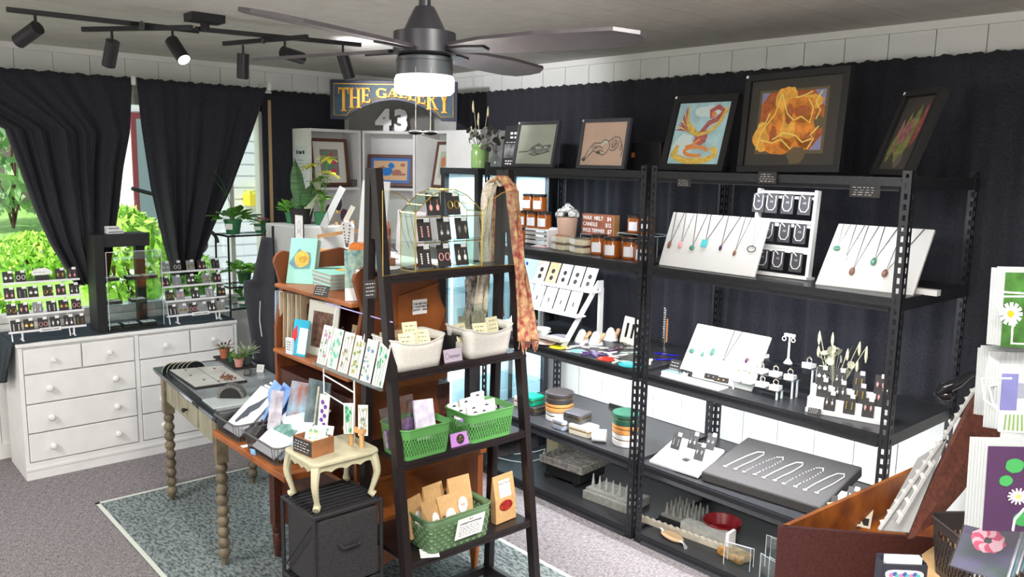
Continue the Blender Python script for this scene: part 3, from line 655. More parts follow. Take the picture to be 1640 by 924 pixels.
for s in (-1, 1):
    P = [(-SWy+.02, shh-.001), (SWy-.02, shh-.001)]+[(SWy-.02-(2*SWy-.04)*k/20, shh-.032+.010*abs(sin(k/20*4*pi))) for k in range(21)]
    m = MB(); m.prism(P, s*(SWx-.02)-.005, s*(SWx-.02)+.005, 'x'); P = [(a*(SWx-.02)/(SWy-.02), b) for a, b in P]
    m.prism(P, s*(SWy-.02)-.005, s*(SWy-.02)+.005, 'y'); m.obj('apron', M_CREAM2, t)
    for s2 in (-1, 1): cabriole(s*(SWx-.024), s2*(SWy-.024), s, s2, shh-.002).obj('leg', M_CREAM2, t, smooth=True)
# ================================================================== wedge box at right
t = thing('wooden_wedge_box', 'large dark red wooden wedge-shaped box with orange inside and a standing side panel', 'display box', (0, 0, 0))
zr = .75
A = PZ(1247, 843, zr); B = PZ(1500, 864, zr); C_ = PZ(1475, 742, zr)
# keep clear of the steel shelf
A = Vector((A.x, A.y, zr)); C_ = Vector((max(C_.x, 1.24), C_.y, zr))
def wallp(m, P, Q, th, z0, z1, inward):
    d = (Q-P); d.z = 0; n = Vector((-d.y, d.x, 0)).normalized()*th*inward
    m.add([(P.x, P.y, z0), (Q.x, Q.y, z0), (Q.x+n.x, Q.y+n.y, z0), (P.x+n.x, P.y+n.y, z0), (P.x, P.y, z1), (Q.x, Q.y, z1), (Q.x+n.x, Q.y+n.y, z1), (P.x+n.x, P.y+n.y, z1)],
          [(3, 2, 1, 0), (4, 5, 6, 7), (0, 1, 5, 4), (1, 2, 6, 5), (2, 3, 7, 6), (3, 0, 4, 7)])
m = MB(); wallp(m, A, B, .014, zr-.30, zr, 1); m.obj('front_side', mat('maroon_wood', (.055, .014, .013), .5, noise=.3, nscale=140), t)
m = MB(); wallp(m, A+(C_-A)*.02, C_, .014, zr-.30, zr, -1); m.obj('back_side', mat('burnt_orange_wood', (.48, .15, .02), .5, col2=(.20, .05, .01), nscale=9), t)
m = MB(); m.prism([(A.x+.04, A.y+.05), (B.x+.01, B.y+.02), (B.x+.1, B.y+.25), (C_.x+.05, C_.y), (C_.x+.016, C_.y-.01)], zr-.13, zr-.12, 'z'); m.obj('bottom', MATS['burnt_orange_wood'], t)
E1 = PZ(1457, 850, zr); 
TP = PD(1572, 617, 2.42); TQ = PD(1590, 700, 2.45); LB = PD(1500, 835, 2.18); LA = PD(1457, 848, 2.14)
nrm = (TP-LA).cross(LB-LA).normalized()*.018
if nrm.dot(_F) < 0: nrm = -nrm
m = MB()
poly = [LA, PD(1462, 862, 2.13), LB, PD(1540, 790, 2.25), PD(1600, 716, 2.36), PD(1606, 650, 2.42), TP]
k = len(poly); m.add(poly+[p+nrm for p in poly], [tuple(range(k-1, -1, -1)), tuple(range(k, 2*k))]+[(i, (i+1) % k, k+(i+1) % k, k+i) for i in range(k)]); m.obj('standing_panel', M_WOODR, t)
# stand that carries it (cloth-covered pedestal below the frame)
m = MB(); m.prism([(A.x+.10, A.y+.05), (B.x, B.y+.03), (B.x+.1, B.y+.25), (C_.x+.05, C_.y-.02), (C_.x+.02, C_.y-.05)], 0, zr-.301, 'z'); tag(m.obj('pedestal', M_BLK2), 'black pedestal under the dark red wooden wedge box', 'pedestal')
# ================================================================== shared item builders
PROTO = {}
def spawn(key, build, loc, label, rot=(0, 0, 0), group=None, scale=None):
    if key not in PROTO:
        PROTO[key] = r = build(); r.location = loc; r.rotation_euler = rot; r['label'] = label
        if scale: r.scale = scale
        if group: r['group'] = group
        return r
    return dup(PROTO[key], loc, label, rot=rot, group=group, scale=scale or (1, 1, 1))
M_PINK = mat('rose_stone', (.75, .35, .33), .2); M_TURQ = mat('turquoise', (.10, .55, .60), .3); M_GREENS = mat('green_stone', (.08, .25, .16), .2)
M_BROWN = mat('brown_stone', (.22, .10, .06), .25); M_WHITE2 = mat('white_gloss', (.85, .85, .86), .25); M_PEARL = mat('pearl', (.85, .82, .78), .2)
EM = [M_SILV, M_GOLD, M_PINK, M_PEARL, M_TURQ]
def earring_mb(kind, x, z, s):
    m = MB(); y = -.003
    if kind == 0: m.cyl((x, y+.001, z-.008*s), (x, y-.001, z-.008*s), .0055*s, n=12); m.cyl((x, y, z+.002*s), (x, y, z-.003*s), .0008, n=5)
    elif kind == 1: m.tube([(x, y, z+.004*s), (x, y, z-.008*s)], .0008, n=5); m.ball((x, y, z-.013*s), .0052*s, n=8, sq=(.8, .5, 1.3))
    elif kind == 2: m.tube([(x+.006*s*sin(a*pi/6), y, z-.008*s+.008*s*cos(a*pi/6)) for a in range(12)], .0011*s, n=5, closed=True)
    elif kind == 3:
        for k in range(5): m.ball((x, y, z-.005*k*s), .0024*s, n=6)
    else: m.prism([(x-.004*s, z-.006*s), (x, z+.002*s), (x+.004*s, z-.006*s), (x, z-.018*s)], y-.001, y+.001)
    return m
def card_builder(kind, cm, em, w_=.036, h=.052):
    def f():
        t = thing('earring_card', '', 'earring card')
        m = MB(); m.box(-w_/2, w_/2, 0, .0012, 0, h); m.obj('card', cm, t)
        m = MB(); m.box(w_*.02, w_*.42, -.0016, -.0002, h*.84, h*1.06); m.obj('price_tag', M_PAPER, t)
        for s in (-1, 1): earring_mb(kind, s*w_*.24, h*.62, w_/.036).obj('earring', em, t)
        return t
    return f
def card(kind, grey, emi, loc, label, rot, group, w_=.036, h=.052):
    return spawn(('card', kind, grey, emi, w_, h), card_builder(kind, M_CARDG if grey else M_CARD, EM[emi], w_, h), loc, label, rot, group)
def lean(BL, BR, TL, y0):
    a = PY(*BL, y0); b = PY(*BR, y0); t = PX(*TL, a.x)
    return a, b.x-a.x, hypot(t.y-a.y, t.z-a.z), atan2(t.y-a.y, t.z-a.z)
def blob(m, c, r, n=14, seed=0, sx=1, sz=1, y=0, j=.2):
    """flat irregular patch in the xz plane facing -y"""
    rr = random.Random(seed); P = [(c[0]+r*sx*cos(2*pi*k/n)*(1+rr.uniform(-j, j)), y, c[1]+r*sz*sin(2*pi*k/n)*(1+rr.uniform(-j, j))) for k in range(n)]
    m.add(P, [tuple(range(n))])
def stroke(m, pts, w_, y=0):
    """flat brush line in the xz plane"""
    L = len(pts); vs = []
    for i, p in enumerate(pts):
        a = pts[max(i-1, 0)]; b = pts[min(i+1, L-1)]; dx, dz = b[0]-a[0], b[1]-a[1]; l = hypot(dx, dz) or 1; ww = w_ if not isinstance(w_, (list, tuple)) else w_[i]
        nx, nz = -dz/l*ww/2, dx/l*ww/2; vs += [(p[0]+nx, y, p[1]+nz), (p[0]-nx, y, p[1]-nz)]
    m.add(vs, [(2*i, 2*i+1, 2*i+3, 2*i+2) for i in range(L-1)])
def arc(cx, cz, rx, rz, a0, a1, n=12): return [(cx+rx*cos(R(a0+(a1-a0)*k/n)), cz+rz*sin(R(a0+(a1-a0)*k/n))) for k in range(n+1)]
def framed(label, W, H, fw, fd, fm, mm, mat_w, pm, loc, rot, art=None, arts=None, tagc=True, cat='picture', name='framed_picture', easel=False):
    t = thing(name, label, cat, loc, rot=rot)
    m = MB(); 
    for a, b, c, d in ((0, W, 0, fw), (0, W, H-fw, H), (0, fw, fw, H-fw), (W-fw, W, fw, H-fw)): m.box(a, b, -fd/2, fd/2, c, d)
    m.obj('frame', fm, t, bevel=.0015)
    m = MB(); m.box(fw, W-fw, 0, fd/2-.001, fw, H-fw); m.obj('backing', mm, t)
    m = MB(); k = fw+mat_w; m.box(k, W-k, -.001, -.0003, k, H-k); s = m.obj('sheet', pm, t)
    if art:
        m = MB(); art(m, k, W-k, k, H-k, -.0016); m.obj('drawing', arts, t)
    if tagc: m = MB(); m.box(.003, .014, -fd/2-.001, -fd/2-.0002, H-.014, H-.003); m.obj('price_sticker', M_PAPER, t)
    if easel:
        m = MB()
        for x in (W*.3, W*.62): m.tube([(x, -fd/2-.012, .012), (x, -fd/2-.012, 0), (x, .03, 0)], .0018, n=5)
        m.obj('easel_hook', M_BLACK, t)
    return t
# ================================================================== pictures on top of the steel shelves
c_grey = mat('charcoal_line', (.10, .11, .10), .9); c_light = mat('chalk_white', (.62, .66, .60), .9); c_mid = mat('pencil_grey', (.28, .31, .28), .9)
def art_reclining(flip, k1, k2, k3):
    def f(m, x0, x1, z0, z1, y):
        w_ = x1-x0; h = z1-z0; X = lambda q: x0+w_*(1-q if flip else q); Z = lambda q: z0+h*q
        m.mi = 1; blob(m, (X(.55), Z(.36)), w_*.17, seed=3, sz=.55, y=y); blob(m, (X(.78), Z(.40)), w_*.11, seed=5, sz=.6, y=y)
        m.mi = 2; stroke(m, [(X(.05), Z(.30)), (X(.3), Z(.32)), (X(.45), Z(.42)), (X(.58), Z(.52)), (X(.7), Z(.44)), (X(.92), Z(.47))], w_*.018, y-.0006)
        stroke(m, [(X(.35), Z(.26)), (X(.5), Z(.22)), (X(.7), Z(.27)), (X(.9), Z(.33))], w_*.02, y-.0006); stroke(m, arc(X(.55), Z(.38), w_*.1, h*.10, 20, 200), w_*.014, y-.0006)
        stroke(m, arc(X(.86), Z(.4), w_*.05, h*.08, 0, 330), w_*.012, y-.0006); stroke(m, [(X(.45), Z(.42)), (X(.52), Z(.28)), (X(.6), Z(.25))], w_*.014, y-.0006)
        m.mi = 0; stroke(m, [(X(.5), Z(.44)), (X(.57), Z(.40)), (X(.66), Z(.42))], w_*.03, y-.0008); stroke(m, [(X(.74), Z(.42)), (X(.82), Z(.43))], w_*.03, y-.0008)
        m.mi = 2
        for k in range(7): q = .5+k*.06; stroke(m, [(X(q), Z(.5-.02*k)), (X(q+.02), Z(.3))], w_*.006, y-.0009)
    return f
def art_crawl(m, x0, x1, z0, z1, y):
    w_ = x1-x0; h = z1-z0; X = lambda q: x0+w_*q; Z = lambda q: z0+h*q
    m.mi = 2
    for P in ([(.02, .12), (.10, .2), (.20, .42), (.28, .52), (.45, .52), (.52, .6), (.62, .56)], [(.08, .10), (.18, .22), (.28, .34), (.4, .28), (.52, .24)], [(.62, .56), (.75, .66), (.86, .64), (.92, .5), (.9, .34)],
              [(.52, .24), (.6, .3), (.66, .44), (.62, .56)], [(.66, .36), (.75, .34), (.84, .42), (.86, .58)], [(.7, .5), (.72, .4), (.8, .52), (.78, .6)], [(.92, .5), (.96, .34), (.93, .2)], [(.3, .4), (.4, .44), (.5, .4)], [(.35, .3), (.44, .36), (.52, .32)]):
        stroke(m, [(X(a), Z(b)) for a, b in P], w_*.016, y-.0005)
    blob(m, (X(.08), Z(.14)), w_*.04, seed=4, y=y-.0006); blob(m, (X(.4), Z(.30)), w_*.05, seed=6, sz=.5, y=y-.0006)
    m.mi = 0; stroke(m, [(X(.46), Z(.46)), (X(.54), Z(.56)), (X(.6), Z(.52))], w_*.05, y-.0004); stroke(m, [(X(.14), Z(.26)), (X(.22), Z(.42))], w_*.03, y-.0004)
    m.mi = 1; blob(m, (X(.75), Z(.5)), w_*.09, seed=8, y=y-.0002); blob(m, (X(.3), Z(.42)), w_*.09, seed=9, sz=.6, y=y-.0002)
M_FRB = mat('frame_charcoal', (.075, .078, .095), .35)
a, W, H, an = lean((821, 263.7), (886, 264.6), (832.7, 192.4), .13)
framed('charcoal framed drawing of a reclining figure on grey green paper', W, H, .018, .02, M_FRB, M_BLACK, 0, mat('sage_paper', (.46, .50, .41), .8, noise=.06, nscale=9), (a.x, .13, ZT+.004), (-an, 0, 0), art_reclining(False, 0, 0, 0), [c_light, c_mid, c_grey])
a, W, H, an = lean((924, 266.6), (1000.5, 269), (935, 188.5), .13)
framed('charcoal framed drawing of a crouching figure on peach paper', W, H, .018, .02, M_FRB, M_BLACK, 0, mat('peach_paper', (.66, .47, .36), .8, noise=.06, nscale=9), (a.x, .13, ZT+.004), (-an, 0, 0), art_crawl, [c_light, mat('warm_shade', (.48, .34, .27), .9), c_grey])
# colourful bird drawing
BC = [mat('sky_pastel', (.38, .58, .62), .8, noise=.15, nscale=12), mat('pastel_red', (.42, .12, .11), .8, noise=.2, nscale=60), mat('pastel_yellow', (.68, .47, .10), .8, noise=.2, nscale=60), mat('pastel_orange', (.75, .28, .08), .8), mat('pastel_plum', (.32, .07, .14), .8), mat('pastel_pale', (.60, .72, .70), .8)]
def art_bird(m, x0, x1, z0, z1, y):
    w_ = x1-x0; h = z1-z0; X = lambda q: x0+w_*q; Z = lambda q: z0+h*q
    m.mi = 5; blob(m, (X(.25), Z(.3)), w_*.2, seed=2, y=y); blob(m, (X(.6), Z(.85)), w_*.25, seed=3, sz=.4, y=y)
    m.mi = 4
    for k in range(11): m.mi = (4, 2, 1)[k % 3]; stroke(m, [(X(.50), Z(.46)), (X(.24), Z(.56+.012*k)), (X(.02+.016*k), Z(.56+.042*k))], [w_*.07, w_*.055, w_*.012], y-.0004-.00005*k)
    m.mi = 1; stroke(m, [(X(a), Z(b)) for a, b in ((.62, .42), (.58, .55), (.66, .66), (.8, .72), (.9, .85), (.78, .92), (.66, .86), (.7, .74))], w_*.09, y-.001)
    blob(m, (X(.56), Z(.42)), w_*.13, seed=7, y=y-.0012, sz=1.1)
    m.mi = 2; stroke(m, [(X(a), Z(b)) for a, b in ((.25, .66), (.34, .52), (.5, .47), (.7, .52), (.86, .66), (.96, .9))], w_*.06, y-.0016)
    stroke(m, arc(X(.5), Z(.17), w_*.4, h*.13, 150, 400, 20), w_*.10, y-.0016); stroke(m, [(X(.15), Z(.3)), (X(.05), Z(.14)), (X(.3), Z(.04))], w_*.07, y-.0018)
    m.mi = 3; stroke(m, arc(X(.52), Z(.2), w_*.22, h*.07, 0, 300, 16), w_*.06, y-.0022); stroke(m, [(X(.56), Z(.4)), (X(.42), Z(.3)), (X(.3), Z(.27))], w_*.05, y-.0022); blob(m, (X(.72), Z(.8)), w_*.05, seed=8, y=y-.0022)
a, W, H, an = lean((1056.5, 269.7), (1157.7, 271.5), (1084, 152), .12)
framed('black framed pastel drawing of a red and yellow bird with spread wing', W, H, .032, .022, M_BLACK, M_BLACK, .003, BC[0], (a.x, .12, ZT+.004), (-an, 0, 0), art_bird, BC, easel=True)
# big orange flower drawing
FCM = [mat('dark_mount', (.045, .040, .034), .8), mat('burnt_orange', (.58, .20, .03), .8, noise=.3, nscale=30), mat('amber', (.72, .36, .06), .8, noise=.2, nscale=30), mat('rust', (.36, .10, .03), .8, noise=.3, nscale=30), mat('yellow_line', (.75, .62, .15), .8), mat('slate_violet', (.22, .22, .36), .8), mat('olive_brown', (.12, .09, .05), .8)]
def art_flower(m, x0, x1, z0, z1, y):
    w_ = x1-x0; h = z1-z0; X = lambda q: x0+w_*q; Z = lambda q: z0+h*q
    m.mi = 6; m.box(X(.10), X(.87), y, y+.0003, Z(.13), Z(.89)); m.mi = 3; m.box(X(.13), X(.84), y-.0004, y-.0001, Z(.17), Z(.86)); m.mi = 5
    for q in (((.72, .86), (.84, .86), (.84, .66)), ((.72, .17), (.84, .17), (.84, .34)), ((.13, .86), (.22, .86), (.13, .72)), ((.13, .52), (.2, .46), (.13, .36))): m.add([(X(a), y-.0006, Z(b)) for a, b in q], [(0, 1, 2)])
    m.mi = 2
    for (a, b, r_, sx, sz) in ((.42, .76, .10, 1, 1.1), (.20, .34, .10, 1, 1.2), (.5, .45, .12, 1, 1), (.68, .72, .08, 1.4, .7)): blob(m, (X(a), Z(b)), w_*r_*1.3, n=20, j=.12, seed=int(b*100), y=y-.0008, sx=sx, sz=sz)
    m.mi = 1
    for (a, b, r_, sx, sz) in ((.58, .64, .13, 1.1, .8), (.66, .40, .12, .8, 1.1), (.30, .5, .09, .8, 1.4), (.36, .22, .10, 1.3, .7), (.56, .24, .11, 1.4, .5)): blob(m, (X(a), Z(b)), w_*r_*1.25, n=20, j=.12, seed=int(a*99), y=y-.0012, sx=sx, sz=sz)
    m.mi = 3
    for (a, b, r_, sx, sz) in ((.60, .62, .07, 1.3, .7), (.46, .60, .06, .7, 1.5), (.70, .30, .05, 1, 1), (.30, .36, .05, .7, 1.6)): blob(m, (X(a), Z(b)), w_*r_*1.1, n=18, j=.12, seed=int(a*90), y=y-.0016, sx=sx, sz=sz)
    m.mi = 6; blob(m, (X(.58), Z(.10)), w_*.10, seed=5, y=y-.0014, sz=.9); blob(m, (X(.8), Z(.48)), w_*.06, seed=6, y=y-.0014)
    m.mi = 4
    for P in ([(.12, .18), (.16, .4), (.3, .6), (.36, .84)], [(.36, .84), (.44, .6), (.52, .52), (.6, .56), (.7, .48), (.72, .66), (.66, .76)], [(.3, .3), (.42, .38), (.56, .34), (.64, .26), (.74, .3)], [(.8, .84), (.74, .72), (.8, .62), (.76, .52)],
              [(.7, .18), (.76, .3), (.72, .34), (.8, .44)], [(.16, .3), (.3, .26), (.4, .3), (.52, .18)], [(.52, .78), (.6, .8), (.7, .84)], [(.24, .62), (.2, .5), (.12, .46)]):
        stroke(m, [(X(a), Z(b)) for a, b in P], w_*.013, y-.002)
a, W, H, an = lean((1174, 273), (1347, 281), (1178, 115), .10)
framed('largest black framed picture, an orange flower drawing on dark mount', W*.98, H, .028, .03, M_BLACK, FCM[0], .004, FCM[0], (a.x+.005, .13, ZT+.004), (-R(6), R(-1.0), R(-3)), art_flower, FCM, tagc=True)
LF = [FCM[0], mat('leaf_red', (.20, .055, .05), .8, noise=.3, nscale=40), mat('leaf_olive', (.15, .16, .05), .8, noise=.3, nscale=40), mat('leaf_rose', (.24, .10, .10), .8, noise=.3, nscale=40), mat('grey_shadow', (.10, .085, .07), .8)]
def art_leaves(m, x0, x1, z0, z1, y):
    w_ = x1-x0; h = z1-z0; X = lambda q: x0+w_*q; Z = lambda q: z0+h*q
    def lf(a, b, c, d, r_, mi, yy): m.mi = mi; stroke(m, [(X(a+(c-a)*k/6), Z(b+(d-b)*k/6)) for k in range(7)], [w_*r_*v for v in (.1, .7, 1, 1, .8, .5, .05)], yy)
    lf(.42, .1, .38, .8, .26, 2, y-.0014); lf(.3, .2, .2, .7, .22, 3, y-.0006); lf(.55, .2, .62, .9, .28, 2, y-.001); lf(.74, .3, .84, .95, .18, 1, y-.0014); lf(.12, .1, .16, .5, .16, 2, y-.001); lf(.4, .35, .5, .72, .3, 3, y-.0018); lf(.5, .02, .56, .3, .26, 4, y-.0004)
a = PY(1366, 277, .10)
framed('black framed drawing of red and green leaves, rightmost on the top shelf and turned left', .245, .335, .022, .035, M_BLACK, LF[0], .004, LF[0], (a.x+.045, .17, ZT+.004), (-R(20), 0, R(-36)), art_leaves, LF)
# price cards hanging on the top beam
def chalk_card(u, v, W, H, y, label, seed, rot=(0, 0, 0), name='chalk_card', zoff=None):
    p = PY(u, v, y) if zoff is None else zoff; t = thing(name, label, 'price card', p, rot=rot)
    m = MB(); m.box(-W/2, W/2, 0, .0015, 0, H); m.obj('card', M_CARD, t)
    m = MB(); scrib(m, -W*.42, W*.42, H*.1, H*.9, 4, seed=seed, word=W*.14, h=.3); m.obj('handwriting', mat('chalk', (.55, .55, .53), .8), t); return t
chalk_card(1095, 299, .075, .036, -.008, 'small black handwritten card on the shelf beam below the bird drawing', 1)
chalk_card(1228, 294, .085, .046, -.010, 'small black handwritten card on the shelf beam below the large flower picture', 2)
chalk_card(1384, 316, .115, .045, -.008, 'black handwritten card hanging on the beam below the leaf drawing', 3)
# black box with an orange mark, black flyer, bottle, jar
p = PY(1003, 270, .3); t = thing('black_speaker', 'black speaker box with a small orange mark behind the peach drawing', 'speaker', (p.x+.02, .30, ZT+.0005))
m = MB(); m.box(0, .20, 0, .12, 0, .145); m.obj('cabinet', M_BLACK, t, bevel=.006)
m = MB(); m.box(.012, .035, -.002, -.0005, .065, .09); m.obj('orange_mark', mat('orange_mark', (.7, .22, .05), .5), t)
p = PY(804, 262, .22); t = thing('information_flyer', 'dark flyer with white lettering and grey photo, left of the grey green drawing', 'flyer', (p.x-.01, .22, ZT+.0005), rot=(R(-8), 0, 0))
m = MB(); m.box(0, .145, 0, .004, 0, .245); m.obj('sheet', M_BLACK, t)
m = MB(); m.box(.012, .133, -.001, -.0002, .055, .135); m.obj('photo', mat('grey_photo', (.25, .25, .25), .5, col2=(.05, .05, .05), nscale=25), t)
m = MB(); scrib(m, .045, .14, .165, .21, 2, seed=5, word=.022, h=.6); scrib(m, .015, .135, .14, .152, 1, seed=6, word=.02); scrib(m, .03, .12, .012, .045, 2, seed=7, word=.018, h=.5); m.obj('printing', M_PAPER, t)
def lathe_obj(prof, nm, m_, par, n=24, label=None): m = MB(); m.lathe(prof, n=n); return m.obj(nm, m_, par, smooth=True, label=label)
M_GLG = mat('green_glass', (.22, .38, .12), .12, alpha=.8); M_GLC = glassy('clear_glass', (.93, .97, .95), .22)
M_PAMP = mat('dried_stem', (.52, .47, .30), .8); M_EUC = mat('dried_eucalyptus', (.10, .10, .085), .8, noise=.3); M_EUC2 = mat('pale_dry_leaf', (.42, .42, .32), .8, noise=.2)
def dried(par, stems, leaves, m1, m2, seed=0, lr=.016):
    rr = random.Random(seed)
    for (x, y, h, b) in stems:
        m = MB(); m.tube([(x*.15, y*.15, .02), (x*.5, y*.5, h*.5), (x, y, h)], [.0016, .0014, .001], n=5); s = m.obj('stem', m1, par)
        m = MB(); m.tube([(x, y, h-b), (x, y, h-b*.7), (x, y, h-b*.3), (x*1.01, y, h)], [.002, .0065, .0055, .001], n=7); m.obj('seed_head', m1, s, smooth=True)
    m = MB()
    for k in range(leaves):
        a = rr.uniform(0, 2*pi); q = rr.uniform(.02, .075); z = rr.uniform(.11, .24); c = Vector((cos(a)*q, sin(a)*q, z)); E_ = Euler((rr.uniform(0, 3), rr.uniform(0, 3), 0)).to_matrix()
        m.add([c+E_@Vector((cos(t_)*lr, sin(t_)*lr, 0)) for t_ in [i*pi/4 for i in range(8)]], [tuple(range(8))])
        m.tube([(0, 0, .08), tuple(c)], .0008, n=4)
    m.obj('dried_leaves', m2, par)
p = PX(764, 277, -1.42); t = thing('green_glass_vase', 'green glass vase of dried stems on top of the glass cabinet', 'vase', (p.x, p.y+.02, gz+.0355))
lathe_obj([(.046, 0), (.052, .004), (.053, .10), (.047, .112), (.045, .118), (.050, .121), (.050, .140), (.046, .141)], 'vase', M_GLG, t)
dried(t, [(-.07, 0, .40, .07), (-.03, .01, .33, .05), (.07, 0, .36, .06), (-.06, -.02, .25, .04), (-.045, .02, .30, .05)], 26, M_PAMP, M_EUC, 3, .02)
p = PY(793, 262, .3); t = thing('small_glass_bottle', 'small round clear bottle of dark dried leaves beside the green vase', 'bottle', (p.x, .30, ZT+.0005))
lathe_obj([(.032, 0), (.036, .01), (.036, .045), (.015, .07), (.015, .09), (.019, .092)], 'bottle', M_GLC, t)
dried(t, [(.02, 0, .2, .03)], 16, M_EUC, M_EUC, 8, .02)
# ================================================================== shelf 4: candles
M_AMB = mat('amber_glass', (.30, .075, .008), .12, spec=.7); M_LIDG = mat('dark_lid', (.05, .04, .035), .3, metal=.6); M_LABEL = mat('candle_label', (.78, .79, .83), .6)
def jar_b():
    t = thing('candle_jar', '', 'candle')
    lathe_obj([(.033, 0), (.036, .003), (.036, .060), (.032, .068), (.032, .070)], 'glass', M_AMB, t)
    lathe_obj([(.034, .0705), (.0355, .071), (.0355, .082), (.033, .083)], 'lid', M_LIDG, t)
    m = MB(); n = 8; a0, a1 = R(-118), R(-50)
    vs = [(.0367*cos(a0+(a1-a0)*k/n), .0367*sin(a0+(a1-a0)*k/n), z) for z in (.012, .052) for k in range(n+1)]
    m.add(vs, [(k, k+1, n+2+k, n+1+k) for k in range(n)]); m.obj('label', M_LABEL, t); return t
def jar(x, y, z, lab, rz=0, s=1):
    s *= 1.16
    rz = .25
    return spawn('jar', jar_b, (x, y, z), lab, (0, 0, rz), 'amber candle jars', (s, s, s))
# white stepped stand at left carrying jars, riser levels
m0 = PZ(850, 395, Z4)
t = thing('white_riser_crate', 'white wooden riser under the stacked amber candles at the left end of the shelf', 'riser', (-1.16, .06, Z4+.0005))
m = MB(); m.box(.0, .30, .12, .30, .085, .095); m.box(0, .008, .12, .30, 0, .085); m.box(.292, .30, .12, .30, 0, .085); m.obj('platform', M_WHITE, t)
for k in range(3): m = MB(); m.box(.009, .291, .14, .146, .008+k*.026, .026+k*.026); m.obj('slat', M_WHITE, t)
jz = Z4+.096
J = [(-1.125, .23, jz, 'amber candle on the white riser, lower left'), (-1.035, .23, jz, 'amber candle on the white riser, lower middle'), (-.945, .23, jz, 'amber candle on the white riser, lower right'),
     (-1.075, .23, jz+.0973, 'amber candle stacked on top at left'), (-.985, .23, jz+.0973, 'amber candle stacked on top at right')]
for (x, y, z, l) in J: jar(x, y, z, l, 0)
q = PZ(840, 396, Z4); jar(-1.03, .105, Z4+.0005, 'amber candle at the left end of the shelf in front of the white riser', 0, 1.08)
for (u, v, lab) in ((951, 408, 'large amber candle at the shelf edge, left of three below the price board'), (972, 413, 'amber candle, middle of three at the shelf edge below the price board'), (1002, 416, 'amber candle at the shelf edge just right of the price board'), (1022, 421, 'amber candle half hidden behind the slotted middle post')):
    p = PZ(u, v, Z4); jar(p.x, p.y+.038, Z4+.0005, lab, 0, 1.08)
for (u, v, lab) in ((985, 405, 'amber candle standing behind the row at the shelf edge'), (1012, 408, 'amber candle at the back right behind the row at the shelf edge')):
    p = PZ(u, v, Z4); jar(p.x-.01, p.y+.125, Z4+.0005, lab, 0, 1.0)
def acryl_riser(x0, x1, y0, y1, z, h, lab):
    t = thing('acrylic_riser', lab, 'riser', (x0, y0, z)); m = MB(); a, b = x1-x0, y1-y0
    m.box(0, a, 0, b, h-.004, h); m.box(0, .004, 0, b, 0, h-.004); m.box(a-.004, a, 0, b, 0, h-.004); m.obj('sheet', M_GLASS, t)
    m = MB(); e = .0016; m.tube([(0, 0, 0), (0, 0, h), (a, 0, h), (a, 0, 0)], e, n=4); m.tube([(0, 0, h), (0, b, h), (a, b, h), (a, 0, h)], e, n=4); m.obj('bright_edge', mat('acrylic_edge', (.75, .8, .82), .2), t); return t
acryl_riser(-.47, -.20, .32, .46, Z4+.0005, .105, 'clear acrylic riser carrying two candles beside the middle post')
jar(-.41, .39, Z4+.1065, 'amber candle with white label, left one on the acrylic riser'); jar(-.32, .385, Z4+.1065, 'amber candle with white label, right one on the acrylic riser')
acryl_riser(-.78, -.53, .36, .47, Z4+.0005, .075, 'clear acrylic riser under the wooden price board')
p = PY(925, 372, .40); t = thing('price_board', 'wooden letter board listing candle prices', 'price board', (-.775, .36, Z4+.0765))
W_, H_ = .24, .115
m = MB(); m.box(0, W_, 0, .045, 0, H_); m.obj('board', mat('board_wood', (.30, .10, .055), .5, noise=.2, nscale=20), t, bevel=.002)
m = MB(); m.box(W_-.003, W_+.001, 0, .045, 0, H_); m.obj('wood_side', M_WOODP, t)
text('WAX  MELT', .030, M_PAPER, t, (.010, -.001, H_*.80), align='LEFT', bold=.0007, sx=.95); text('$4', .030, M_PAPER, t, (.222, -.001, H_*.80), align='RIGHT', bold=.0007)
text('CANDLE', .030, M_PAPER, t, (.010, -.001, H_*.50), align='LEFT', bold=.0007, sx=.95); text('$12', .030, M_PAPER, t, (.222, -.001, H_*.50), align='RIGHT', bold=.0007, sx=.9)
text('WICK TRIMMER', .030, M_PAPER, t, (.010, -.001, H_*.20), align='LEFT', bold=.0007, sx=.78); text('$7', .030, M_PAPER, t, (.226, -.001, H_*.20), align='RIGHT', bold=.0007)
# frothy cup candle
t = thing('dessert_candle', 'tall candle shaped like a frothy coffee cup with a rust label', 'candle', (-.83, .30, Z4+.0005)); t.scale = (1.3, 1.3, 1.3)
lathe_obj([(.034, 0), (.036, .005), (.046, .125), (.047, .128)], 'cup', mat('latte', (.62, .42, .32), .35), t)
m = MB(); rr = random.Random(5)
for k in range(46):
    a = rr.uniform(0, 6.28); q = rr.uniform(0, .045); m.ball((cos(a)*q, sin(a)*q, .132+(.05-q)*.8+rr.uniform(0, .008)), .014, n=7)
m.obj('froth', mat('froth', (.82, .82, .82), .5, col2=(.10, .09, .09), nscale=70), t, smooth=True)
m = MB(); m.box(-.03, .022, -.046, -.042, .0, .055); m.obj('label', mat('rust_label', (.50, .11, .05), .5), t); text('LATTE MELT', .0085, M_PAPER, t, (-.004, -.0468, .038), ext=.0002)
t = thing('white_lotion_bottle', 'small white bottle left of the frothy cup candle', 'bottle', (-.895, .25, Z4+.0005))
lathe_obj([(.018, 0), (.02, .004), (.02, .065), (.016, .072)], 'bottle', M_WHITE2, t, 16); lathe_obj([(.021, .073), (.021, .10), (.018, .102)], 'cap', M_WHITE2, t, 16)
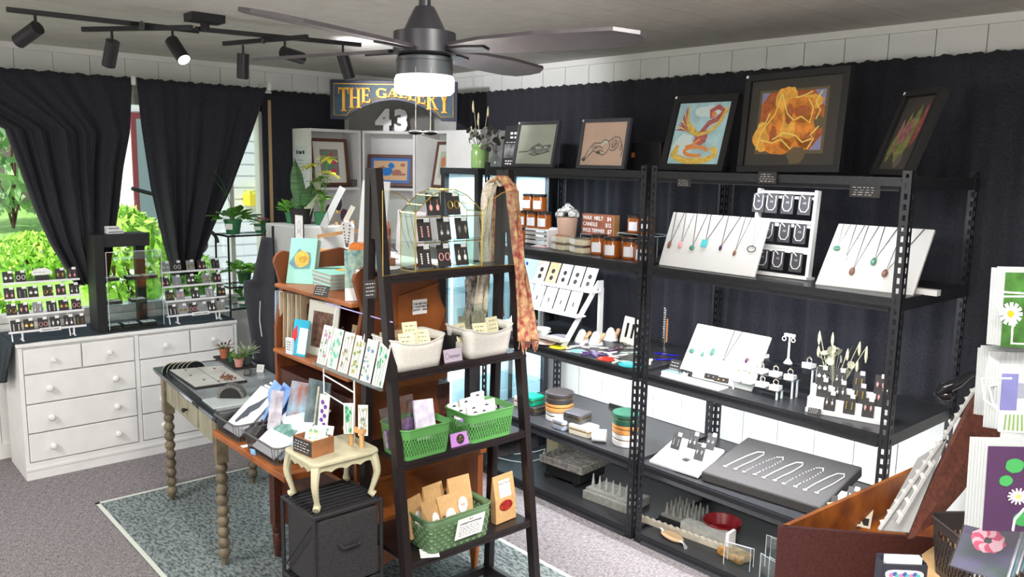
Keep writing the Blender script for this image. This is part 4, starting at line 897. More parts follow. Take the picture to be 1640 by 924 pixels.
# wax melt tubs
def tub_b():
    t = thing('wax_melt_tub', '', 'wax melt tub'); m = MB()
    m.prism([(-.040, -.033), (.040, -.033), (.040, .033), (-.040, .033)], 0, .030, 'z'); m.obj('tub', mat('cream_wax', (.72, .66, .48), .4), t, bevel=.006)
    m = MB(); m.box(-.043, .043, -.036, .036, .031, .039); m.obj('lid', glassy('tub_lid', (.95, .95, .9), .35), t)
    m = MB(); m.box(-.0425, -.012, -.0385, -.036, .008, .034); m.obj('sticker', M_PAPER, t); return t
for k, (u, v, dz_k, lab) in enumerate(((892, 401, 0, 'clear lidded tub of cream wax melts, bottom left of the pile'), (922, 406, 0, 'clear lidded tub of cream wax melts, bottom right of the pile'), (892, 401, .0405, 'clear lidded tub of wax melts, upper left of the pile'), (922, 406, .0405, 'clear lidded tub of wax melts, upper right of the pile'), (934, 392, .0405, 'clear lidded wax melt tub at the back right of the pile'))):
    p = PZ(u, v, Z4)
    if k == 4: p = PZ(922, 406, Z4)+Vector((.095, .06, 0)); dz_k = 0
    spawn('tub', tub_b, (p.x, p.y+.045, Z4+.0005+dz_k), lab, (0, 0, .05*(k-2)), 'wax melt tubs', (1.15, 1.15, 1))
m = MB(); p = PZ(862, 396, Z4); m.box(p.x-.06, p.x+.05, p.y+.0, p.y+.05, Z4, Z4+.004); tag(m.obj('small_price_card', mat('pink_card', (.65, .42, .38), .6)), 'pinkish card lying flat at the edge below the candles', 'card')
# ================================================================== shelf 4 right: necklace boards, card rack
def pend(m, x, z, kind):
    if kind == 'oval': m.ball((x, -.005, z), .0085, n=10, sq=(.75, .45, 1.35))
    elif kind == 'sq': m.box(x-.009, x+.007, -.008, -.002, z-.010, z+.010)
    elif kind == 'bar': m.tube([(x+.012*cos(a*pi/8), -.003, z+.008*sin(a*pi/8)) for a in range(16)], .0015, n=5, closed=True)
    elif kind == 'disc': m.cyl((x, -.001, z), (x, -.005, z), .013, n=14)
    elif kind == 'drop': m.ball((x, -.004, z), .006, n=8, sq=(.8, .5, 1.3))
    else: m.ball((x, -.004, z), .009, n=8, sq=(1, .5, .8))
def neck_board(label, W, H, loc, rot, items, name='necklace_board', th=.012):
    t = thing(name, label, 'display board', loc, rot=rot)
    m = MB(); m.box(0, W, 0, th, 0, H); m.obj('board', mat('board_white', (.66, .66, .65), .6), t, bevel=.003)
    m = MB(); m.box(W*.05, W*.95, th, th+.006, 0, .01); m.obj('foot', M_WHITE, t)
    return t
def necklaces(par_loc, rot, W, H, items, where):
    E_ = Euler(rot).to_matrix()
    for i, (x0, x1, xp, zp, cm, cr, kind, pm, lab) in enumerate(items):
        t = thing('necklace', lab, 'necklace', Vector(par_loc)+E_@Vector((0, -.0012, 0)), rot=rot)
        cr *= 1.9; cm = CHG if cm is M_SILV else cm
        m = MB(); m.tube([(x0*W, -.0015, H-.001), (xp*W, -.002, zp*H+.008), (x1*W, -.0015, H-.001)], cr, n=4)
        for (xx, q) in ((x0, .5), (x0, .7), (x1, .3), (x1, .5), (x1, .75)):
            if cr > .0018: m.ball((W*(xx+(xp-xx)*q), -.002, H+(zp*H+.008-H)*q), .0022, n=5)
        m.obj('chain', cm, t); m = MB(); pend(m, 0, 0, kind); q_ = m.obj('pendant', pm, t, smooth=True); q_.location = (xp*W, 0, zp*H); q_.scale = (1.7, 1.3, 1.7)
        m = MB(); q = .42; m.ball((W*(x1+(xp-x1)*q)+.004, -.003, H+(zp*H-H)*q), .004, n=6); m.obj('clear_tag', M_GLASS, t)
CH = mat('dark_chain', (.09, .08, .08), .5); CHG = mat('grey_chain', (.26, .26, .26), .5)
a, W, H, an = lean((1051, 428), (1204, 441), (1075, 343.5), .06); loc = (a.x+.012, .06, Z4+.0025); rot = (-an, 0, 0)
neck_board('tilted white board of seven stone necklaces next to the middle post', W, H, loc, rot, None)
nn = 'necklace with {} on the left tilted middle shelf board'
necklaces(loc, rot, W, H, [(.04, .13, .07, .38, CH, .0011, 'oval', M_BROWN, nn.format('a long brown stone, leftmost')), (.15, .24, .19, .40, CH, .0008, 'oval', M_PINK, nn.format('a red stone')), (.27, .38, .32, .37, CH, .0011, 'blob', M_GREENS, nn.format('a dark green stone')),
      (.42, .55, .44, .47, CH, .0012, 'sq', M_TURQ, nn.format('a square turquoise stone')), (.60, .72, .61, .42, CH, .0012, 'drop', mat('purple_stone', (.08, .02, .10), .2), nn.format('a small purple drop')), (.77, .83, .76, .36, CH, .0009, 'drop', M_BROWN, nn.format('a tiny dark drop')), (.88, .96, .91, .46, M_SILV, .0006, 'bar', CH, nn.format('an open silver loop'))], '')
a, W, H, an = lean((1302, 449), (1425, 470), (1354, 362), .12); W = .375; loc = (a.x+.02, .10, Z4+.0025); rot = (-R(40), 0, R(6))
neck_board('tilted white board of five teardrop necklaces behind the right front post', W, .31, loc, rot, None, th=.014)
nr = 'necklace with {} on the right tilted middle shelf board'
necklaces(loc, rot, W, .31, [(.06, .14, .09, .58, M_SILV, .0008, 'blob', M_GREENS, nr.format('a curled green charm')), (.20, .29, .22, .44, CH, .0009, 'drop', M_PEARL, nr.format('a small pearl drop')), (.33, .44, .34, .24, CH, .0009, 'oval', M_BROWN, nr.format('a long red brown stone')), (.50, .64, .52, .42, CH, .0010, 'oval', M_GREENS, nr.format('a green teardrop')), (.70, .90, .67, .26, CH, .0010, 'oval', M_BROWN, nr.format('a brown teardrop near the post'))], '')
m = MB(); p = PZ(1440, 478, Z4); m.box(p.x-.03, p.x+.065, .20, .235, Z4+.0005, Z4+.022); tag(m.obj('white_foot_block', M_WHITE), 'white block under the right necklace board beside the post', 'block')
# card rack with eleven bracelet cards
rx, ry, RW, RH = .415, .20, .285, .375
t = thing('card_rack', 'white upright rack hung with eleven black bracelet cards', 'rack', (rx, ry, Z4+.0005), rot=(R(-5), 0, 0))
for x in (0, RW-.014): m = MB(); m.box(x, x+.014, 0, .03, 0, RH); m.obj('upright', M_WHITE, t)
for z in (.0, .105, .12, .215, .232, .335, .355): m = MB(); m.box(.014, RW-.014, .005, .012, z, z+.014 if z < .3 else z+.012); m.obj('rail', M_WHITE, t)
m = MB(); m.box(-.01, RW+.01, -.03, .04, 0, .012); m.obj('base', M_WHITE, t)
def bcard():
    t = thing('bracelet_card', '', 'bracelet card'); w_, h = .058, .082
    m = MB(); m.box(-w_/2, w_/2, 0, .0015, 0, h); m.obj('card', mat('card_slate', (.06, .06, .07), .6), t)
    m = MB(); m.tube([(-.02, -.002, h*.93), (-.021, -.003, h*.35), (-.010, -.003, h*.16), (.010, -.003, h*.16), (.021, -.003, h*.35), (.021, -.002, h*.93)], .0022, n=5); m.obj('bracelet', M_PEARL, t)
    m = MB(); m.tube([(-.016, -.003, h*1.0), (-.004, -.005, h*.92), (.003, -.004, h*.82)], .0022, n=5); m.obj('hook', M_PAPER, t)
    text('AB', .013, mat('card_logo', (.45, .5, .6), .5), t, (0, -.001, h*.6), ext=.0002, name='logo'); return t
rowt = ('top row', 'middle row', 'bottom row')
for r_i, (z, xs) in enumerate(((.270, (.015, .080, .155, .235)), (.148, (.030, .078, .155, .228)), (.028, (.065, .14, .225)))):
    for k, x in enumerate(xs):
        q = Euler((R(-5), 0, 0)).to_matrix() @ Vector((x, -.006-.002*(k % 2), z))
        spawn('bcard', bcard, Vector((rx, ry, Z4))+q, 'black card with a pale looped bracelet, %s in the %s of the white rack' % (ORD[k], rowt[r_i]), (R(-5), 0, 0), 'bracelet cards on the white rack')
# ================================================================== shelf 3 left
Zs = Z3+.0005
# white stepped stand with plates and dishes
o = PZ(858, 516, Z3)
t = thing('white_display_stand', 'white two tier wooden stand holding patterned outlet cover plates', 'display stand', (-1.125, .24, Zs))
SWd = .50
for x in (0, SWd-.016):
    m = MB(); m.prism([(-.16, 0), (-.12, 0), (.12, .30), (.16, .30), (.16, .34), (.12, .34)], x, x+.012, 'x'); m.box(x, x+.016, .13, .16, 0, .30); m.obj('side_frame', M_WHITE, t)
for (y, z) in ((-.15, .03), (-.03, .15), (.09, .275)): m = MB(); m.box(-.01, SWd+.01, y-.03, y+.04, z, z+.008); m.box(-.01, SWd+.01, y-.034, y-.03, z, z+.018); m.obj('ledge', M_WHITE, t)
PM = [mat('plate_rose', (.60, .42, .36), .5, col2=(.80, .70, .62), nscale=40), mat('plate_tan', (.62, .44, .26), .5, noise=.2, nscale=40), mat('plate_blue', (.62, .70, .82), .5), mat('plate_ivory', (.74, .68, .62), .5, noise=.1), mat('plate_white', (.80, .78, .76), .5),
      mat('plate_mint', (.45, .62, .55), .5, col2=(.62, .74, .70), nscale=60), mat('plate_cream', (.80, .80, .74), .5), mat('plate_pearl', (.84, .84, .84), .5), mat('plate_shell', (.82, .78, .72), .5), mat('plate_gold', (.70, .52, .30), .5, col2=(.80, .74, .60), nscale=50)]
PN = ['rose speckled', 'tan', 'pale blue', 'ivory', 'white', 'mint speckled', 'cream', 'pearl white', 'shell', 'gold speckled']
for k in range(10):
    up = k < 5; x = -1.125+.048+(k % 5)*.098; W_, H_ = .086, .134
    base = Vector((x, .24+(.075 if up else -.045), Zs+(.2835 if up else .1585)))
    tt = thing('outlet_cover_plate', '%s %s cover plate on the %s tier of the white display stand' % (PN[k], 'outlet' if up else 'switch', 'upper' if up else 'lower'), 'cover plate', base, rot=(R(-24), 0, 0), group='cover plates on the white stand')
    m = MB(); m.box(-W_/2, W_/2, 0, .004, 0, H_); m.obj('plate', PM[k], tt, bevel=.0015)
    if up:
        for z in (.038, .080): m = MB(); m.cyl((0, -.0008, z), (0, .001, z), .0145, n=16); m.obj('outlet_hole', M_BLACK, tt)
    else: m = MB(); m.box(-.005, .005, -.0008, .001, .046, .072); m.obj('switch_slot', M_BLACK, tt)
def dish_b(mm, r_=.045, lip=.012):
    def f():
        t = thing('small_dish', '', 'dish'); m = MB(); m.lathe([(r_*.55, 0), (r_*.8, lip*.4), (r_, lip), (r_*.97, lip+.002), (r_*.75, lip*.6), (.001, .003)], n=24); m.obj('bowl', mm, t, smooth=True); return t
    return f
M_DISH = [mat('dish_white', (.82, .82, .80), .25), mat('dish_mint', (.60, .74, .66), .25), mat('dish_pink', (.78, .60, .52), .25), mat('dish_lilac', (.70, .66, .80), .25)]
for k, (x, mm, lab) in enumerate(((-1.06, 0, 'white bowl on the lowest ledge of the white stand, left'), (-.93, 0, 'white bowl on the lowest ledge of the white stand, middle'), (-.80, 0, 'white bowl on the lowest ledge of the white stand, right'))):
    spawn('bowl', dish_b(M_DISH[0], .05, .035), (x, .075+.02, Zs+.0385), lab, group='bowls on the white stand')
for k, (u, v, mm, lab) in enumerate(((868, 534, 0, 'white round saucer at the back left of the craft shelf'), (862, 544, 1, 'mint rimmed saucer at the left edge of the craft shelf'), (896, 542, 3, 'lilac saucer right of the mint rimmed saucer'), (874, 552, 2, 'pink saucer nearest the shelf edge at left'))):
    p = PZ(u, v, Z3); spawn(('dish', mm), dish_b(M_DISH[mm], .056, .012), (max(p.x, -1.15), max(p.y-.0, .055), Zs), lab, group='small round saucers')
# paper cone cups lying on their sides
for k, (u, v, lab) in enumerate(((928, 548, 'white and tan folded cone lamp, left of three'), (950, 552, 'white and tan folded cone lamp, middle of three'), (974, 545, 'white and tan folded cone lamp, right of three'))):
    p = PZ(u, v, Z3)
    def cone():
        t = thing('folded_cone', '', 'ornament'); m = MB(); m.lathe([(.032, 0), (.030, .01), (.012, .052), (.002, .058)], n=18); m.obj('cone', M_WHITE2, t, smooth=True)
        m = MB(); 
        for q in range(5): m.ball((.018+.003*q, -.012+.006*q, .012+.008*q), .010, n=7)
        m.obj('tan_cluster', mat('tan_cluster', (.66, .42, .24), .6, noise=.3, nscale=90), t, smooth=True); return t
    spawn('cone', cone, (p.x, p.y+.02, Zs), lab, (0, 0, .3*k), group='folded cones', scale=(1.35, 1.35, 1.25))
# colourful flat stained glass suncatchers lying on the shelf
SC = [('yellow', (.75, .68, .03)), ('pale blue', (.25, .55, .78)), ('dark violet', (.07, .04, .16)), ('red', (.65, .05, .03)), ('turquoise and green', (.05, .50, .55)), ('blue', (.03, .02, .62)), ('deep blue', (.03, .02, .70)), ('black', (.02, .02, .02)), ('plum', (.10, .05, .10)), ('white', (.8, .8, .8)), ('pearl', (.75, .72, .70)), ('grey', (.35, .35, .35)), ('ivory', (.8, .78, .7)), ('mint', (.55, .7, .6))]
pos = [(890, 557, 0, .038, 1), (925, 563, 1, .03, 1), (951, 567, 2, .055, 6), (970, 576, 3, .036, 1), (1010, 585, 4, .045, 1), (1068, 568, 5, .045, 2), (1066, 576, 6, .038, 2), (985, 560, 8, .05, 2), (1000, 550, 7, .045, 3), (930, 555, 9, .045, 3), (905, 567, 9, .04, 2), (990, 570, 10, .045, 2), (1040, 580, 12, .045, 2), (990, 579, 13, .04, 3), (958, 557, 10, .04, 2), (1008, 565, 13, .035, 2), (915, 557, 12, .035, 2), (975, 566, 9, .04, 3), (1020, 558, 11, .045, 3)]
for i, (u, v, c, r_, petals) in enumerate(pos):
    r_ *= 1.35
    p = PZ(u, v, Z3); nm, cc = SC[c]
    t = thing('suncatcher', '%s flat glass suncatcher lying on the craft shelf, %s' % (nm, ['near the left edge', 'beside the cones', 'in the middle near the edge', 'at the shelf edge', 'right beside the middle post', 'behind the chalk card', 'just behind the chalk card tip', 'below the outlet frame', 'in front of the outlet frame', 'left of the first cone', 'left of the violet flower', 'right of the red one', 'under the right unit edge', 'left of the turquoise one', 'behind the violet flower', 'against the middle post', 'between saucers and cones', 'above the red one', 'behind the middle post'][i]), 'suncatcher', (p.x, max(p.y, .07), Zs+.0004*(i % 5)), rz=i*.7)
    m = MB()
    if petals == 1: m.lathe([(r_, 0), (r_, .003), (.001, .004)], n=22)
    else:
        for k in range(petals):
            a = k*2*pi/petals; m.lathe([(r_*.5, .0), (r_*.5, .003), (.001, .0035)], (0, 0, 0), n=10, T=Matrix.Rotation(a, 4, 'Z') @ Matrix.Translation((r_*.55, 0, 0)) @ Matrix.Diagonal((1.15, .42, 1, 1)))
    m.obj('glass', mat('glass_'+nm.replace(' ', '_'), cc, .12), t)
    m = MB(); m.tube([(r_*1.0*cos(a*pi/8), r_*1.0*sin(a*pi/8)*(.9 if petals == 1 else .6), .002) for a in range(16)], .0012, n=4, closed=True); m.obj('lead_rim', M_SILV if c > 8 else M_BLACK, t)
# outlet frame standing
p = PZ(988, 548, Z3); t = thing('double_outlet_frame', 'ivory frame with two tall openings standing near the middle post', 'frame', (p.x+.0, p.y+.02, Zs), rot=(R(-14), 0, R(-8))); t.scale = (1.15, 1, 1.15)
m = MB()
for a, b, c, d in ((0, .105, 0, .03), (0, .105, .10, .13), (0, .022, .03, .10), (.043, .062, .03, .10), (.083, .105, .03, .10)): m.box(a, b, 0, .006, c, d)
m.obj('frame', mat('ivory_frame', (.80, .74, .60), .5), t); m = MB(); m.box(0, .105, .03, .055, 0, .004); m.obj('foot', M_WHITE, t)
# blue and white plate leaning in the back at the left, jewelry tree near the post
p = PY(848, 482, .50); m = MB(); m.box(p.x-.05, p.x+.06, .44, .53, Zs, p.z-.0005); tag(m.obj('black_plinth', M_CARD), 'black block carrying the blue dotted platter at the back left', 'block')
t = thing('blue_pattern_plate', 'white oval platter with blue dots on a black block behind the plate stand', 'platter', (p.x, .50, p.z), rot=(R(-12), 0, R(15)))
m = MB(); m.lathe([(.07, 0), (.10, .006), (.098, .010), (.07, .004), (.001, .004)], n=30, T=Matrix.Translation((0, 0, .185)) @ Matrix.Rotation(R(90), 4, 'X') @ Matrix.Diagonal((.62, 1.75, 1, 1))); m.obj('plate', M_WHITE2, t, smooth=True)
for k in range(9): a = k*2*pi/9; m = MB(); m.ball((.052*cos(a), -.0105, .185+.150*sin(a)), .010, n=8, sq=(.8, .25, 1.2)); m.obj('blue_dot', mat('cobalt', (.02, .03, .45), .3), t, smooth=True)
p = PZ(1048, 556, Z3); t = thing('jewelry_tree', 'slim beaded jewelry tree right of the middle post', 'jewelry stand', (p.x+.02, p.y+.06, Zs))
lathe_obj([(.035, 0), (.035, .004), (.006, .008), (.004, .012)], 'base', M_GLC, t)
m = MB(); m.tube([(0, 0, .012), (0, 0, .21)], .003); m.obj('stem', M_SILV, t)
m = MB()
for k in range(12): m.ball((.014, 0, .03+.011*k), .006, n=7)
m.obj('beads', mat('orange_bead', (.66, .32, .12), .4), t, smooth=True)
m = MB()
for k in range(14): m.ball((-.004, -.006, .05+.0125*k), .004, n=6)
m.obj('pale_beads', M_PEARL, t, smooth=True)
# small hanging green earrings on a black pin board near centre (thin stand)
# ================================================================== shelf 3 right
a, W, H, an = lean((1074, 588), (1190, 614), (1106, 508.5), .12); loc = (a.x+.035, .13, Zs+.002); rot = (-an, 0, 0)
neck_board('tilted white board of eight small pendants beside the ring display', W, H, loc, rot, None)
nb = 'necklace with {} on the white board beside the ring display'
items = []
for k, (x, z, kd, pm, d) in enumerate(((.08, .46, 'blob', M_GREENS, 'a pale green leaf'), (.24, .44, 'drop', M_GREENS, 'a green drop'), (.36, .52, 'oval', M_GREENS, 'a large green stone'), (.53, .34, 'oval', M_PEARL, 'a pearl on a bead chain'), (.70, .46, 'disc', M_SILV, 'a round silver medal'), (.82, .50, 'drop', mat('purple_stone', (.08, .02, .10), .2), 'a small purple drop'), (.90, .40, 'blob', M_PEARL, 'a pale flower'), (.975, .40, 'drop', M_BROWN, 'a brown drop at far right'))):
    items.append((x+.0, min(x+.10, .99), x, z, M_SILV if k != 3 else CH, .0006 if k != 3 else .0012, kd, pm, nb.format(d)))
necklaces(loc, rot, W, H, items, '')
chalk_card(1090, 588, .062, .078, .07, 'black chalk card leaning on the left end of the pendant board', 11, rot=(R(-30), 0, R(0)), zoff=Vector((PZ(1098, 597, Z3).x-.015, .085, Zs)))
p = PZ(1062, 605, Z3); t = thing('white_glass_box', 'small white and glass box at the shelf edge right of the middle post', 'box', (p.x+.02, .07, Zs))
m = MB(); m.box(-.055, .055, -.03, .03, 0, .022); m.obj('box', M_WHITE2, t, bevel=.002); m = MB(); m.box(-.05, .05, -.026, .026, .0225, .027); m.obj('glass_top', M_GLASSD, t)
m = MB(); m.tube([(.03, 0, .028), (.035, -.005, .045), (.045, 0, .028)], .003); m.obj('clasp', M_BLACK, t)
# clip cards at the edge
p = PZ(1085, 606, Z3)
t = thing('white_tray', 'low white tray of hair clip cards at the shelf edge', 'tray', (.05, .05, Zs)); m = MB(); m.box(.04, .36, -.025, .055, 0, .006); m.obj('tray', M_WHITE2, t)
for k, (u, v, c) in enumerate(((1096, 604, 0), (1118, 601, 1), (1136, 612, 0), (1152, 618, 1), (1168, 614, 0))):
    p = PZ(u, v, Z3); p.y = max(p.y, .05)
    t = thing('clip_card', 'small black card of hair pins lying at the shelf edge, %s from the left' % ORD[k], 'clip card', (p.x, p.y+.01, Zs+.0068+.0025*k), rot=(R(-18), 0, R(-4+5*k)), group='hair pin cards')
    m = MB(); m.box(-.035, .035, 0, .0012, 0, .024); m.obj('card', M_CARD, t)
    for s in (-.012, .012): m = MB(); m.ball((s, -.003, .012), .004, n=7); m.obj('pin', M_SILV if c == 0 else mat('amber_pin', (.75, .38, .12), .3), t, smooth=True)
# ring stairs: three acrylic steps with white ring blocks
sx0 = .50
t = thing('acrylic_ring_stairs', 'three level clear acrylic step stand for rings', 'riser', (0, 0, 0))
steps = [(.42, .66, .10, .155, .035), (.43, .69, .17, .225, .075), (.45, .74, .24, .295, .125)]
for (a_, b_, y0_, y1_, h_) in steps:
    m = MB(); m.box(a_, b_, y0_, y1_, Zs+h_, Zs+h_+.003); st = m.obj('step', M_GLASSD, t)
    m = MB()
    for x_ in (a_+.01, b_-.014): m.box(x_, x_+.006, y0_+.004, y0_+.012, Zs, Zs+h_); m.box(x_, x_+.006, y1_-.012, y1_-.004, Zs, Zs+h_)
    m.obj('support', mat('acrylic_edge', (.75, .8, .82), .2), st)
def ringblock():
    t = thing('ring_block', '', 'ring holder'); m = MB(); m.prism([(-.018, 0), (.018, 0), (.018, .012), (-.018, .018)], -.015, .015, 'x'); m.obj('block', M_WHITE2, t, bevel=.001)
    m = MB(); m.tube([(0+.008*cos(a*pi/7), 0, .023+.008*sin(a*pi/7)) for a in range(14)], .0013, n=5, closed=True); m.obj('ring', M_SILV, t)
    m = MB(); m.ball((0, 0, .033), .0035, n=6); m.obj('stone', M_GOLD, t, smooth=True); return t
k = 0
for si, (xs, y, h_) in enumerate((((.445, .50, .565, .63), .127, .038), ((.45, .515, .585, .655), .197, .078), ((.47, .70), .267, .128))):
    for j, x_ in enumerate(xs):
        spawn('ring', ringblock, (x_, y, Zs+h_+.0005), 'white block with a silver ring, %s from the left on the %s acrylic step' % (ORD[j], ('lowest', 'middle', 'top')[si]), (0, 0, .1*(j-1)), group='ring blocks', scale=(1.4, 1.4, 1.4)); k += 1
t = thing('t_bar_stand', 'white T shaped earring stand on the top acrylic step', 'jewelry stand', (.60, .267, Zs+.1285))
m = MB(); m.lathe([(.020, 0), (.012, .012), (.005, .022), (.004, .115), (.004, .12)], n=14); m.obj('stem', M_WHITE2, t, smooth=True); m = MB(); m.box(-.026, .026, -.006, .006, .118, .132); m.obj('crossbar', M_WHITE2, t, bevel=.003)
for s in (-1, 1): m = MB(); m.tube([(s*.022+.009*cos(a*pi/6), -.008, .108+.009*sin(a*pi/6)) for a in range(12)], .002, n=5, closed=True); m.obj('hoop', M_PEARL, t)
# dried flower vase at the right
p = PZ(1340, 640, Z3); t = thing('dried_flower_vase', 'clear bottle of pale dried stems and leaves behind the earring board', 'vase', (.80, .30, Zs))
lathe_obj([(.03, 0), (.034, .006), (.034, .05), (.016, .075), (.016, .10), (.019, .102)], 'bottle', M_GLC, t)
dried(t, [(-.08, 0, .29, .06), (-.03, .02, .29, .06), (.09, .02, .27, .06), (.13, 0, .26, .07), (-.09, .02, .22, .05), (.06, -.02, .24, .05), (.11, -.03, .20, .05)], 18, mat('pale_stem', (.62, .60, .38), .8), M_EUC2, 12, .018)
# tilted white earring board with dangling cards
t = thing('earring_board', 'white tiered board packed with small black earring cards near the right front post', 'display board', (.83, .065, Zs), rz=R(14))
m = MB(); m.box(-.02, .29, -.012, .012, 0, .018); m.box(-.02, .29, .01, .05, .0, .06); m.box(-.02, .29, .05, .09, 0, .10); m.obj('tiers', M_WHITE2, t, bevel=.002)
k = 0; names3 = ('front row', 'middle row', 'back row')
for r_i, (y, z, xs, h_) in enumerate(((-.002, .0185, (.07, .145, .215), .058), (.03, .0605, (.03, .10, .175, .255), .062), (.07, .1005, (.015, .085, .16, .24), .062))):
    for j, x_ in enumerate(xs):
        q = Matrix.Rotation(R(14), 3, 'Z') @ Vector((x_, y, z))
        card((1, 3, 4, 0)[(k) % 4], False, (0, 1, 2, 3)[k % 4], Vector((.83, .065, Zs))+q, 'black earring card, %s from the left in the %s of the tiered white board' % (ORD[j], names3[r_i]), (R(-12), 0, R(14)), 'earring cards on the tiered white board', .044, .076); k += 1
q = Matrix.Rotation(R(14), 3, 'Z') @ Vector((.02, -.028, 0)); chalk_card(0, 0, .05, .026, 0, 'tiny black label card at the left front corner of the tiered earring board', 21, rot=(R(-25), 0, R(14)), zoff=Vector((.83, .065, Zs))+q)
# ================================================================== shelf 2 left: jewelry boxes
Zl = Z2+.0005
def zipbox(r_, h, mm, rectx=None):
    def f():
        t = thing('jewelry_box', '', 'jewelry box')
        def body(z0, z1):
            m = MB()
            if rectx:
                a, b = rectx; c = .014; m.prism([(-a+c, -b), (a-c, -b), (a, -b+c), (a, b-c), (a-c, b), (-a+c, b), (-a, b-c), (-a, -b+c)], z0, z1, 'z')
            else: m.lathe([(r_, z0), (r_, z1)], n=30)
            return m
        body(0, h*.52).obj('base', mm, t, bevel=.004, smooth=False); body(h*.56, h).obj('lid', mm, t, bevel=.006)
        m = MB()
        if rectx: a, b = rectx; m.box(-a*1.0, a*1.0, -b*1.0, b*1.0, h*.525, h*.555)
        else: m.lathe([(r_*.985, h*.522), (r_*.985, h*.558)], n=30)
        m.obj('zip', M_GOLD if mm != 'w' else M_SILV, t); return t
    return f
def mm_(n, c, r_=.4): return mat(n, c, r_)
BX = dict(green=mm_('box_green', (.0, .22, .13), .35), black=mm_('box_black', (.035, .03, .03), .4), tan=mm_('box_tan', (.55, .24, .07), .45), white=mm_('box_white', (.62, .61, .60), .45), blue=mm_('box_blue', (.38, .44, .56), .45), ivory=mm_('box_ivory', (.72, .68, .55), .45), dgreen=mm_('box_dark_green', (.02, .09, .055), .4), pink=mm_('box_pink', (.60, .48, .44), .45), grey=mm_('box_grey', (.05, .05, .055), .5))
def jb(key, r_, h, col, u, v, zadd, lab, rect=None, p=None, rz=0):
    p = p or PZ(u, v, Z2); spawn(('jb', key), zipbox(r_*1.32, h*1.06, BX[col], tuple(1.18*q for q in rect) if rect else None), (p[0], p[1], Zl+zadd*1.06), lab, (0, 0, rz))
c1 = PZ(908, 668, Z2); c1 = (-.735, .185)
jb('rw', .058, .050, 'white', 0, 0, 0, 'white round jewelry box at the bottom of the large stack', p=c1); jb('rt', .060, .045, 'tan', 0, 0, .0505, 'tan round jewelry box in the middle of the large stack', p=c1); jb('rb', .061, .055, 'black', 0, 0, .096, 'black round jewelry box on top of the large stack', p=c1)
c2 = (-.93, .16); jb('sp', 0, .055, 'pink', 0, 0, 0, 'pale pink square jewelry box at the left end', (.045, .045), (-1.04, .20)); jb('sb', 0, .045, 'black', 0, 0, 0, 'black square jewelry box beneath the green one', (.042, .042), (-.90, .15)); jb('sg', 0, .048, 'green', 0, 0, .046, 'bright green square jewelry box on top of the black one', (.045, .045), (-.925, .155), .0)
jb('bl', 0, .050, 'blue', 0, 0, 0, 'pale blue square jewelry box right of the large round stack', (.042, .050), (-.605, .10)); jb('iv', 0, .048, 'ivory', 0, 0, 0, 'ivory rectangular jewelry box in front of the pale blue one', (.062, .046), (-.465, .105), .1); jb('bk', 0, .048, 'grey', 0, 0, .0485, 'black square jewelry box resting on the blue and ivory boxes', (.055, .048), (-.535, .125), .1)
c3 = (-.22, .17); jb('qw', .058, .06, 'white', 0, 0, 0, 'white round jewelry box at the bottom of the stack by the middle post', p=c3); jb('qt', .059, .045, 'tan', 0, 0, .0605, 'tan round jewelry box in the middle of the stack by the middle post', p=c3); jb('qg', .060, .055, 'dgreen', 0, 0, .106, 'dark green round jewelry box on top of the stack by the middle post', p=c3)
t = thing('white_roll', 'white cardboard roll lying at the shelf edge right of the ivory box', 'roll', (-.325, .075, Zl+.034), rot=(0, R(90), R(35))); t.scale = (1.4, 1.4, 1.3)
m = MB(); m.lathe([(.0235, -.028), (.0235, .028)], n=20); m.obj('tube', M_WHITE2, t, smooth=True); m = MB(); m.lathe([(.019, .0285), (.001, .0286)], n=20); m.obj('core', mat('core', (.5, .4, .33), .7), t)
m = MB(); p = PZ(967, 642, Z2); m.box(-.72, -.60, .585, .60, Zl, Zl+.02); tag(m.obj('black_clip_box', M_BLACK), 'small dark box at the back edge of the shelf behind the jewelry boxes', 'box')
# ================================================================== shelf 2 right
def flat_board(loc, rz, W, D, tilt, label):
    t = thing('tilted_earring_board', label, 'display board', loc, rot=(R(tilt), 0, rz)); m = MB(); m.box(0, W, 0, D, 0, .014); m.obj('board', M_WHITE2, t, bevel=.002)
    for q in (.22, .40): m = MB(); m.box(.01, W*.7, D*q, D*q+.002, .0142, .0152); m.obj('groove', mat('groove', (.45, .45, .45), .7), t)
    m = MB(); m.box(.02, W-.02, D-.05, D-.04, -.05 if tilt > 5 else -.002, 0); m.obj('prop', M_WHITE2, t); return t
loc = Vector((.045, .03, Zl+.004)); t = flat_board(loc, R(4), .27, .24, 17, 'tilted white board with four earring cards right of the middle post')
E_ = Euler((R(17), 0, R(4))).to_matrix()
for k, (x_, y_) in enumerate(((.055, .135), (.125, .175), (.205, .205), (.205, .105))):
    card((3, 1, 0, 4)[k], False, 0, loc+E_@Vector((x_, y_, .0155)), 'black earring card %s on the tilted white board beside the middle post' % ('at far left', 'second from the left', 'at the upper right', 'at the lower right')[k], (R(17-42), 0, R(4)), 'cards on the tilted board', .050, .080)
m = MB(); q = loc+E_@Vector((.155, .07, .0155)); m.box(q.x-.017, q.x+.017, q.y, q.y+.03, q.z+.004, q.z+.008); tag(m.obj('blank_card', M_CARD), 'small plain black card lying on the tilted white board', 'card')
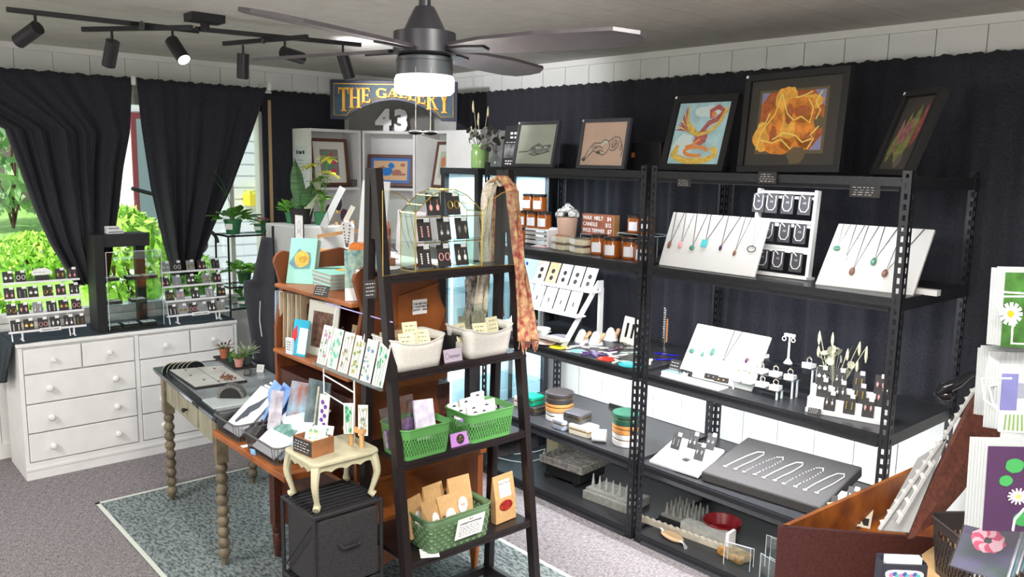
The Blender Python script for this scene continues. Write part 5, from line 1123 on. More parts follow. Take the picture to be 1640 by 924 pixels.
# dark pad with necklaces
t = thing('charcoal_display_pad', 'thick charcoal fabric pad with five necklaces laid on it', 'display pad', (.335, .045, Zl+.0005), rot=(R(8), 0, R(5)))
PW, PD_ = .56, .44
m = MB(); m.box(0, PW, 0, PD_, 0, .05); m.obj('pad', mat('pad_charcoal', (.055, .052, .052), .9, noise=.15, nscale=120), t, bevel=.008)
E_ = Euler((R(8), 0, R(5))).to_matrix(); L0 = Vector((.335, .045, Zl+.0005))
for k in range(5):
    x_ = .07+k*.095; tt = thing('laid_necklace', '%s necklace laid out on the charcoal pad, %s from the left' % ('pearl chain' if k % 2 == 0 else 'dotted bead', ORD[k]), 'necklace', L0+E_@Vector((x_, .10, .0512)), rot=(R(8), 0, R(5)), group='necklaces on the charcoal pad')
    P = [(0, 0), (.01, .06), (.03, .15), (.05, .21), (.075, .225), (.085, .20), (.075, .12), (.055, .04), (.05, .01)]
    m = MB()
    if k % 2 == 0: m.tube([(a, b, .002) for a, b in P], .0021, n=5)
    else:
        for i in range(len(P)-1):
            for q in range(4): m.ball((P[i][0]+(P[i+1][0]-P[i][0])*q/4, P[i][1]+(P[i+1][1]-P[i][1])*q/4, .002), .0026, n=5)
    m.obj('chain', M_PEARL, tt)
    for (a, b) in ((0, -.005), (.05, .0)): m = MB(); m.ball((a, b, .003), .0075, n=8, sq=(1.3, .8, .4)); m.obj('pendant', M_PEARL, tt, smooth=True)
loc = Vector((.91, .03, Zl+.004)); flat_board(loc, R(4), .22, .24, 15, 'tilted white board at the right end, half hidden by the wooden wedge box')
for k, (x_, y_) in enumerate(((.045, .06), (.075, .15), (.15, .2))):
    E2 = Euler((R(15), 0, R(4))).to_matrix(); card((0, 3, 1)[k], False, 3, loc+E2@Vector((x_, y_, .0155)), 'black earring card %s on the right end board beside the charcoal pad' % ('nearest the edge', 'in the middle', 'at the back')[k], (R(-25), 0, R(4)), 'cards on the right end board', .050, .080)
# ================================================================== bottom shelf
Zb = Z1+.0005
t = thing('worn_case', 'worn open grey suitcase tray on a dark wheeled base on the bottom shelf', 'case', (-.83, .14, Zb), rz=R(6))
m = MB(); m.box(.02, .27, .02, .26, .014, .085); m.obj('base', M_BLK2, t, bevel=.006)
M_WORN = mat('worn_grey', (.30, .28, .24), .8, col2=(.12, .11, .10), nscale=40)
m = MB()
for a, b, c, d in ((-.01, .30, 0, .008), (-.01, .30, .28, .288), (-.01, -.002, .008, .28), (.292, .30, .008, .28)): m.box(a, b, c, d, .0855, .125)
m.box(-.002, .292, .008, .28, .0855, .09); m.obj('tray', M_WORN, t)
for s in (.04, .25): m = MB(); m.cyl((s, .005, .016), (s, .019, .016), .015, n=14); m.obj('wheel', M_BLACK, t)
m = MB(); m.tube([(-.015, .06, .04), (-.03, .06, .05), (-.03, .14, .05), (-.015, .14, .04)], .006); m.obj('handle', M_BLACK, t)
m = MB(); p = PZ(878, 715, Z1); m.box(-1.05, -.95, .40, .50, Zb, Zb+.16); tag(m.obj('tan_carton', mat('tan_carton', (.36, .30, .18), .8)), 'tan cardboard box at the back left of the bottom shelf', 'box')
t = thing('white_cable', 'thin white cable looping across the left end of the bottom shelf', 'cable'); m = MB(); m.tube([(-1.18, .12, Zb+.012), (-1.08, .13, Zb+.02), (-.98, .16, Zb+.03), (-.93, .24, Zb+.05), (-.96, .30, Zb+.09), (-1.02, .28, Zb+.06), (-1.15, .22, Zb+.02)], .0025, n=6); m.obj('cord', M_WHITE2, t, smooth=True)
def cone_tray(loc, rz, nx, ny, w_, d_, mm, lab, h=.055, rot=None):
    t = thing('ring_cone_tray', lab, 'ring holder', loc, rot=rot or (0, 0, rz)); m = MB(); m.box(0, w_, 0, d_, 0, .012); m.obj('tray', mm, t)
    for i in range(nx):
        for j in range(ny): m = MB(); m.lathe([(.011, .0125), (.010, .02), (.0025, h), (.0005, h+.002)], ((i+.5)*w_/nx, (j+.5)*d_/ny, 0), n=10); m.obj('cone', mm, t, smooth=True)
    return t
M_PG = mat('cool_grey', (.34, .34, .31), .6, noise=.15, nscale=40)
t = thing('flat_white_box', 'shallow grey white box under the cone tray on the bottom shelf', 'box', (-.455, .10, Zb), rz=R(5)); m = MB(); m.box(0, .30, 0, .2, 0, .045); m.obj('box', M_PG, t, bevel=.002)
cone_tray(Vector((-.45, .12, Zb+.0458)), R(5), 7, 1, .31, .07, M_PG, 'grey tray with a row of ring cones behind the middle post', .085)
cone_tray(Vector((.0, .20, Zb+.03)), R(5), 5, 4, .20, .16, mat('dull_grey', (.20, .20, .18), .6), 'dark grey tray of many ring cones right of the middle post', .07)
m = MB(); m.box(-.01, .21, .19, .37, Zb, Zb+.029); tag(m.obj('grey_tray_base', M_BLK2), 'dark slab under the tray of ring cones', 'slab')
t = thing('white_notched_stand', 'long ivory notched jewelry stand lying across the bottom shelf', 'jewelry stand', (-.10, .11, Zb), rz=R(6))
M_IV = mat('ivory_plastic', (.58, .52, .42), .5, noise=.1, nscale=30)
P = [(0, 0), (.52, 0), (.52, .012)]
for k in range(30): P += [(.52-.52*(k+.2)/30, .032 if k % 2 == 0 else .024)]
P += [(0, .03)]; m = MB(); m.prism(P, 0, .022, 'y'); m.obj('notched_rail', M_IV, t)
m = MB(); m.box(.515, .53, -.01, .06, 0, .10); m.obj('end_plate', M_PAPER, t)
m = MB(); m.box(.25, .51, .03, .10, 0, .06); m.obj('grey_body', M_PG, t)
t = thing('silver_hand_mirror', 'ornate silver and tan oval dish with a handle on the bottom shelf', 'dish', (.16, .085, Zb), rz=R(-12))
m = MB(); m.lathe([(.04, 0), (.055, .006), (.06, .014), (.052, .012), (.001, .006)], n=26, T=Matrix.Diagonal((1.2, .62, 1, 1))); m.obj('dish', mat('tan_dish', (.62, .42, .24), .35), t, smooth=True)
m = MB(); m.tube([(.06, 0, .01), (.09, -.005, .014), (.12, -.02, .01)], [.008, .005, .01]); m.tube([(-.06, 0, .012), (-.09, .005, .014)], [.008, .006]); m.obj('silver_trim', M_SILV, t, smooth=True)
t = thing('red_glass_bowl', 'dark red glass bowl at the back of the bottom shelf', 'bowl', (.28, .32, Zb)); lathe_obj([(.05, 0), (.085, .03), (.095, .07), (.09, .068), (.07, .02), (.001, .01)], 'bowl', M_RED, t)
t = thing('olive_jar', 'olive coloured jar at the back right of the bottom shelf', 'jar', (.72, .34, Zb)); lathe_obj([(.045, 0), (.05, .01), (.05, .13), (.035, .15), (.035, .16)], 'jar', mat('olive_glaze', (.30, .24, .10), .5), t)
t = thing('amber_stone_slab', 'rough amber coloured slab beside the acrylic easels', 'slab', (.39, .12, Zb), rz=R(-8)); m = MB(); m.box(0, .14, 0, .09, 0, .035); m.obj('slab', mat('amber_rough', (.60, .32, .08), .5, col2=(.30, .14, .04), nscale=50), t, bevel=.008)
for k, (x_, y_, w_, h_, rz_, lab) in enumerate(((.47, .06, .12, .11, .25, 'clear acrylic box frame at the right of the bottom shelf, nearer the middle post'), (.66, .05, .10, .13, -.3, 'clear acrylic box frame at the right of the bottom shelf, near the wedge box'), (.60, .19, .13, .15, .1, 'tall clear acrylic frame behind the others on the bottom shelf'))):
    t = thing('clear_photo_stand', lab, 'acrylic frame', (x_, y_, Zb), rz=rz_); m = MB(); m.box(0, w_, 0, .003, 0, h_); m.box(0, w_, .05, .053, 0, h_*.8); m.obj('sheet', M_GLASS, t)
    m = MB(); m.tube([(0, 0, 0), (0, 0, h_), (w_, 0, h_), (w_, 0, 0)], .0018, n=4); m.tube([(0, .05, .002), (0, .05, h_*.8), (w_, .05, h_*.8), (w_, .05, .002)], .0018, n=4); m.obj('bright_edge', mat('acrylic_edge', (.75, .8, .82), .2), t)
# ================================================================== dresser displays
DT = dz_+.006
NMK = ('stud and drop', 'drop', 'hoop', 'beaded', 'dangle')
def rack(y0, W, label, rows, side, plaque):
    t = thing('earring_rack', label, 'earring rack', (-2.74, y0, DT), rz=R(90))
    for k in range(4):
        z = .045+.088*k; y = .028*k
        m = MB(); m.box(0, W, y-.006, y+.018, z, z+.005); m.box(0, W, y-.008, y-.005, z, z+.012); m.obj('ledge', M_WHITE2, t)
    for x in (.012, W-.09): m = MB(); m.prism([(-.012, .0), (.0, 0), (.12, .34), (.108, .34)], x, x+.005, 'x'); m.obj('side_support', M_WHITE2, t)
    for x in (.06, W-.07): m = MB(); m.box(x, x+.008, -.03, .04, .0, .006); m.box(x, x+.008, -.004, .006, .006, .045); m.obj('foot', M_WHITE2, t)
    m = MB(); m.box(W*.38, W*.66, -.0105, -.0085, .040, .062); m.obj('label_strip', M_PAPER, t); text('Stainless Steel', .015, M_BLACK, t, (W*.52, -.0115, .051), ext=.0002)
    Q = Matrix.Rotation(R(90), 3, 'Z'); tn = ('top', 'second', 'third', 'bottom')
    for r_i, row in enumerate(rows):
        k = 3-r_i; z = .0505+.088*k; y = .028*k+.002
        for j, (q, g) in enumerate(row):
            card((j*2+r_i) % 5, g, (0, 3, 1, 2)[(j+r_i*3) % 4], Vector((-2.74, y0, DT))+Q@Vector((q*W, y, z)), 'small %s earring card, %s from the left on the %s ledge of the %s rack' % ('grey' if g else 'black', ORD[j], tn[r_i], side), (R(-16), 0, R(90)), 'earring cards on the %s rack' % side, .052, .068)
    if plaque:
        p = Vector((-2.74, y0, DT))+Q@Vector((.51*W, .088, .3155))
        s = thing('rack_plaque', 'white scalloped plaque on a black block on top of the left earring rack', 'sign', p, rot=(R(-12), 0, R(90)))
        m = MB(); m.box(-.036, .036, 0, .012, 0, .034); m.obj('block', M_CARD, s)
        m = MB(); m.prism([(-.048, .036), (.048, .036), (.052, .05), (.045, .062), (.02, .074), (-.02, .074), (-.045, .062), (-.052, .05)], -.004, -.001, 'y'); m.obj('plaque', M_PAPER, s)
        m = MB(); scrib(m, -.04, .042, .046, .058, 1, y=-.0045, seed=8, word=.012); m.obj('printing', M_CARDG, s)
w0 = PX(14, 515, -2.72); w1 = PX(139, 515, -2.72)
rack(w0.y, w1.y-w0.y, 'white four ledge earring rack at the left end of the dresser', [[(.08, 0), (.24, 0), (.75, 0), (.91, 0)], [(.07, 0), (.23, 0), (.37, 0), (.56, 0), (.73, 0), (.91, 0)], [(.07, 0), (.22, 0), (.40, 1), (.58, 0), (.74, 0), (.91, 0)], [(.1, 0), (.26, 0), (.44, 0), (.60, 0), (.78, 0), (.93, 0)]], 'left', True)
w0 = PX(269, 500, -2.72); w1 = PX(369, 490, -2.72)
rack(w0.y, w1.y-w0.y, 'white four ledge earring rack at the right end of the dresser', [[(.09, 1), (.27, 0), (.48, 1), (.66, 0), (.89, 0)], [(.05, 0), (.23, 1), (.45, 0), (.70, 1), (.88, 0)], [(.09, 0), (.25, 1), (.49, 0), (.72, 1), (.92, 0)], [(.1, 0), (.26, 1), (.42, 0), (.58, 1), (.72, 0), (.88, 1)]], 'right', False)
# black and acrylic cabinet
a = PX(140, 520, -2.70); b = PX(262, 512, -2.70); a.y += .06; W = b.y-a.y
t = thing('acrylic_showcase', 'black backed clear acrylic showcase between the two white earring racks', 'showcase', (-2.71, a.y, DT), rz=R(90)); Hh = .575
m = MB(); m.box(0, .055, .0, .17, 0, Hh); m.obj('side_board', M_BLACK, t, bevel=.002)
m = MB(); m.box(.055, W*.86, .02, .17, Hh-.075, Hh); m.obj('header_box', M_BLK2, t, bevel=.002)
m = MB(); m.box(W*.72, W*.86, .12, .17, .014, Hh-.076); m.obj('rear_board', M_BLACK, t)
m = MB(); m.box(.056, W, -.01, .17, 0, .013); m.obj('base_board', M_BLACK, t)
m = MB(); m.box(.056, W, -.02, -.017, .014, Hh-.10); m.box(W-.003, W, -.016, .12, .014, Hh-.10); m.box(.056, .059, -.016, .12, .014, Hh-.10); m.obj('clear_shell', M_GLASS, t)
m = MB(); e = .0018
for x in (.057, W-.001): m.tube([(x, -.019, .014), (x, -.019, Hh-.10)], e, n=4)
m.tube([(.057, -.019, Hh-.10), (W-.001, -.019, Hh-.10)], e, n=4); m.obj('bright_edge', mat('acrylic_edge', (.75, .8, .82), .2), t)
TRAYS = ((.16, ((.10, 0), (.24, 1))), (.30, ((.09, 1), (.22, 0), (.31, 1))), (.014, ((.085, 1), (.19, 1), (.295, 1))))
for z in (.16, .30, .43): m = MB(); m.box(.06, W-.004, -.015, .115, z-.004, z); m.obj('clear_shelf', M_GLASSD, t)
Q = Matrix.Rotation(R(90), 3, 'Z')
def tray_b():
    t = thing('jewelry_tray', '', 'tray'); m = MB(); m.box(-.043, .043, -.038, .038, 0, .018); m.obj('tray', M_CARD, t)
    m = MB(); m.box(-.038, .038, -.033, .033, .0182, .0205); m.obj('white_pad', M_PAPER, t); rr = random.Random(4)
    for k in range(5): m = MB(); m.ball((rr.uniform(-.028, .028), rr.uniform(-.022, .022), .023), .005, n=6); m.obj('piece', M_SILV, t)
    return t
nt_ = {.16: 'middle', .30: 'upper', .014: 'bottom'}
for z, xs in TRAYS:
    for j, (x, _) in enumerate(xs):
        x = x*W/.37; spawn('tray', tray_b, Vector((-2.71, a.y, DT))+Q@Vector((x, .045, z+.001)), 'black tray of white jewelry, %s from left, %s level of the showcase' % (ORD[j], nt_[z]), (0, 0, R(90)), 'trays in the acrylic showcase')
for k, (x, z, lab) in enumerate(((.14, 0, 'flat white box at the bottom of the pair on the showcase'), (.13, .022, 'small white box on top of the flat one on the showcase'))):
    p = Vector((-2.71, a.y, DT+Hh))+Q@Vector((x, .09, z)); tt = thing('white_box', lab, 'box', p, rz=R(90)); m = MB(); m.box(-.045+.01*k, .045-.01*k, -.03, .03, .0005, .021); m.obj('box', M_PAPER, tt, bevel=.002)
    m = MB(); m.box(-.04+.01*k, .04-.01*k, -.0315, -.0302, .006, .016); m.obj('print', M_CARDG, tt)
# ================================================================== plants by the window
def leafq(m, base, tip, w_, up=(0, 0, 1), curl=.15):
    b = Vector(base); t_ = Vector(tip); d = t_-b; s = d.cross(Vector(up)); s = s.normalized() if s.length > 1e-6 else Vector((1, 0, 0)); n = s.cross(d).normalized(); L = d.length
    P = [(0, .0), (.2, .75), (.45, 1), (.7, .8), (1, .02)]; vs = []
    for q, ww in P:
        c = b+d*q+n*(-curl*L*q*q+.25*curl*L*q); vs += [c+s*w_*.5*ww, c+n*(-.12*w_), c-s*w_*.5*ww]
    m.add(vs, [(3*i, 3*i+1, 3*i+4, 3*i+3) for i in range(4)]+[(3*i+1, 3*i+2, 3*i+5, 3*i+4) for i in range(4)])
def plant(loc, label, pr, ph, pm, n, L, w_, lm, seed, h0=.0, tag_=False, spread=1, name='potted_plant', up=.6):
    t = thing(name, label, 'plant', loc); lathe_obj([(pr*.72, 0), (pr*.95, ph*.9), (pr*1.05, ph*.9), (pr*1.05, ph), (pr*.9, ph), (pr*.88, ph*.88), (.001, ph*.86)], 'pot', pm, t)
    rr = random.Random(seed); m = MB(); st = MB()
    for k in range(n):
        a_ = rr.uniform(0, 2*pi); e = rr.uniform(.15, 1); ll = L*rr.uniform(.55, 1); d = Vector((cos(a_)*spread*(1-.5*e), sin(a_)*spread*(1-.5*e), up*e)); base = Vector((cos(a_)*pr*.4, sin(a_)*pr*.4, ph))+d*ll*.6
        st.tube([(cos(a_)*pr*.2, sin(a_)*pr*.2, ph*.9), tuple(base)], .0015, n=4); leafq(m, base, base+d.normalized()*ll*.75+Vector((0, 0, -.12*ll)), w_*rr.uniform(.7, 1.1))
    m.obj('leaves', lm, t, solid=.0008); st.obj('stems', M_GREEN1, t)
    if tag_: m = MB(); q = Matrix.Rotation(R(42), 4, 'Z'); m.box(-.024, .024, -pr*1.02, -pr*.98, ph*.35, ph*.75, T=q); m.obj('pot_label', M_PAPER, t)
    return t
M_POTG = mat('green_pot', (.03, .17, .07), .4); M_TERR = mat('terracotta', (.42, .13, .07), .7, noise=.15)
px0, px1, py0, py1 = -2.99, -2.78, -.855, -.475
t = thing('wire_plant_stand', 'thin black framed glass plant stand in front of the window', 'plant stand', (0, 0, 0))
for (x, y) in ((px0, py0), (px1, py0), (px0, py1), (px1, py1)): m = MB(); m.box(x-.005, x+.005, y-.005, y+.005, 0, 1.325); m.obj('leg', M_BLACK, t)
for z in (1.325, .985, .84, .30):
    m = MB(); m.box(px0, px1, py0-.004, py0+.004, z-.012, z); m.box(px0, px1, py1-.004, py1+.004, z-.012, z); m.box(px0-.004, px0+.004, py0, py1, z-.012, z); m.box(px1-.004, px1+.004, py0, py1, z-.012, z); m.obj('frame_rail', M_BLACK, t)
    m = MB(); m.box(px0+.006, px1-.006, py0+.006, py1-.006, z-.006, z-.001); m.obj('glass_shelf', M_GLASSD, t)
PA = Vector((-2.87, PX(373, 360, -2.87).y, 1.3255))
pa = plant(PA, 'potted plant with broad green leaves on the wire stand, left of the pink flowers', .058, .095, M_POTG, 26, .15, .075, M_GREEN1, 11, tag_=True)
m = MB(); m.tube([(.01, 0, .09), (-.005, -.01, .20), (-.03, -.045, .33)], .0022, n=5); m.obj('flower_stalk', M_GREEN2, pa)
m = MB(); leafq(m, (-.03, -.045, .33), (-.045, -.085, .42), .03); leafq(m, (-.02, -.03, .25), (-.055, -.09, .38), .022); m.obj('arrow_leaf', M_GREEN2, pa, solid=.001)
PB = Vector((-2.87, PX(416, 360, -2.87).y, 1.3255))
pb = plant(PB, 'small pot of pink variegated leaves on the wire stand', .040, .060, M_POTG, 14, .06, .035, M_GREEN1, 12, tag_=True)
m = MB(); rr = random.Random(2)
for k in range(40):
    a_ = rr.uniform(0, 6.28); q = rr.uniform(0, .05); b_ = Vector((cos(a_)*q, sin(a_)*q, .075+rr.uniform(0, .025))); leafq(m, b_, b_+Vector((cos(a_), sin(a_), .4))*.02, .016)
m.obj('pink_foliage', mat('pink_leaf', (.62, .25, .33), .6, noise=.4, nscale=60), pb)
plant(Vector((-2.89, PX(392, 465, -2.89).y, .9855)), 'potted plant with glossy heart leaves on the lower shelf of the wire stand', .05, .08, M_GREEN2, 34, .15, .075, mat('leaf_bright', (.16, .45, .03), .4, noise=.5, nscale=25), 13)
plant(Vector((-2.86, PX(392, 515, -2.86).y, .8405)), 'small potted plant behind the right end of the dresser', .045, .05, M_POTG, 18, .11, .04, M_GREEN1, 14, tag_=True, up=1)
# grey cabinet with plants, standing behind the desk
gyy = -.95; g0 = PY(425, 357, gyy); g1 = Vector((-1.63, gyy, 0)); gtop = g0.z
t = thing('grey_cabinet', 'pale grey cabinet behind the desk carrying three potted plants', 'cabinet', (g0.x, gyy, 0))
m = MB(); m.box(0, g1.x-g0.x, 0, .30, .03, gtop); m.obj('body', mat('pale_grey_panel', (.42, .44, .43), .6), t, bevel=.004)
for s in (.02, g1.x-g0.x-.05): m = MB(); m.box(s, s+.03, .02, .28, 0, .03); m.obj('foot', M_BLACK, t)
m = MB(); w_ = (g1.x-g0.x); m.box(w_*.27, w_*.29, -.012, -.001, gtop-.42, gtop-.01); m.obj('black_strip', M_BLACK, t)
t = framed('small black and white portrait print mounted on the grey cabinet front', .10, .20, .004, .006, M_BLACK, M_PAPER, .004, M_PAPER, tuple(PY(473, 402, gyy-.010)), (0, 0, 0), lambda m, x0, x1, z0, z1, y: (m.box(x0, x1, y, y+.0002, z0, z0+(z1-z0)*.3), stroke(m, arc((x0+x1)/2, z0+(z1-z0)*.68, .018, .03, 0, 360, 14), .003, y), stroke(m, arc((x0+x1)/2, z0+(z1-z0)*.38, .022, .04, 20, 160, 10), .003, y)), [M_CARDG], tagc=False, cat='picture', name='small_print')
# black apron hanging from the cabinet corner
t = thing('black_apron', 'black cloth apron hanging from a hook at the corner of the grey cabinet', 'apron', (g0.x, gyy-.03, 0))
hx_ = PY(428, 375, gyy-.03); 
def ax(u): return PY(u, 450, gyy-.03).x-g0.x
zz2 = lambda v, u=420: PY(u, v, gyy-.03).z
m = MB()
def afn(u, v):
    z0, z1 = zz2(378), zz2(610); z = z0+(z1-z0)*v
    lo = (ax(426)*(1-v/.33)+ax(408)*(v/.33)) if v < .33 else (ax(395) if v < .4 else ax(395)+(ax(413)-ax(395))*((v-.4)/.6)); hi = ax(438)+(ax(444)-ax(438))*min(1, v*2)
    return (lo+(hi-lo)*u, -.01-.012*sin(u*9)*v-.01*sin(u*4+1), z)
m.grid(afn, 24, 30); m.obj('cloth', M_CURT, t, smooth=True, solid=.004)
m = MB(); m.tube([(ax(428), 0, zz2(368)), (ax(426), -.01, zz2(374)), (ax(432), -.005, zz2(384))], .005); m.obj('neck_loop', M_BLACK, t)
m = MB(); m.tube([(ax(424), -.03, zz2(480)), (ax(422), -.03, zz2(510)), (ax(425), -.03, zz2(535))], .003); m.obj('white_tie', M_WHITE2, t)
# snake plant, schefflera, bushy plant on the grey cabinet
P1 = PY(478, 360, -.82); t = thing('snake_plant', 'snake plant with tall dark banded blades in a black pot', 'plant', (P1.x-.0, -.80, gtop+.001)); t.scale = (.8, .8, .8)
lathe_obj([(.065, 0), (.085, .11), (.088, .11), (.08, .10), (.001, .10)], 'pot', M_BLACK, t)
m = MB()
for (dx, dy, tx_, ty_, h, w_) in ((-.01, 0, -.05, -.02, .46, .10), (.02, .01, .12, .03, .29, .11), (0, .02, .02, .05, .25, .10), (-.02, -.02, -.045, -.05, .18, .07)):
    leafq(m, (dx, dy, .08), (tx_, ty_, h), w_, up=(-.87, .49, 0), curl=.02)
m.obj('blades', mat('snake_leaf', (.05, .15, .04), .45, col2=(.02, .06, .02), nscale=20, stretch=(.3, .3, 3)), t, solid=.003)
P2 = PY(500, 350, -.34); t = thing('umbrella_plant', 'yellow green umbrella plant with radiating leaflets rising before the bookcase', 'plant', (P1.x+.13, -.74, gtop+.001)); t.scale = (.8, .8, .8)
lathe_obj([(.045, 0), (.06, .09), (.062, .09), (.055, .08), (.001, .08)], 'pot', M_POTG, t)
m = MB(); mg = MB(); st = MB(); rr = random.Random(6)
for k, (dx, dy, h) in enumerate(((-.15, 0, .42), (-.02, 0, .33), (.06, .02, .47), (.0, -.03, .24), (.11, 0, .37), (-.09, .02, .30), (.09, -.02, .20), (-.14, 0, .20))):
    c = Vector((dx, dy, h)); st.tube([(0, 0, .07), (dx*.3, dy*.3, h*.6), tuple(c)], .0025, n=5)
    for j in range(8): a_ = j*pi/4+k; tip = c+Vector((cos(a_)*.08, sin(a_)*.08, -.008+.03*sin(j))); leafq(m if k in (0, 2, 4) else mg, c, tip, .042)
m.obj('yellow_leaves', M_GREEN3, t); mg.obj('green_leaves', mat('umbrella_green', (.13, .26, .05), .4, noise=.4), t); st.obj('stems', M_GREEN1, t)
P3 = PY(440, 352, -.42); plant(Vector((g0.x+.07, -.82, gtop+.001)), 'bushy bright green plant at the left end of the grey cabinet', .04, .06, M_POTG, 40, .085, .032, M_GREEN1, 15, up=1)
# ================================================================== jewelry displays behind the ladder (on a low back table)
bt = 1.36; b0 = PY(512, 368, -.72)
t = thing('back_display_table', 'table behind the desk carrying wooden jewelry displays', 'table', (0, 0, 0)); bx0, bx1, by0, by1 = -1.60, -.62, -.93, -.50
bt = 1.33
m = MB(); m.box(bx0, bx1, by0, by1, bt-.02, bt); m.obj('top', M_WHITE, t)
for x in (bx0+.03, bx1-.03):
    for y in (-.72, by1-.03): m = MB(); m.box(x-.02, x+.02, y-.02, y+.02, 0, bt-.02); m.obj('leg', M_BLK2, t)
def onb(u, y): return PY(u, 360, y).x
t = thing('wooden_slot_rack', 'pale wooden slotted rack holding long sample strips behind the turquoise book', 'rack', (onb(485, -.75), -.75, bt+.0005))
RW_ = onb(588, -.75)-onb(485, -.75)
m = MB(); m.box(0, RW_, -.10, -.085, 0, .022); m.box(0, RW_, .085, .10, 0, .022); m.box(0, .015, -.085, .085, 0, .022); m.box(RW_-.015, RW_, -.085, .085, 0, .022); m.obj('tray', M_WOODP, t)
for k in range(4): x = RW_*(.12+.25*k); m = MB(); m.box(x, x+.012, .06, .075, .0225, .13+.02*k); m.obj('peg', M_WOODP, t)
m = MB(); bar(m, (0, -.092, .03), (RW_, -.05, .14), .018, .012); m.obj('sloped_rail', M_WOODP, t)
for (ub, vb, ut, vt, w_, mm, lab, nm_) in ((487, 352, 511, 288, .042, mat('pale_green_felt', (.36, .40, .27), .8, noise=.15), 'long pale green sample strip leaning in the wooden slot rack', 'sample_strip'), (517, 364, 549, 300, .034, mat('mirror_strip', (.75, .80, .82), .08, metal=.8), 'long silvery mirror strip leaning in the wooden slot rack', 'mirror_strip'), (543, 374, 566, 330, .026, mat('mirror_strip_warm', (.6, .58, .5), .1, metal=.8), 'short silvery mirror strip right of the longer one', 'mirror_strip')):
    p = PY(ub, vb, -.80); q = PY(ut, vt, -.74); t = thing(nm_, lab, 'strip', p); m = MB(); bar(m, (0, 0, 0), tuple(q-p), w_*1.1, .006, up=tuple(_F)); m.obj('strip', mm, t, bevel=.001)
for k, (u, v, r_, lab) in enumerate(((528, 338, .030, 'dark round jewelry dish standing left in the wooden slot rack'), (540, 325, .036, 'dark round jewelry dish standing behind the mirror strip'), (552, 345, .03, 'dark round jewelry dish standing right in the wooden slot rack'))):
    p = PY(u, v, -.62); t = thing('dark_disc', lab, 'dish', (p.x, p.y, max(p.z, bt+.04))); m = MB(); m.cyl((0, -.006, 0), (0, .006, 0), r_*1.25, n=24); m.obj('disc', mat('aubergine', (.035, .012, .03), .3), t); m = MB(); m.box(-.012, .012, -.012, .016, -r_*1.25-.012, -r_*1.1); m.obj('foot', M_WOODP, t)
# white boards behind the ladder top
p = PY(570, 395, -.86); q = PY(607, 395, -.86)
t = thing('white_picture_back', 'blank white board leaning behind the top of the left ladder leg', 'board', (p.x, -.86, bt+.0005), rot=(R(-6), 0, 0)); m = MB(); m.box(0, q.x-p.x+.03, 0, .006, 0, .40); m.obj('board', M_WHITE2, t)
t = thing('necklace_bust', 'white triangular necklace bust with a dark beaded chain left of the ladder top', 'jewelry stand', (onb(567, -.80), -.84, bt+.0005))
m = MB(); m.prism([(-.03, 0), (.03, 0), (.055, .16), (.035, .185), (-.035, .185), (-.055, .16)], 0, .012, 'y'); m.obj('bust', M_WHITE2, t, bevel=.003)
m = MB()
for k in range(22): q_ = k/21; m.ball((-.035+.07*q_, -.004, .185-.13*sin(q_*pi)), .0045, n=6)
m.obj('beaded_chain', mat('brown_bead', (.10, .05, .04), .4), t, smooth=True)
t = thing('red_brown_slab', 'red brown leather necklace slab with a draped dark chain behind the left gold door', 'jewelry stand', (onb(622, -.70), -.74, bt+.0005), rot=(R(-10), 0, 0))
m = MB(); m.prism([(-.05, 0), (.055, 0), (.015, .16), (-.015, .20), (-.04, .16)], 0, .02, 'y'); m.obj('slab', mat('leather', (.30, .10, .06), .5), t, bevel=.004)
m = MB(); m.tube([(-.03, -.004, .19), (.03, -.008, .11), (.10, -.01, .07), (.13, 0, .05)], .003); m.obj('chain', M_BLK2, t)
t = thing('pinkish_backboard', 'grey pink board with draped chains behind the gold arch cabinet', 'board', (onb(628, -.58), -.56, bt+.0005), rot=(R(-4), 0, 0)); m = MB(); m.box(0, .26, 0, .008, 0, .24); m.obj('board', mat('mauve_board', (.45, .40, .40), .7), t)
m = MB()
for k in range(3): m.tube([(.02+.05*k, -.004, .235), (.07+.05*k, -.006, .12), (.13+.04*k, -.004, .05)], .002, n=5)
m.obj('chain', CH, t)
t = thing('wooden_block_pair', 'small terracotta and brown blocks behind the left gold door', 'block', (onb(628, -.80), -.86, bt+.0005)); m = MB(); m.box(0, .06, 0, .04, 0, .035); m.obj('block', mat('clay_block', (.50, .20, .10), .6), t)
# ================================================================== pictures in the white bookcases
PB_ = [mat('paper_warm', (.78, .78, .72), .7), mat('tulip_red', (.70, .08, .16), .7), mat('tulip_green', (.10, .40, .20), .7), mat('taupe', (.30, .26, .24), .7)]
def art_tulip(m, x0, x1, z0, z1, y):
    w_ = x1-x0; h = z1-z0; X = lambda q: x0+w_*q; Z = lambda q: z0+h*q
    m.mi = 3; m.box(X(.0), X(1), y, y+.0002, Z(0), Z(1)); m.mi = 2
    for a in (.2, .35, .5, .62): stroke(m, [(X(a), Z(.1)), (X(a+.05), Z(.5)), (X(a+.02), Z(.9))], w_*.08, y-.0004)
    m.mi = 1
    for (a, b, r_) in ((.7, .15, .16), (.4, .12, .10), (.75, .5, .12), (.35, .7, .10), (.6, .8, .09)): blob(m, (X(a), Z(b)), w_*r_, seed=int(a*60), y=y-.0008)
M_FBR = mat('brown_frame', (.12, .045, .025), .45)
bw = -2.87
t = framed('brown framed tulip picture with a wide white mount in the leftmost bookcase', .30, .34, .022, .02, M_FBR, PB_[0], .055, PB_[3], (-2.93, -.165, 1.6385), (R(-8), 0, R(90)), art_tulip, PB_, easel=True, tagc=False)
BB = [mat('blue_mount', (.07, .19, .52), .6), mat('tan_sheet', (.72, .48, .28), .8), mat('bird_blue', (.02, .20, .60), .7), mat('bird_brown', (.40, .16, .12), .7)]
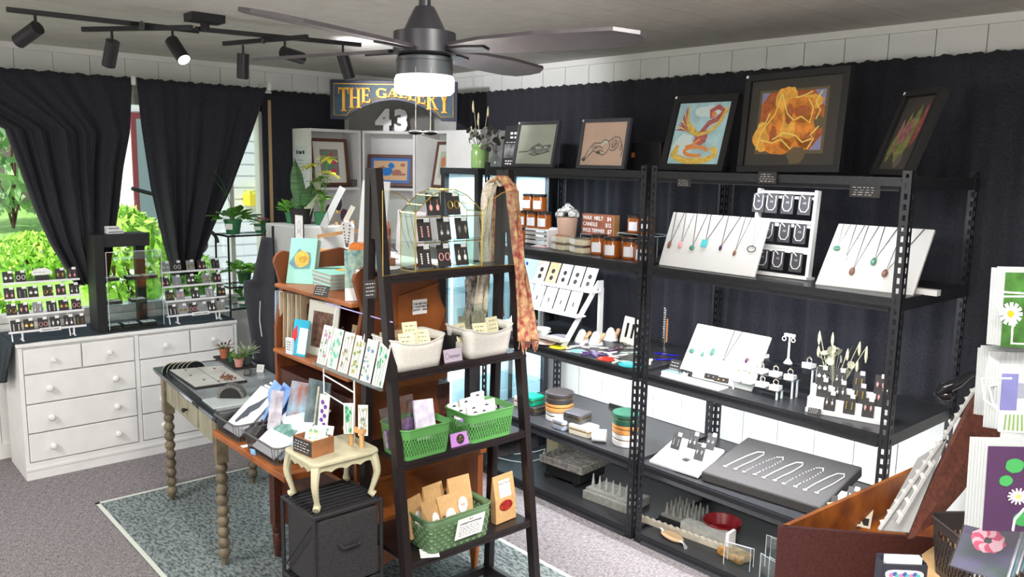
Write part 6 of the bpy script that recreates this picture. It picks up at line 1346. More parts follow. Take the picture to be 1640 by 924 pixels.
def art_bbird(m, x0, x1, z0, z1, y):
    w_ = x1-x0; h = z1-z0; X = lambda q: x0+w_*q; Z = lambda q: z0+h*q
    m.mi = 3; blob(m, (X(.24), Z(.52)), w_*.13, seed=1, sz=.9, y=y); blob(m, (X(.7), Z(.42)), w_*.13, seed=2, sz=.6, y=y); stroke(m, [(X(.55), Z(.3)), (X(.95), Z(.3))], w_*.06, y-.0003); blob(m, (X(.86), Z(.8)), w_*.08, seed=4, sz=.6, y=y)
    m.mi = 2; blob(m, (X(.40), Z(.42)), w_*.16, seed=5, sz=.8, y=y-.0006); blob(m, (X(.52), Z(.74)), w_*.09, seed=6, y=y-.0007)
cdir = Vector((.285, .275, 0)).normalized(); nrm2 = Vector((cdir.y, -cdir.x, 0)); pc = Vector((-2.865, .205, 0))+cdir*.02-nrm2*.05
t = framed('brown framed blue bird picture in the corner bookcase', .345, .235, .024, .02, M_FBR, BB[0], .022, BB[1], (pc.x, pc.y, 1.6385), (R(-10), 0, atan2(.275, .285)), art_bbird, [BB[0], BB[1], BB[2], BB[3]], easel=True, tagc=False)
m = MB(); 
for s in (.12, .22): m.tube([(pc.x+cdir.x*s, pc.y+cdir.y*s, 1.875), (pc.x+cdir.x*(s+.01)-nrm2.x*.03, pc.y+cdir.y*(s+.01)-nrm2.y*.03, 1.93), (pc.x+cdir.x*(s+.02), pc.y+cdir.y*(s+.02), 1.875)], .002, n=5)
OF = [M_PAPER, mat('flower_orange', (.65, .25, .12), .7), mat('flower_green', (.08, .28, .18), .7), M_CARDG]
def art_of(m, x0, x1, z0, z1, y):
    w_ = x1-x0; h = z1-z0; m.mi = 1; blob(m, (x0+w_*.5, z0+h*.6), w_*.3, y=y, seed=3); m.mi = 2; blob(m, (x0+w_*.45, z0+h*.25), w_*.22, y=y-.0004, seed=5)
t = framed('brown framed orange flower picture in the bookcase right of the corner one', .28, .335, .022, .02, M_FBR, PB_[0], .05, mat('soft_green', (.52, .58, .45), .7), (-2.49, .56, 1.6385), (R(-9), 0, R(-12)), art_of, OF, easel=True, tagc=False)
t = thing('printed_notice', 'sheet with printed writing taped to the left side of the leftmost bookcase', 'notice', (-3.10, -.2185, 1.62)); m = MB(); m.box(0, .19, -.001, 0, 0, .30); m.obj('sheet', mat('notice_paper', (.70, .76, .80), .6), t)
m = MB(); scrib(m, .03, .18, .235, .275, 1, y=-.0015, seed=9, word=.03, h=.7); m.obj('heading', M_BLACK, t); m = MB(); scrib(m, .04, .17, .04, .21, 7, y=-.0015, seed=10, word=.025); m.obj('printing', M_CARDG, t)
for (p_, w_, h_, lab) in (((-2.90, .13, 1.6385), .06, .045, 'small black label beside the tulip picture'),): t = thing('shelf_label', lab, 'label', p_, rz=R(90)); m = MB(); m.box(0, w_, 0, .003, 0, h_); m.obj('card', M_CARD, t); m = MB(); scrib(m, .004, w_-.004, .006, h_-.006, 3, seed=31, word=.008); m.obj('handwriting', MATS['chalk'], t)
# ================================================================== THE GALLERY sign and house number
def arcpoly(cx_, cz_, r0, r1, a0, a1, n=12, sx=1):
    o_ = [(cx_+sx*r1*cos(R(a0+(a1-a0)*k/n)), cz_+r1*sin(R(a0+(a1-a0)*k/n))) for k in range(n+1)]; i_ = [(cx_+sx*r0*cos(R(a0+(a1-a0)*k/n)), cz_+r0*sin(R(a0+(a1-a0)*k/n))) for k in range(n+1)]
    return [[o_[k], o_[k+1], i_[k+1], i_[k]] for k in range(n)]
def rect(a, b, c, d): return [(a, c), (b, c), (b, d), (a, d)]
def glyph(c):
    s = .11; S_ = .06; st = lambda x: [rect(x, x+.2, 0, 1), rect(x-.07, x+.27, 0, S_), rect(x-.07, x+.27, 1-S_, 1)]
    if c == 'T': return [rect(.31, .51, 0, 1), rect(.2, .62, 0, S_), rect(.02, .80, 1-.08, 1), rect(.02, .08, .74, .93), rect(.74, .80, .74, .93)], .84
    if c == 'H': return st(.08)+st(.62)+[rect(.25, .65, .47, .54)], .92
    if c == 'E': return st(.08)+[rect(.2, .68, 0, .08), rect(.2, .66, .92, 1), rect(.2, .55, .47, .54), rect(.62, .68, 0, .26), rect(.60, .66, .74, 1), rect(.5, .55, .38, .62)], .74
    if c == 'A': return [[(.0, 0), (.08, 0), (.42, .97), (.36, 1)], [(.54, 0), (.80, 0), (.50, 1), (.34, 1)], rect(.16, .60, .30, .37), rect(-.06, .17, 0, S_), rect(.46, .88, 0, S_)], .86
    if c == 'L': return st(.08)+[rect(.2, .64, 0, .08), rect(.58, .64, 0, .30)], .68
    if c == 'G': return [[(a*.86+.02, b) for a, b in q] for q in arcpoly(.48, .5, .36, .5, 40, 330, 18)]+[rect(.06, .22, .3, .7), rect(.60, .80, .02, .42), rect(.52, .86, .40, .46), rect(.72, .78, .70, .94)], .88
    if c == 'R': return st(.08)+[[(a, b) for a, b in q] for q in arcpoly(.40, .73, .19, .27, -90, 90, 10, 1.05)]+[[(.38, .48), (.52, .50), (.86, 0), (.66, 0)], rect(.60, .92, 0, S_), rect(.24, .42, .92, 1), rect(.24, .42, .46, .53), rect(.52, .68, .6, .86)], .94
    if c == 'Y': return [rect(.33, .53, 0, .48), [(.02, 1), (.24, 1), (.53, .46), (.33, .46)], [(.66, 1), (.74, 1), (.50, .46), (.42, .46)], rect(.22, .64, 0, S_), rect(-.05, .31, 1-S_, 1), rect(.56, .84, 1-S_, 1)], .80
    return [], .4
d0 = 5.35
TL, TR = PD(528, 127, d0), PD(733, 128, d0); W = (TR-TL).length; ux = (TR-TL).copy(); ux.z = 0; ux.normalize(); rzS = atan2(ux.y, ux.x)
BL_ = PD(529, 190, d0); H = TL.z-BL_.z
M_NAVY = mat('sign_teal', (.028, .075, .115), .45, noise=.1); M_NAVY2 = mat('sign_navy_edge', (.012, .018, .05), .4)
t = thing('gallery_sign', 'navy carved sign with gold letters reading THE GALLERY and an arched lower edge', 'sign', (TL.x, TL.y, TL.z), rz=rzS)
def sign_outline(i):
    P = [(i, -i), (W-i, -i), (W-i, -H+i), (W*.875-i*.2, -H+i)]
    for k in range(19): q = k/18; x = W*.84-W*.68*q; P.append((x, -H+.03+i+ (H*.38)*(sin(q*pi)**.85)))
    P += [(W*.125+i*.2, -H+i), (i, -H+i)]; return P
m = MB(); m.prism(sign_outline(0), 0, .03, 'y'); m.obj('board', M_NAVY2, t, bevel=.003)
m = MB(); m.prism(sign_outline(.022), -.004, -.0003, 'y'); m.obj('face', M_NAVY, t)
m = MB(); po = sign_outline(.026); 
pi_ = [(p[0], -.0055, p[1]) for p in po]; m.tube(pi_, .0035, n=4, closed=True); m.obj('gold_border', mat('sign_gold', (.75, .42, .05), .4, metal=.2), t)
word = 'THE GALLERY'; ws = [glyph(c)[1] for c in word]; tot = sum(ws); uw = (W-.11)/tot; x = .055
for c, ww in zip(word, ws):
    ps, _ = glyph(c); xc = (x+ww*uw/2)/W; q = abs(xc-.5)*2
    top = -.050+.0*q; bot = -H+.045+H*.38*(max(0, sin(min(max((.84-xc)/.68, 0), 1)*pi))**.85)+.006
    if ps:
        for mi, (mm, off, sh) in enumerate(((mat('sign_brown', (.30, .13, .03), .5), -.0052, .006), (MATS['sign_gold'], -.009, 0))):
            m = MB()
            for poly in ps: m.prism([(x+a*uw+sh, bot+(top-bot)*b-sh*.6) for a, b in poly], off-.003, off, 'y')
            m.obj('letter_'+c.lower() if mi else 'letter_shadow', mm, t)
    x += ww*uw
m = MB()
for xx in (W*.16, W*.84): m.cyl((xx, .015, 0), (xx, .015, ZC-TL.z), .002, n=5)
m.obj('hanging_wire', M_BLACK, t)
zc_ = BZ+.0005
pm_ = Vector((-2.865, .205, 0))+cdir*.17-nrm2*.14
t = thing('wall_shade_board', 'added grey board giving the shaded wall behind the numerals on the corner bookcase', 'board', (pm_.x, pm_.y, zc_), rz=rzS)  # board added to give the shaded wall tone behind the numerals
m = MB(); m.prism([(-.30, 0), (.30, 0)]+[(.30*cos(R(a)), .09+.14*sin(R(a))) for a in range(0, 181, 12)], 0, .01, 'y'); m.obj('board', mat('wall_shade_grey', (.20, .20, .19), .6), t)
for (ch, u, lab) in (('4', 614, 'white standing numeral four on the corner bookcase, left of the three'), ('3', 642, 'white standing numeral three on the corner bookcase, right of the four')):
    p = PZ(u, 209, zc_); 
    # stand on the corner bookcase top
    s = (u-583)/84; q = Vector((-2.865, .205, 0))+cdir*(.392*s)-nrm2*.06
    tt = thing('house_number', lab, 'number', (q.x, q.y, zc_), rz=rzS); text(ch, .205, M_WHITE2, tt, (0, 0, .069), ext=.008, bold=.012, name='numeral')
# ================================================================== gold arch cabinet on the ladder
zt1 = TIER[0][0]+.001
A0 = PX(665, 432, -.035); A1 = PX(771, 421, -.035); ya, yb = A0.y, A1.y; WA = yb-ya
t = thing('brass_arch_cabinet', 'small brass edged glass cabinet with an arched top and both doors open', 'cabinet', (-.035, ya, zt1), rz=R(90))
DA = .095; hs = .215; ht = .30     # shoulder and top heights
arch = [(0, hs), (WA*.10, hs+.030), (WA*.24, ht-.022), (WA*.42, ht), (WA*.58, ht), (WA*.76, ht-.022), (WA*.90, hs+.030), (WA, hs)]
def fr(y): return [(0, y, 0)]+[(a, y, b) for a, b in arch]+[(WA, y, 0)]
m = MB()
for y in (0, DA): m.tube(fr(y), .0022, n=5, closed=True)
for (a, b) in [(0, 0), (WA, 0)]+arch: m.tube([(a, 0, b), (a, DA, b)], .0018, n=5)
m.obj('brass_frame', M_GOLD, t)
m = MB(); L = [(0, 0)]+arch+[(WA, 0)]
for i in range(len(L)-1): a, b = L[i], L[i+1]; m.quad((a[0], 0, a[1]), (b[0], 0, b[1]), (b[0], DA, b[1]), (a[0], DA, a[1]))
m.obj('side_glass', glassy('green_tint_glass', (.80, .93, .84), .22), t, solid=.002)
for z in (.003, .105, .200): m = MB(); m.box(.002, WA-.002, .002, DA-.002, z-.002, z); s = m.obj('shelf', M_GLASSD, t); m = MB(); m.tube([(0, 0, z), (WA, 0, z)], .002, n=5); m.obj('shelf_edge', M_GOLD, s)
for side in (-1, 1):
    x0 = 0 if side < 0 else WA; wd = WA*.52; a_ = R(12)*side; dx = lambda q: x0+side*q*cos(a_); dyy = lambda q: -abs(q)*sin(R(10))
    P = [(0, .0), (0, hs), (wd*.25, hs+.045), (wd*.55, ht-.012), (wd, ht), (wd, 0)]
    m = MB(); m.tube([(dx(a), -.004+dyy(a), b) for a, b in P], .002, n=5, closed=True); d = m.obj('door', M_GOLD, t)
    m = MB(); m.add([(dx(a), -.004+dyy(a), b) for a, b in P], [tuple(range(len(P)))]); m.obj('door_glass', M_GLASS, d)
Q = Matrix.Rotation(R(90), 3, 'Z'); O_ = Vector((-.035, ya, zt1))
for k, (x, z, kind, em, w_, h, lab) in enumerate(((.36, .201, 1, 2, .066, .086, 'black card with three rose drops in the arch cabinet, top left'), (.66, .201, 2, 1, .066, .086, 'black card with gold hoop drops in the arch cabinet, top right'),
      (.24, .106, 3, 2, .062, .084, 'black earring card, left of three on the middle shelf of the arch cabinet'), (.52, .106, 1, 0, .062, .084, 'black earring card, middle of three on the middle shelf of the arch cabinet'), (.80, .106, 4, 0, .062, .084, 'black earring card, right of three on the middle shelf of the arch cabinet'),
      (.24, .004, 3, 3, .062, .084, 'black earring card, left of three on the bottom of the arch cabinet'), (.52, .004, 2, 2, .062, .084, 'black earring card with red hoops, middle of three on the bottom of the arch cabinet'), (.80, .004, 1, 3, .062, .084, 'black earring card with pearls, right of three on the bottom of the arch cabinet'))):
    card(kind, False, em, O_+Q@Vector((x*WA, .035+.003*(k % 3), z+.001)), lab, (R(-12), 0, R(90)), 'earring cards in the arch cabinet', w_, h)
# ================================================================== baskets on the ladder
def rrect(a, b, c, n=4):
    P = []
    for (sx, sy, a0) in ((1, -1, -90), (1, 1, 0), (-1, 1, 90), (-1, -1, 180)):
        for k in range(n+1): t_ = R(a0+90*k/n); P.append((sx*(a-c)+c*cos(t_), sy*(b-c)+c*sin(t_)))
    return P
def tub(t, L, D_, H, taper, mm, dip=0, pierced=False, handle=True, weave=False):
    """open basket, long side along local x, front faces -y"""
    n = 6; lo = rrect(L/2*taper, D_/2*taper, .022, n); hi = rrect(L/2, D_/2, .03, n); N = len(lo)
    m = MB(); m.prism([(a*.97, b*.97) for a, b in lo], 0, .004, 'z'); m.obj('bottom', mm, t)
    def P(i, q, off=0):
        # i can be fractional
        i0 = int(i) % N; f = i-int(i); i1 = (i0+1) % N
        l = (lo[i0][0]*(1-f)+lo[i1][0]*f, lo[i0][1]*(1-f)+lo[i1][1]*f); h = (hi[i0][0]*(1-f)+hi[i1][0]*f, hi[i0][1]*(1-f)+hi[i1][1]*f)
        x = l[0]+(h[0]-l[0])*q; y = l[1]+(h[1]-l[1])*q; zt_ = H-(dip*max(0, cos(min(1, abs(x)/(L*.42))*pi/2))**.6 if dip and abs(y) > D_*.40 else 0)
        return (x*(1+off), y*(1+off), q*zt_)
    # perimeter param by arc length
    per = []; 
    for i in range(N):
        a = hi[i]; b = hi[(i+1) % N]; per.append(hypot(b[0]-a[0], b[1]-a[1]))
    tot = sum(per)
    def at(s):
        s = (s % 1)*tot; i = 0
        while s > per[i] and i < N-1: s -= per[i]; i += 1
        return i+min(s/per[i], .9999)
    m = MB(); nu = 120 if (pierced or weave) else 72; rowsq = [0, .12, .24, .36, .48, .60, .70, .82, 1] if (pierced or weave) else [0, .25, .5, .75, 1]
    vs = [P(at(u/nu), q) for q in rowsq for u in range(nu)]; fs = []
    for j in range(len(rowsq)-1):
        for u in range(nu):
            q = (rowsq[j]+rowsq[j+1])/2; x, y, z = P(at((u+.5)/nu), q)
            if handle and abs(x) > L*.40 and abs(y) < D_*.24 and .66 < q < .84: continue
            if handle and not (pierced or weave) and abs(x) > L*.40 and abs(y) < D_*.2 and .5 < q < .8: continue
            if pierced and .1 < q < .66 and (u+j) % 2 == 0: continue
            fs.append((j*nu+u, j*nu+(u+1) % nu, (j+1)*nu+(u+1) % nu, (j+1)*nu+u))
    m.add(vs, fs); m.obj('wall', mm, t, smooth=not pierced, solid=.0035)
    if weave:
        m = MB()
        for j, q in enumerate((.08, .19, .30, .41, .52, .63, .74)):
            for u in range(0, 60):
                if (u+j) % 2 == 0: a = P(at(u/60), q, .022); b = P(at((u+.85)/60), q, .022); m.tube([a, b], .0055, n=5)
        m.obj('weave', mm, t)
    m = MB(); m.tube([P(at(u/90), 1, .012) for u in range(90)], .0035, n=6, closed=True); m.obj('rim', mm, t, smooth=True)
M_BW = mat('basket_white', (.62, .60, .56), .5, noise=.05, nscale=90); M_BG = mat('basket_green', (.09, .28, .075), .45); M_BG2 = mat('basket_sage', (.11, .19, .095), .5)
def bask(label, u0, v0, u1, v1, tier, L, D_, H, mm, **k):
    z, xf, xb = TIER[tier]; x = xf-D_/2*.86+.012; y0 = PX(u0, v0, xf).y; y1 = PX(u1, v1, xf).y; yc = (y0+y1)/2
    t = thing('basket', label, 'basket', (x, yc, z+.001), rz=R(90)); tub(t, L or (y1-y0), D_, H, k.pop('taper', .88), mm, **k); return t, Vector((x, yc, z+.001)), (L or (y1-y0))
def sachets(O2, spots, prefix, mm, w_, h, grp, rows=3, name='sachet', cat='packet', header=False):
    for k, (x, y, z, tl, rz_, lab) in enumerate(spots):
        p = O2+Matrix.Rotation(R(90), 3, 'Z')@Vector((x, y, z)); t = thing(name, lab, cat, p, rot=(R(tl), 0, R(90+rz_)), group=grp)
        m = MB(); m.box(-w_/2, w_/2, 0, .005, 0, h); m.obj('packet', mm, t, bevel=.0015)
        m = MB(); scrib(m, -w_*.4, w_*.4, h*.35, h*.92, rows, seed=50+k, word=w_*.2, h=.25); m.obj('printing', mat('olive_ink', (.22, .24, .12), .8), t)
        if header: m = MB(); m.box(-w_*.55, w_*.55, -.001, .006, h*.55, h*1.35); m.obj('clear_sleeve', M_GLASS, t)
t1, o1, L1_ = bask('white plastic basket of cream packets, left one on the second ladder tier', 630, 592, 706, 578, 1, .235, .165, .118, M_BW, dip=.022, taper=.84)
t2, o2, L2_ = bask('white plastic basket of cream packets, right one on the second ladder tier', 741, 572, 822, 556, 1, .235, .165, .118, M_BW, dip=.022, taper=.84)
sachets(o1, [(-.06, .02, .05, -20, 12, 'cream packet at the left in the left white basket'), (-.02, -.03, .045, -25, -18, 'cream packet lying forward in the left white basket'), (.035, .03, .07, -16, -10, 'tall cream packet in the middle of the left white basket'), (.075, .01, .045, -30, -24, 'cream packet at the right in the left white basket')], '', M_PAPERY, .062, .085, 'cream packets in the left white basket')
sachets(o2, [(-.075, .0, .045, -20, 10, 'cream packet at the left in the right white basket'), (-.01, -.035, .045, -25, -14, 'cream packet leaning forward in the right white basket'), (.07, -.01, .055, -12, 6, 'upright cream packet at the right in the right white basket')], '', M_PAPERY, .062, .085, 'cream packets in the right white basket')
sachets(o2, [(-.03, .05, .05, -6, 5, 'clear sleeve of grey leaves at the back of the right white basket'), (.04, .055, .06, -4, -5, 'second clear sleeve of grey leaves at the back of the right white basket')], '', mat('grey_leaf', (.30, .28, .22), .7, noise=.4, nscale=60), .06, .095, 'clear sleeves in the right white basket', header=True)
sachets(o1, [(-.01, .055, .075, -4, 0, 'clear cellophane sleeve at the back of the left white basket')], '', mat('kraft_chip', (.60, .34, .20), .7, noise=.3, nscale=60), .05, .05, '', header=True)
t3, o3, L3_ = bask('bright green pierced basket, left one on the third ladder tier', 646, 725, 715, 706, 2, .218, .175, .115, M_BG, pierced=True)
t4, o4, L4_ = bask('bright green pierced basket, right one on the third ladder tier', 745, 697, 822, 672, 2, .235, .175, .115, M_BG, pierced=True)
M_HDR = mat('header_card', (.74, .73, .70), .6)
for k, (x, y, z, tl, rz_) in enumerate(((-.075, .055, .055, -14, 4), (-.02, .05, .065, -12, 8), (.04, .055, .08, -10, 2), (-.07, .015, .045, -22, -6), (-.01, .0, .05, -25, 4), (.05, .0, .052, -22, -8), (-.03, -.035, .045, -32, -6), (.02, -.04, .046, -34, 6), (.085, .02, .05, -20, 6))):
    def hdr():
        t = thing('header_card_pack', '', 'packet'); m = MB()
        m.prism([(-.035, 0), (.035, 0), (.035, .068), (.030, .073), (-.030, .073), (-.035, .068)], 0, .003, 'y'); m.obj('card', M_HDR, t); m = MB(); m.box(-.010, .010, -.0008, .0004, .056, .060); m.cyl((0, -.0008, .060), (0, .0004, .060), .004, n=10); m.obj('hang_hole', M_BLACK, t)
        m = MB(); m.box(-.022, .024, -.0008, -.0001, .008, .026); m.obj('violet_label', mat('violet_label', (.25, .14, .45), .6), t); return t
    p = o4+Matrix.Rotation(R(90), 3, 'Z')@Vector((x, y, z)); spawn('hdr', hdr, p, 'white header card packet in the right bright green basket, %s from the back left' % ORD[k], (R(tl), 0, R(90+rz_)), 'header card packets')
M_LAV = mat('lavender_petals', (.30, .16, .42), .7, col2=(.14, .07, .16), nscale=60); M_BAGC = glassy('bag_clear', (.93, .92, .95), .2, .15)
for k, (x, y, z, tl, rz_, w_, h, lab) in enumerate(((-.085, .0, .035, -12, 14, .085, .15, 'clear bag of violet petals at the left of the left green basket'), (-.02, .045, .04, -6, 4, .10, .16, 'clear crinkled bag at the back of the left green basket'), (.05, -.005, .035, -18, -14, .075, .15, 'lavender patterned pouch slanting right in the left green basket'), (.085, .03, .04, -10, -10, .05, .13, 'narrow pale pouch at the right of the left green basket'))):
    p = o3+Matrix.Rotation(R(90), 3, 'Z')@Vector((x, y, z)); t = thing('bath_pouch', lab, 'pouch', p, rot=(R(tl), 0, R(90+rz_)))
    m = MB(); m.box(-w_/2, w_/2, 0, .012, 0, h*.45); m.obj('petals', M_LAV if k < 3 else M_PAPER, t, bevel=.004); m = MB(); m.box(-w_/2-.002, w_/2+.002, -.002, .014, -.002, h); m.obj('bag', M_BAGC if k != 2 else mat('lavender_print', (.55, .48, .66), .35, col2=(.80, .78, .84), nscale=30), t)
t = thing('yellow_flower_head', 'bright yellow flower head in the left bright green basket', 'flower', o3+Matrix.Rotation(R(90), 3, 'Z')@Vector((.055, -.055, .088))); m = MB()
for k in range(26): a_ = k*2.4; q = .004+.0008*k; m.ball((q*cos(a_), q*sin(a_), .004-.0001*k), .0045, n=6)
m.obj('petals', mat('yellow_petal', (.85, .68, .04), .6), t, smooth=True)
def table_card(O2, W_, H_, mm, label, oval=None, txt=None, cat='sign'):
    t = thing('brand_card', label, cat, O2, rot=(R(-12), 0, R(90))); m = MB(); m.box(-W_/2, W_/2, 0, .004, 0, H_); m.obj('card', mm, t, bevel=.001)
    m = MB(); m.prism([(0, 0), (.02, 0), (.004, H_*.8)], -W_*.3, W_*.3, 'x', T=Matrix.Translation((0, .005, 0))); m.obj('prop', mm, t)
    if oval: m = MB(); m.lathe([(.019, 0), (.019, .0006)], n=26, T=Matrix.Translation((0, -.0002, H_/2)) @ Matrix.Rotation(R(90), 4, 'X')); m.obj('emblem', mat('emblem_black', (.03, .02, .035), .5), t); m = MB(); m.box(-.013, .013, -.0018, -.001, H_*.40, H_*.47); m.box(-.005, .005, -.0018, -.001, H_*.56, H_*.74); m.obj('emblem_mark', M_GOLD, t)
    if txt: m = MB(); m.tube([(-.018+.05*q/30, -.001, H_*.42+.006*sin(q*1.3)) for q in range(31)], .0009, n=4); m.obj('script', mat('ink_violet', (.10, .07, .14), .6), t); m = MB(); m.tube([(-.03+.008*cos(a), -.001, H_*.5+.012*sin(a)) for a in [i*.6 for i in range(11)]], .0008, n=4); m.obj('flourish', MATS['ink_violet'], t)
    return t
p = PX(727, 575, TIER[1][1]); table_card(Vector((TIER[1][1]+.0, p.y, TIER[1][0]+.001)), .085, .050, mat('lilac_card', (.50, .42, .52), .6), 'lilac name card between the two white baskets', txt=True)
p = PX(738, 712, TIER[2][1]); table_card(Vector((TIER[2][1]+.002, p.y, TIER[2][0]+.001)), .09, .052, mat('purple_card', (.42, .20, .50), .6), 'purple card with a round black emblem in front of the green baskets', oval=True)
t = thing('black_bowl', 'black plastic bowl on the ladder tier between the two white baskets', 'bowl', (TIER[1][1]-.115, PX(722, 545, TIER[1][1]-.115).y, TIER[1][0]+.001)); lathe_obj([(.03, 0), (.045, .05), (.05, .085), (.048, .085), (.04, .04), (.001, .006)], 'bowl', M_BLACK, t)
# sage woven basket with kraft pouches
t5, o5, L5_ = bask('sage green woven basket of kraft pouches on the lowest ladder tier', 672, 860, 790, 825, 3, .30, .20, .135, M_BG2, weave=True)
M_KRAFT = mat('kraft_paper', (.46, .28, .12), .7, noise=.08, nscale=60)
def pouch(O2, x, y, z, tl, rz_, w_, h, lab, kind, loc=None):
    p = loc or (O2+Matrix.Rotation(R(90), 3, 'Z')@Vector((x, y, z))); t = thing('kraft_pouch', lab, 'pouch', p, rot=(R(tl), 0, R(90+rz_)))
    m = MB(); m.add([(-w_/2, -.016, 0), (w_/2, -.016, 0), (w_/2, .016, 0), (-w_/2, .016, 0), (-w_/2, -.016, h*.5), (w_/2, -.016, h*.5), (w_/2, .016, h*.5), (-w_/2, .016, h*.5), (-w_/2, -.002, h*.97), (w_/2, -.002, h*.97), (w_/2, .002, h*.97), (-w_/2, .002, h*.97)],
          [(3, 2, 1, 0), (0, 1, 5, 4), (1, 2, 6, 5), (2, 3, 7, 6), (3, 0, 4, 7), (4, 5, 9, 8), (5, 6, 10, 9), (6, 7, 11, 10), (7, 4, 8, 11), (8, 9, 10, 11)]); m.obj('bag', M_KRAFT, t, bevel=.003)
    if kind == 'window':
        m = MB(); m.prism([(a, b) for a, b in [(-.026*sx+.0*sx, 0) for sx in ()]] or [(w_*.32*cos(R(a)), h*.34+h*.11*sin(R(a))) for a in range(0, 360, 24)], -.0185, -.0168, 'y'); m.obj('window', mat('red_contents', (.35, .03, .02), .25, col2=(.15, .01, .01), nscale=60), t)
        fy = lambda q: -.0178+.0143*(q-.5)/.47
        m = MB(); m.add([(-w_*.27, fy(.52), h*.52), (w_*.27, fy(.52), h*.52), (w_*.27, fy(.86), h*.86), (-w_*.27, fy(.86), h*.86)], [(0, 1, 2, 3)]); m.obj('label', M_PAPER, t)
        text('Sweet Spices', .0125, M_BLACK, t, (0, fy(.80)-.001, h*.80), rot=(R(80), 0, 0), ext=.0002)
        m = MB(); scrib(m, -w_*.22, w_*.22, h*.55, h*.70, 3, y=fy(.55)-.0008, seed=3, word=.008); m.obj('printing', M_CARDG, t)
    else:
        m = MB(); m.prism([(.002+.022*cos(R(a)), h*.42+.032*sin(R(a))) for a in range(0, 360, 20)], -.0185, -.0168, 'y'); m.obj('oval_label', M_PAPER, t)
        m = MB(); m.box(-w_*.42, -.022, -.0175, -.0166, h*.12, h*.48); m.obj('window', mat('brown_bits', (.14, .05, .03), .4, noise=.4, nscale=80), t)
        m = MB(); m.box(-.008, .012, -.0192, -.0186, h*.40, h*.45); m.obj('label_mark', M_PINK, t)
for k, (x, y, z, tl, rz_, w_, h, lab) in enumerate(((-.115, .035, .03, -8, 18, .095, .155, 'kraft pouch tilted left at the back left of the sage basket'), (-.07, -.03, .03, -16, 22, .085, .155, 'kraft pouch with oval label at the front left of the sage basket'), (-.02, .04, .03, -8, 6, .10, .18, 'kraft pouch in the middle back of the sage basket'), (.0, -.03, .03, -16, -4, .085, .15, 'kraft pouch with oval label in the middle front of the sage basket'), (.075, .0, .03, -8, -2, .105, .20, 'tall folded kraft pouch at the right of the sage basket'))):
    pouch(o5, x, y, z, tl, rz_, w_, h, lab, 'oval')
p5 = PX(812, 828, TIER[3][1]-.03); pouch(None, 0, 0, 0, -4, 4, .115, .20, 'kraft pouch with a white label and red contents standing right of the sage basket', 'window', loc=(TIER[3][1]-.05, p5.y, TIER[3][0]+.001))
tt = thing('basket_notice', 'white printed notice card fixed to the front of the sage basket', 'notice', o5+Vector((.112, .02, .040)), rot=(R(14), 0, R(90))); m = MB(); m.box(-.065, .065, -.001, 0, 0, .092); m.obj('card', M_PAPER, tt)
text('$12', .012, M_BLACK, tt, (0, -.0015, .082), ext=.0002); text('LONGEVITY & POTPOURRI', .0085, M_BLACK, tt, (0, -.0015, .067), ext=.0002, bold=.0003); m = MB(); scrib(m, -.055, .055, .010, .058, 5, y=-.0012, seed=9, word=.014, h=.22); m.obj('printing', M_BLACK, tt)
t = thing('loose_price_slip', 'small white slip hanging off the left front corner of the lowest tier', 'card', (TIER[3][1]-.01, PX(690, 868, TIER[3][1]).y, TIER[3][0]+.0015), rz=R(60)); m = MB(); m.box(-.035, .035, -.04, .03, 0, .002); m.obj('slip', M_PAPER, t); m = MB(); scrib(m, -.02, .02, 0, .01, 1); 
# woven scarves over the right ladder top
M_SC1 = mat('scarf_ivory', (.62, .56, .46), .9, noise=.2, nscale=150, bump=.8); M_SC2 = mat('scarf_multi', (.56, .38, .19), .9, col2=(.30, .04, .05), nscale=46, bump=1)
def scarf(pts, w_, mm, label, seed, fringe=True):
    t = thing('knitted_scarf', label, 'scarf', pts[0]); P0 = Vector(pts[0]); n = len(pts); m = MB(); S_ = []
    NN = 40
    for k in range(NN+1):
        f = k/NN*(n-1); i = min(int(f), n-2); g = f-i; p = Vector(pts[i]).lerp(Vector(pts[i+1]), g)-P0; ww = w_[i]+(w_[i+1]-w_[i])*g; S_.append((p, ww))
    vs = []
    for k, (p, ww) in enumerate(S_):
        for j in range(7): q = j/6-.5; vs.append((p.x+.012*sin(j*2.1+k*.25)+.01*cos(q*pi), p.y+q*ww, p.z+.002*sin(j*3+k)))
    m.add(vs, [(k*7+j, k*7+j+1, (k+1)*7+j+1, (k+1)*7+j) for k in range(NN) for j in range(6)]); m.obj('knit', mm, t, smooth=True, solid=.009)
    if fringe:
        m = MB(); p, ww = S_[-1]
        for j in range(12): y = p.y+(j/11-.5)*ww; m.tube([(p.x+.005, y, p.z), (p.x+.012*sin(j), y+.004*sin(j*2), p.z-.03-.01*(j % 3))], .0022, n=4)
        m.obj('fringe', mm, t)
    return t
xt = -.08
def sp(u, v, x): return tuple(PX(u, v, x))
scarf([sp(806, 298, -.09), sp(796, 284, -.11), sp(785, 297, -.145), sp(779, 340, -.17), sp(775, 420, -.185), sp(769, 500, -.19)], [.05, .055, .055, .05, .055, .065], M_SC1, 'ivory knitted scarf hanging behind the right brass cabinet door', 1)
scarf([sp(792, 290, -.115), sp(803, 282, -.07), sp(818, 300, -.035), sp(826, 350, -.02), sp(832, 430, -.005), sp(840, 500, .02), sp(847, 545, .045)], [.04, .05, .05, .045, .06, .085, .11], M_SC2, 'red and yellow knitted scarf hanging from the right ladder top', 2)
scarf([sp(790, 300, -.16), sp(794, 420, -.17), sp(799, 505, -.17)], [.03, .03, .04], M_SC2, 'narrow red and tan scarf hanging inside the ladder', 3)
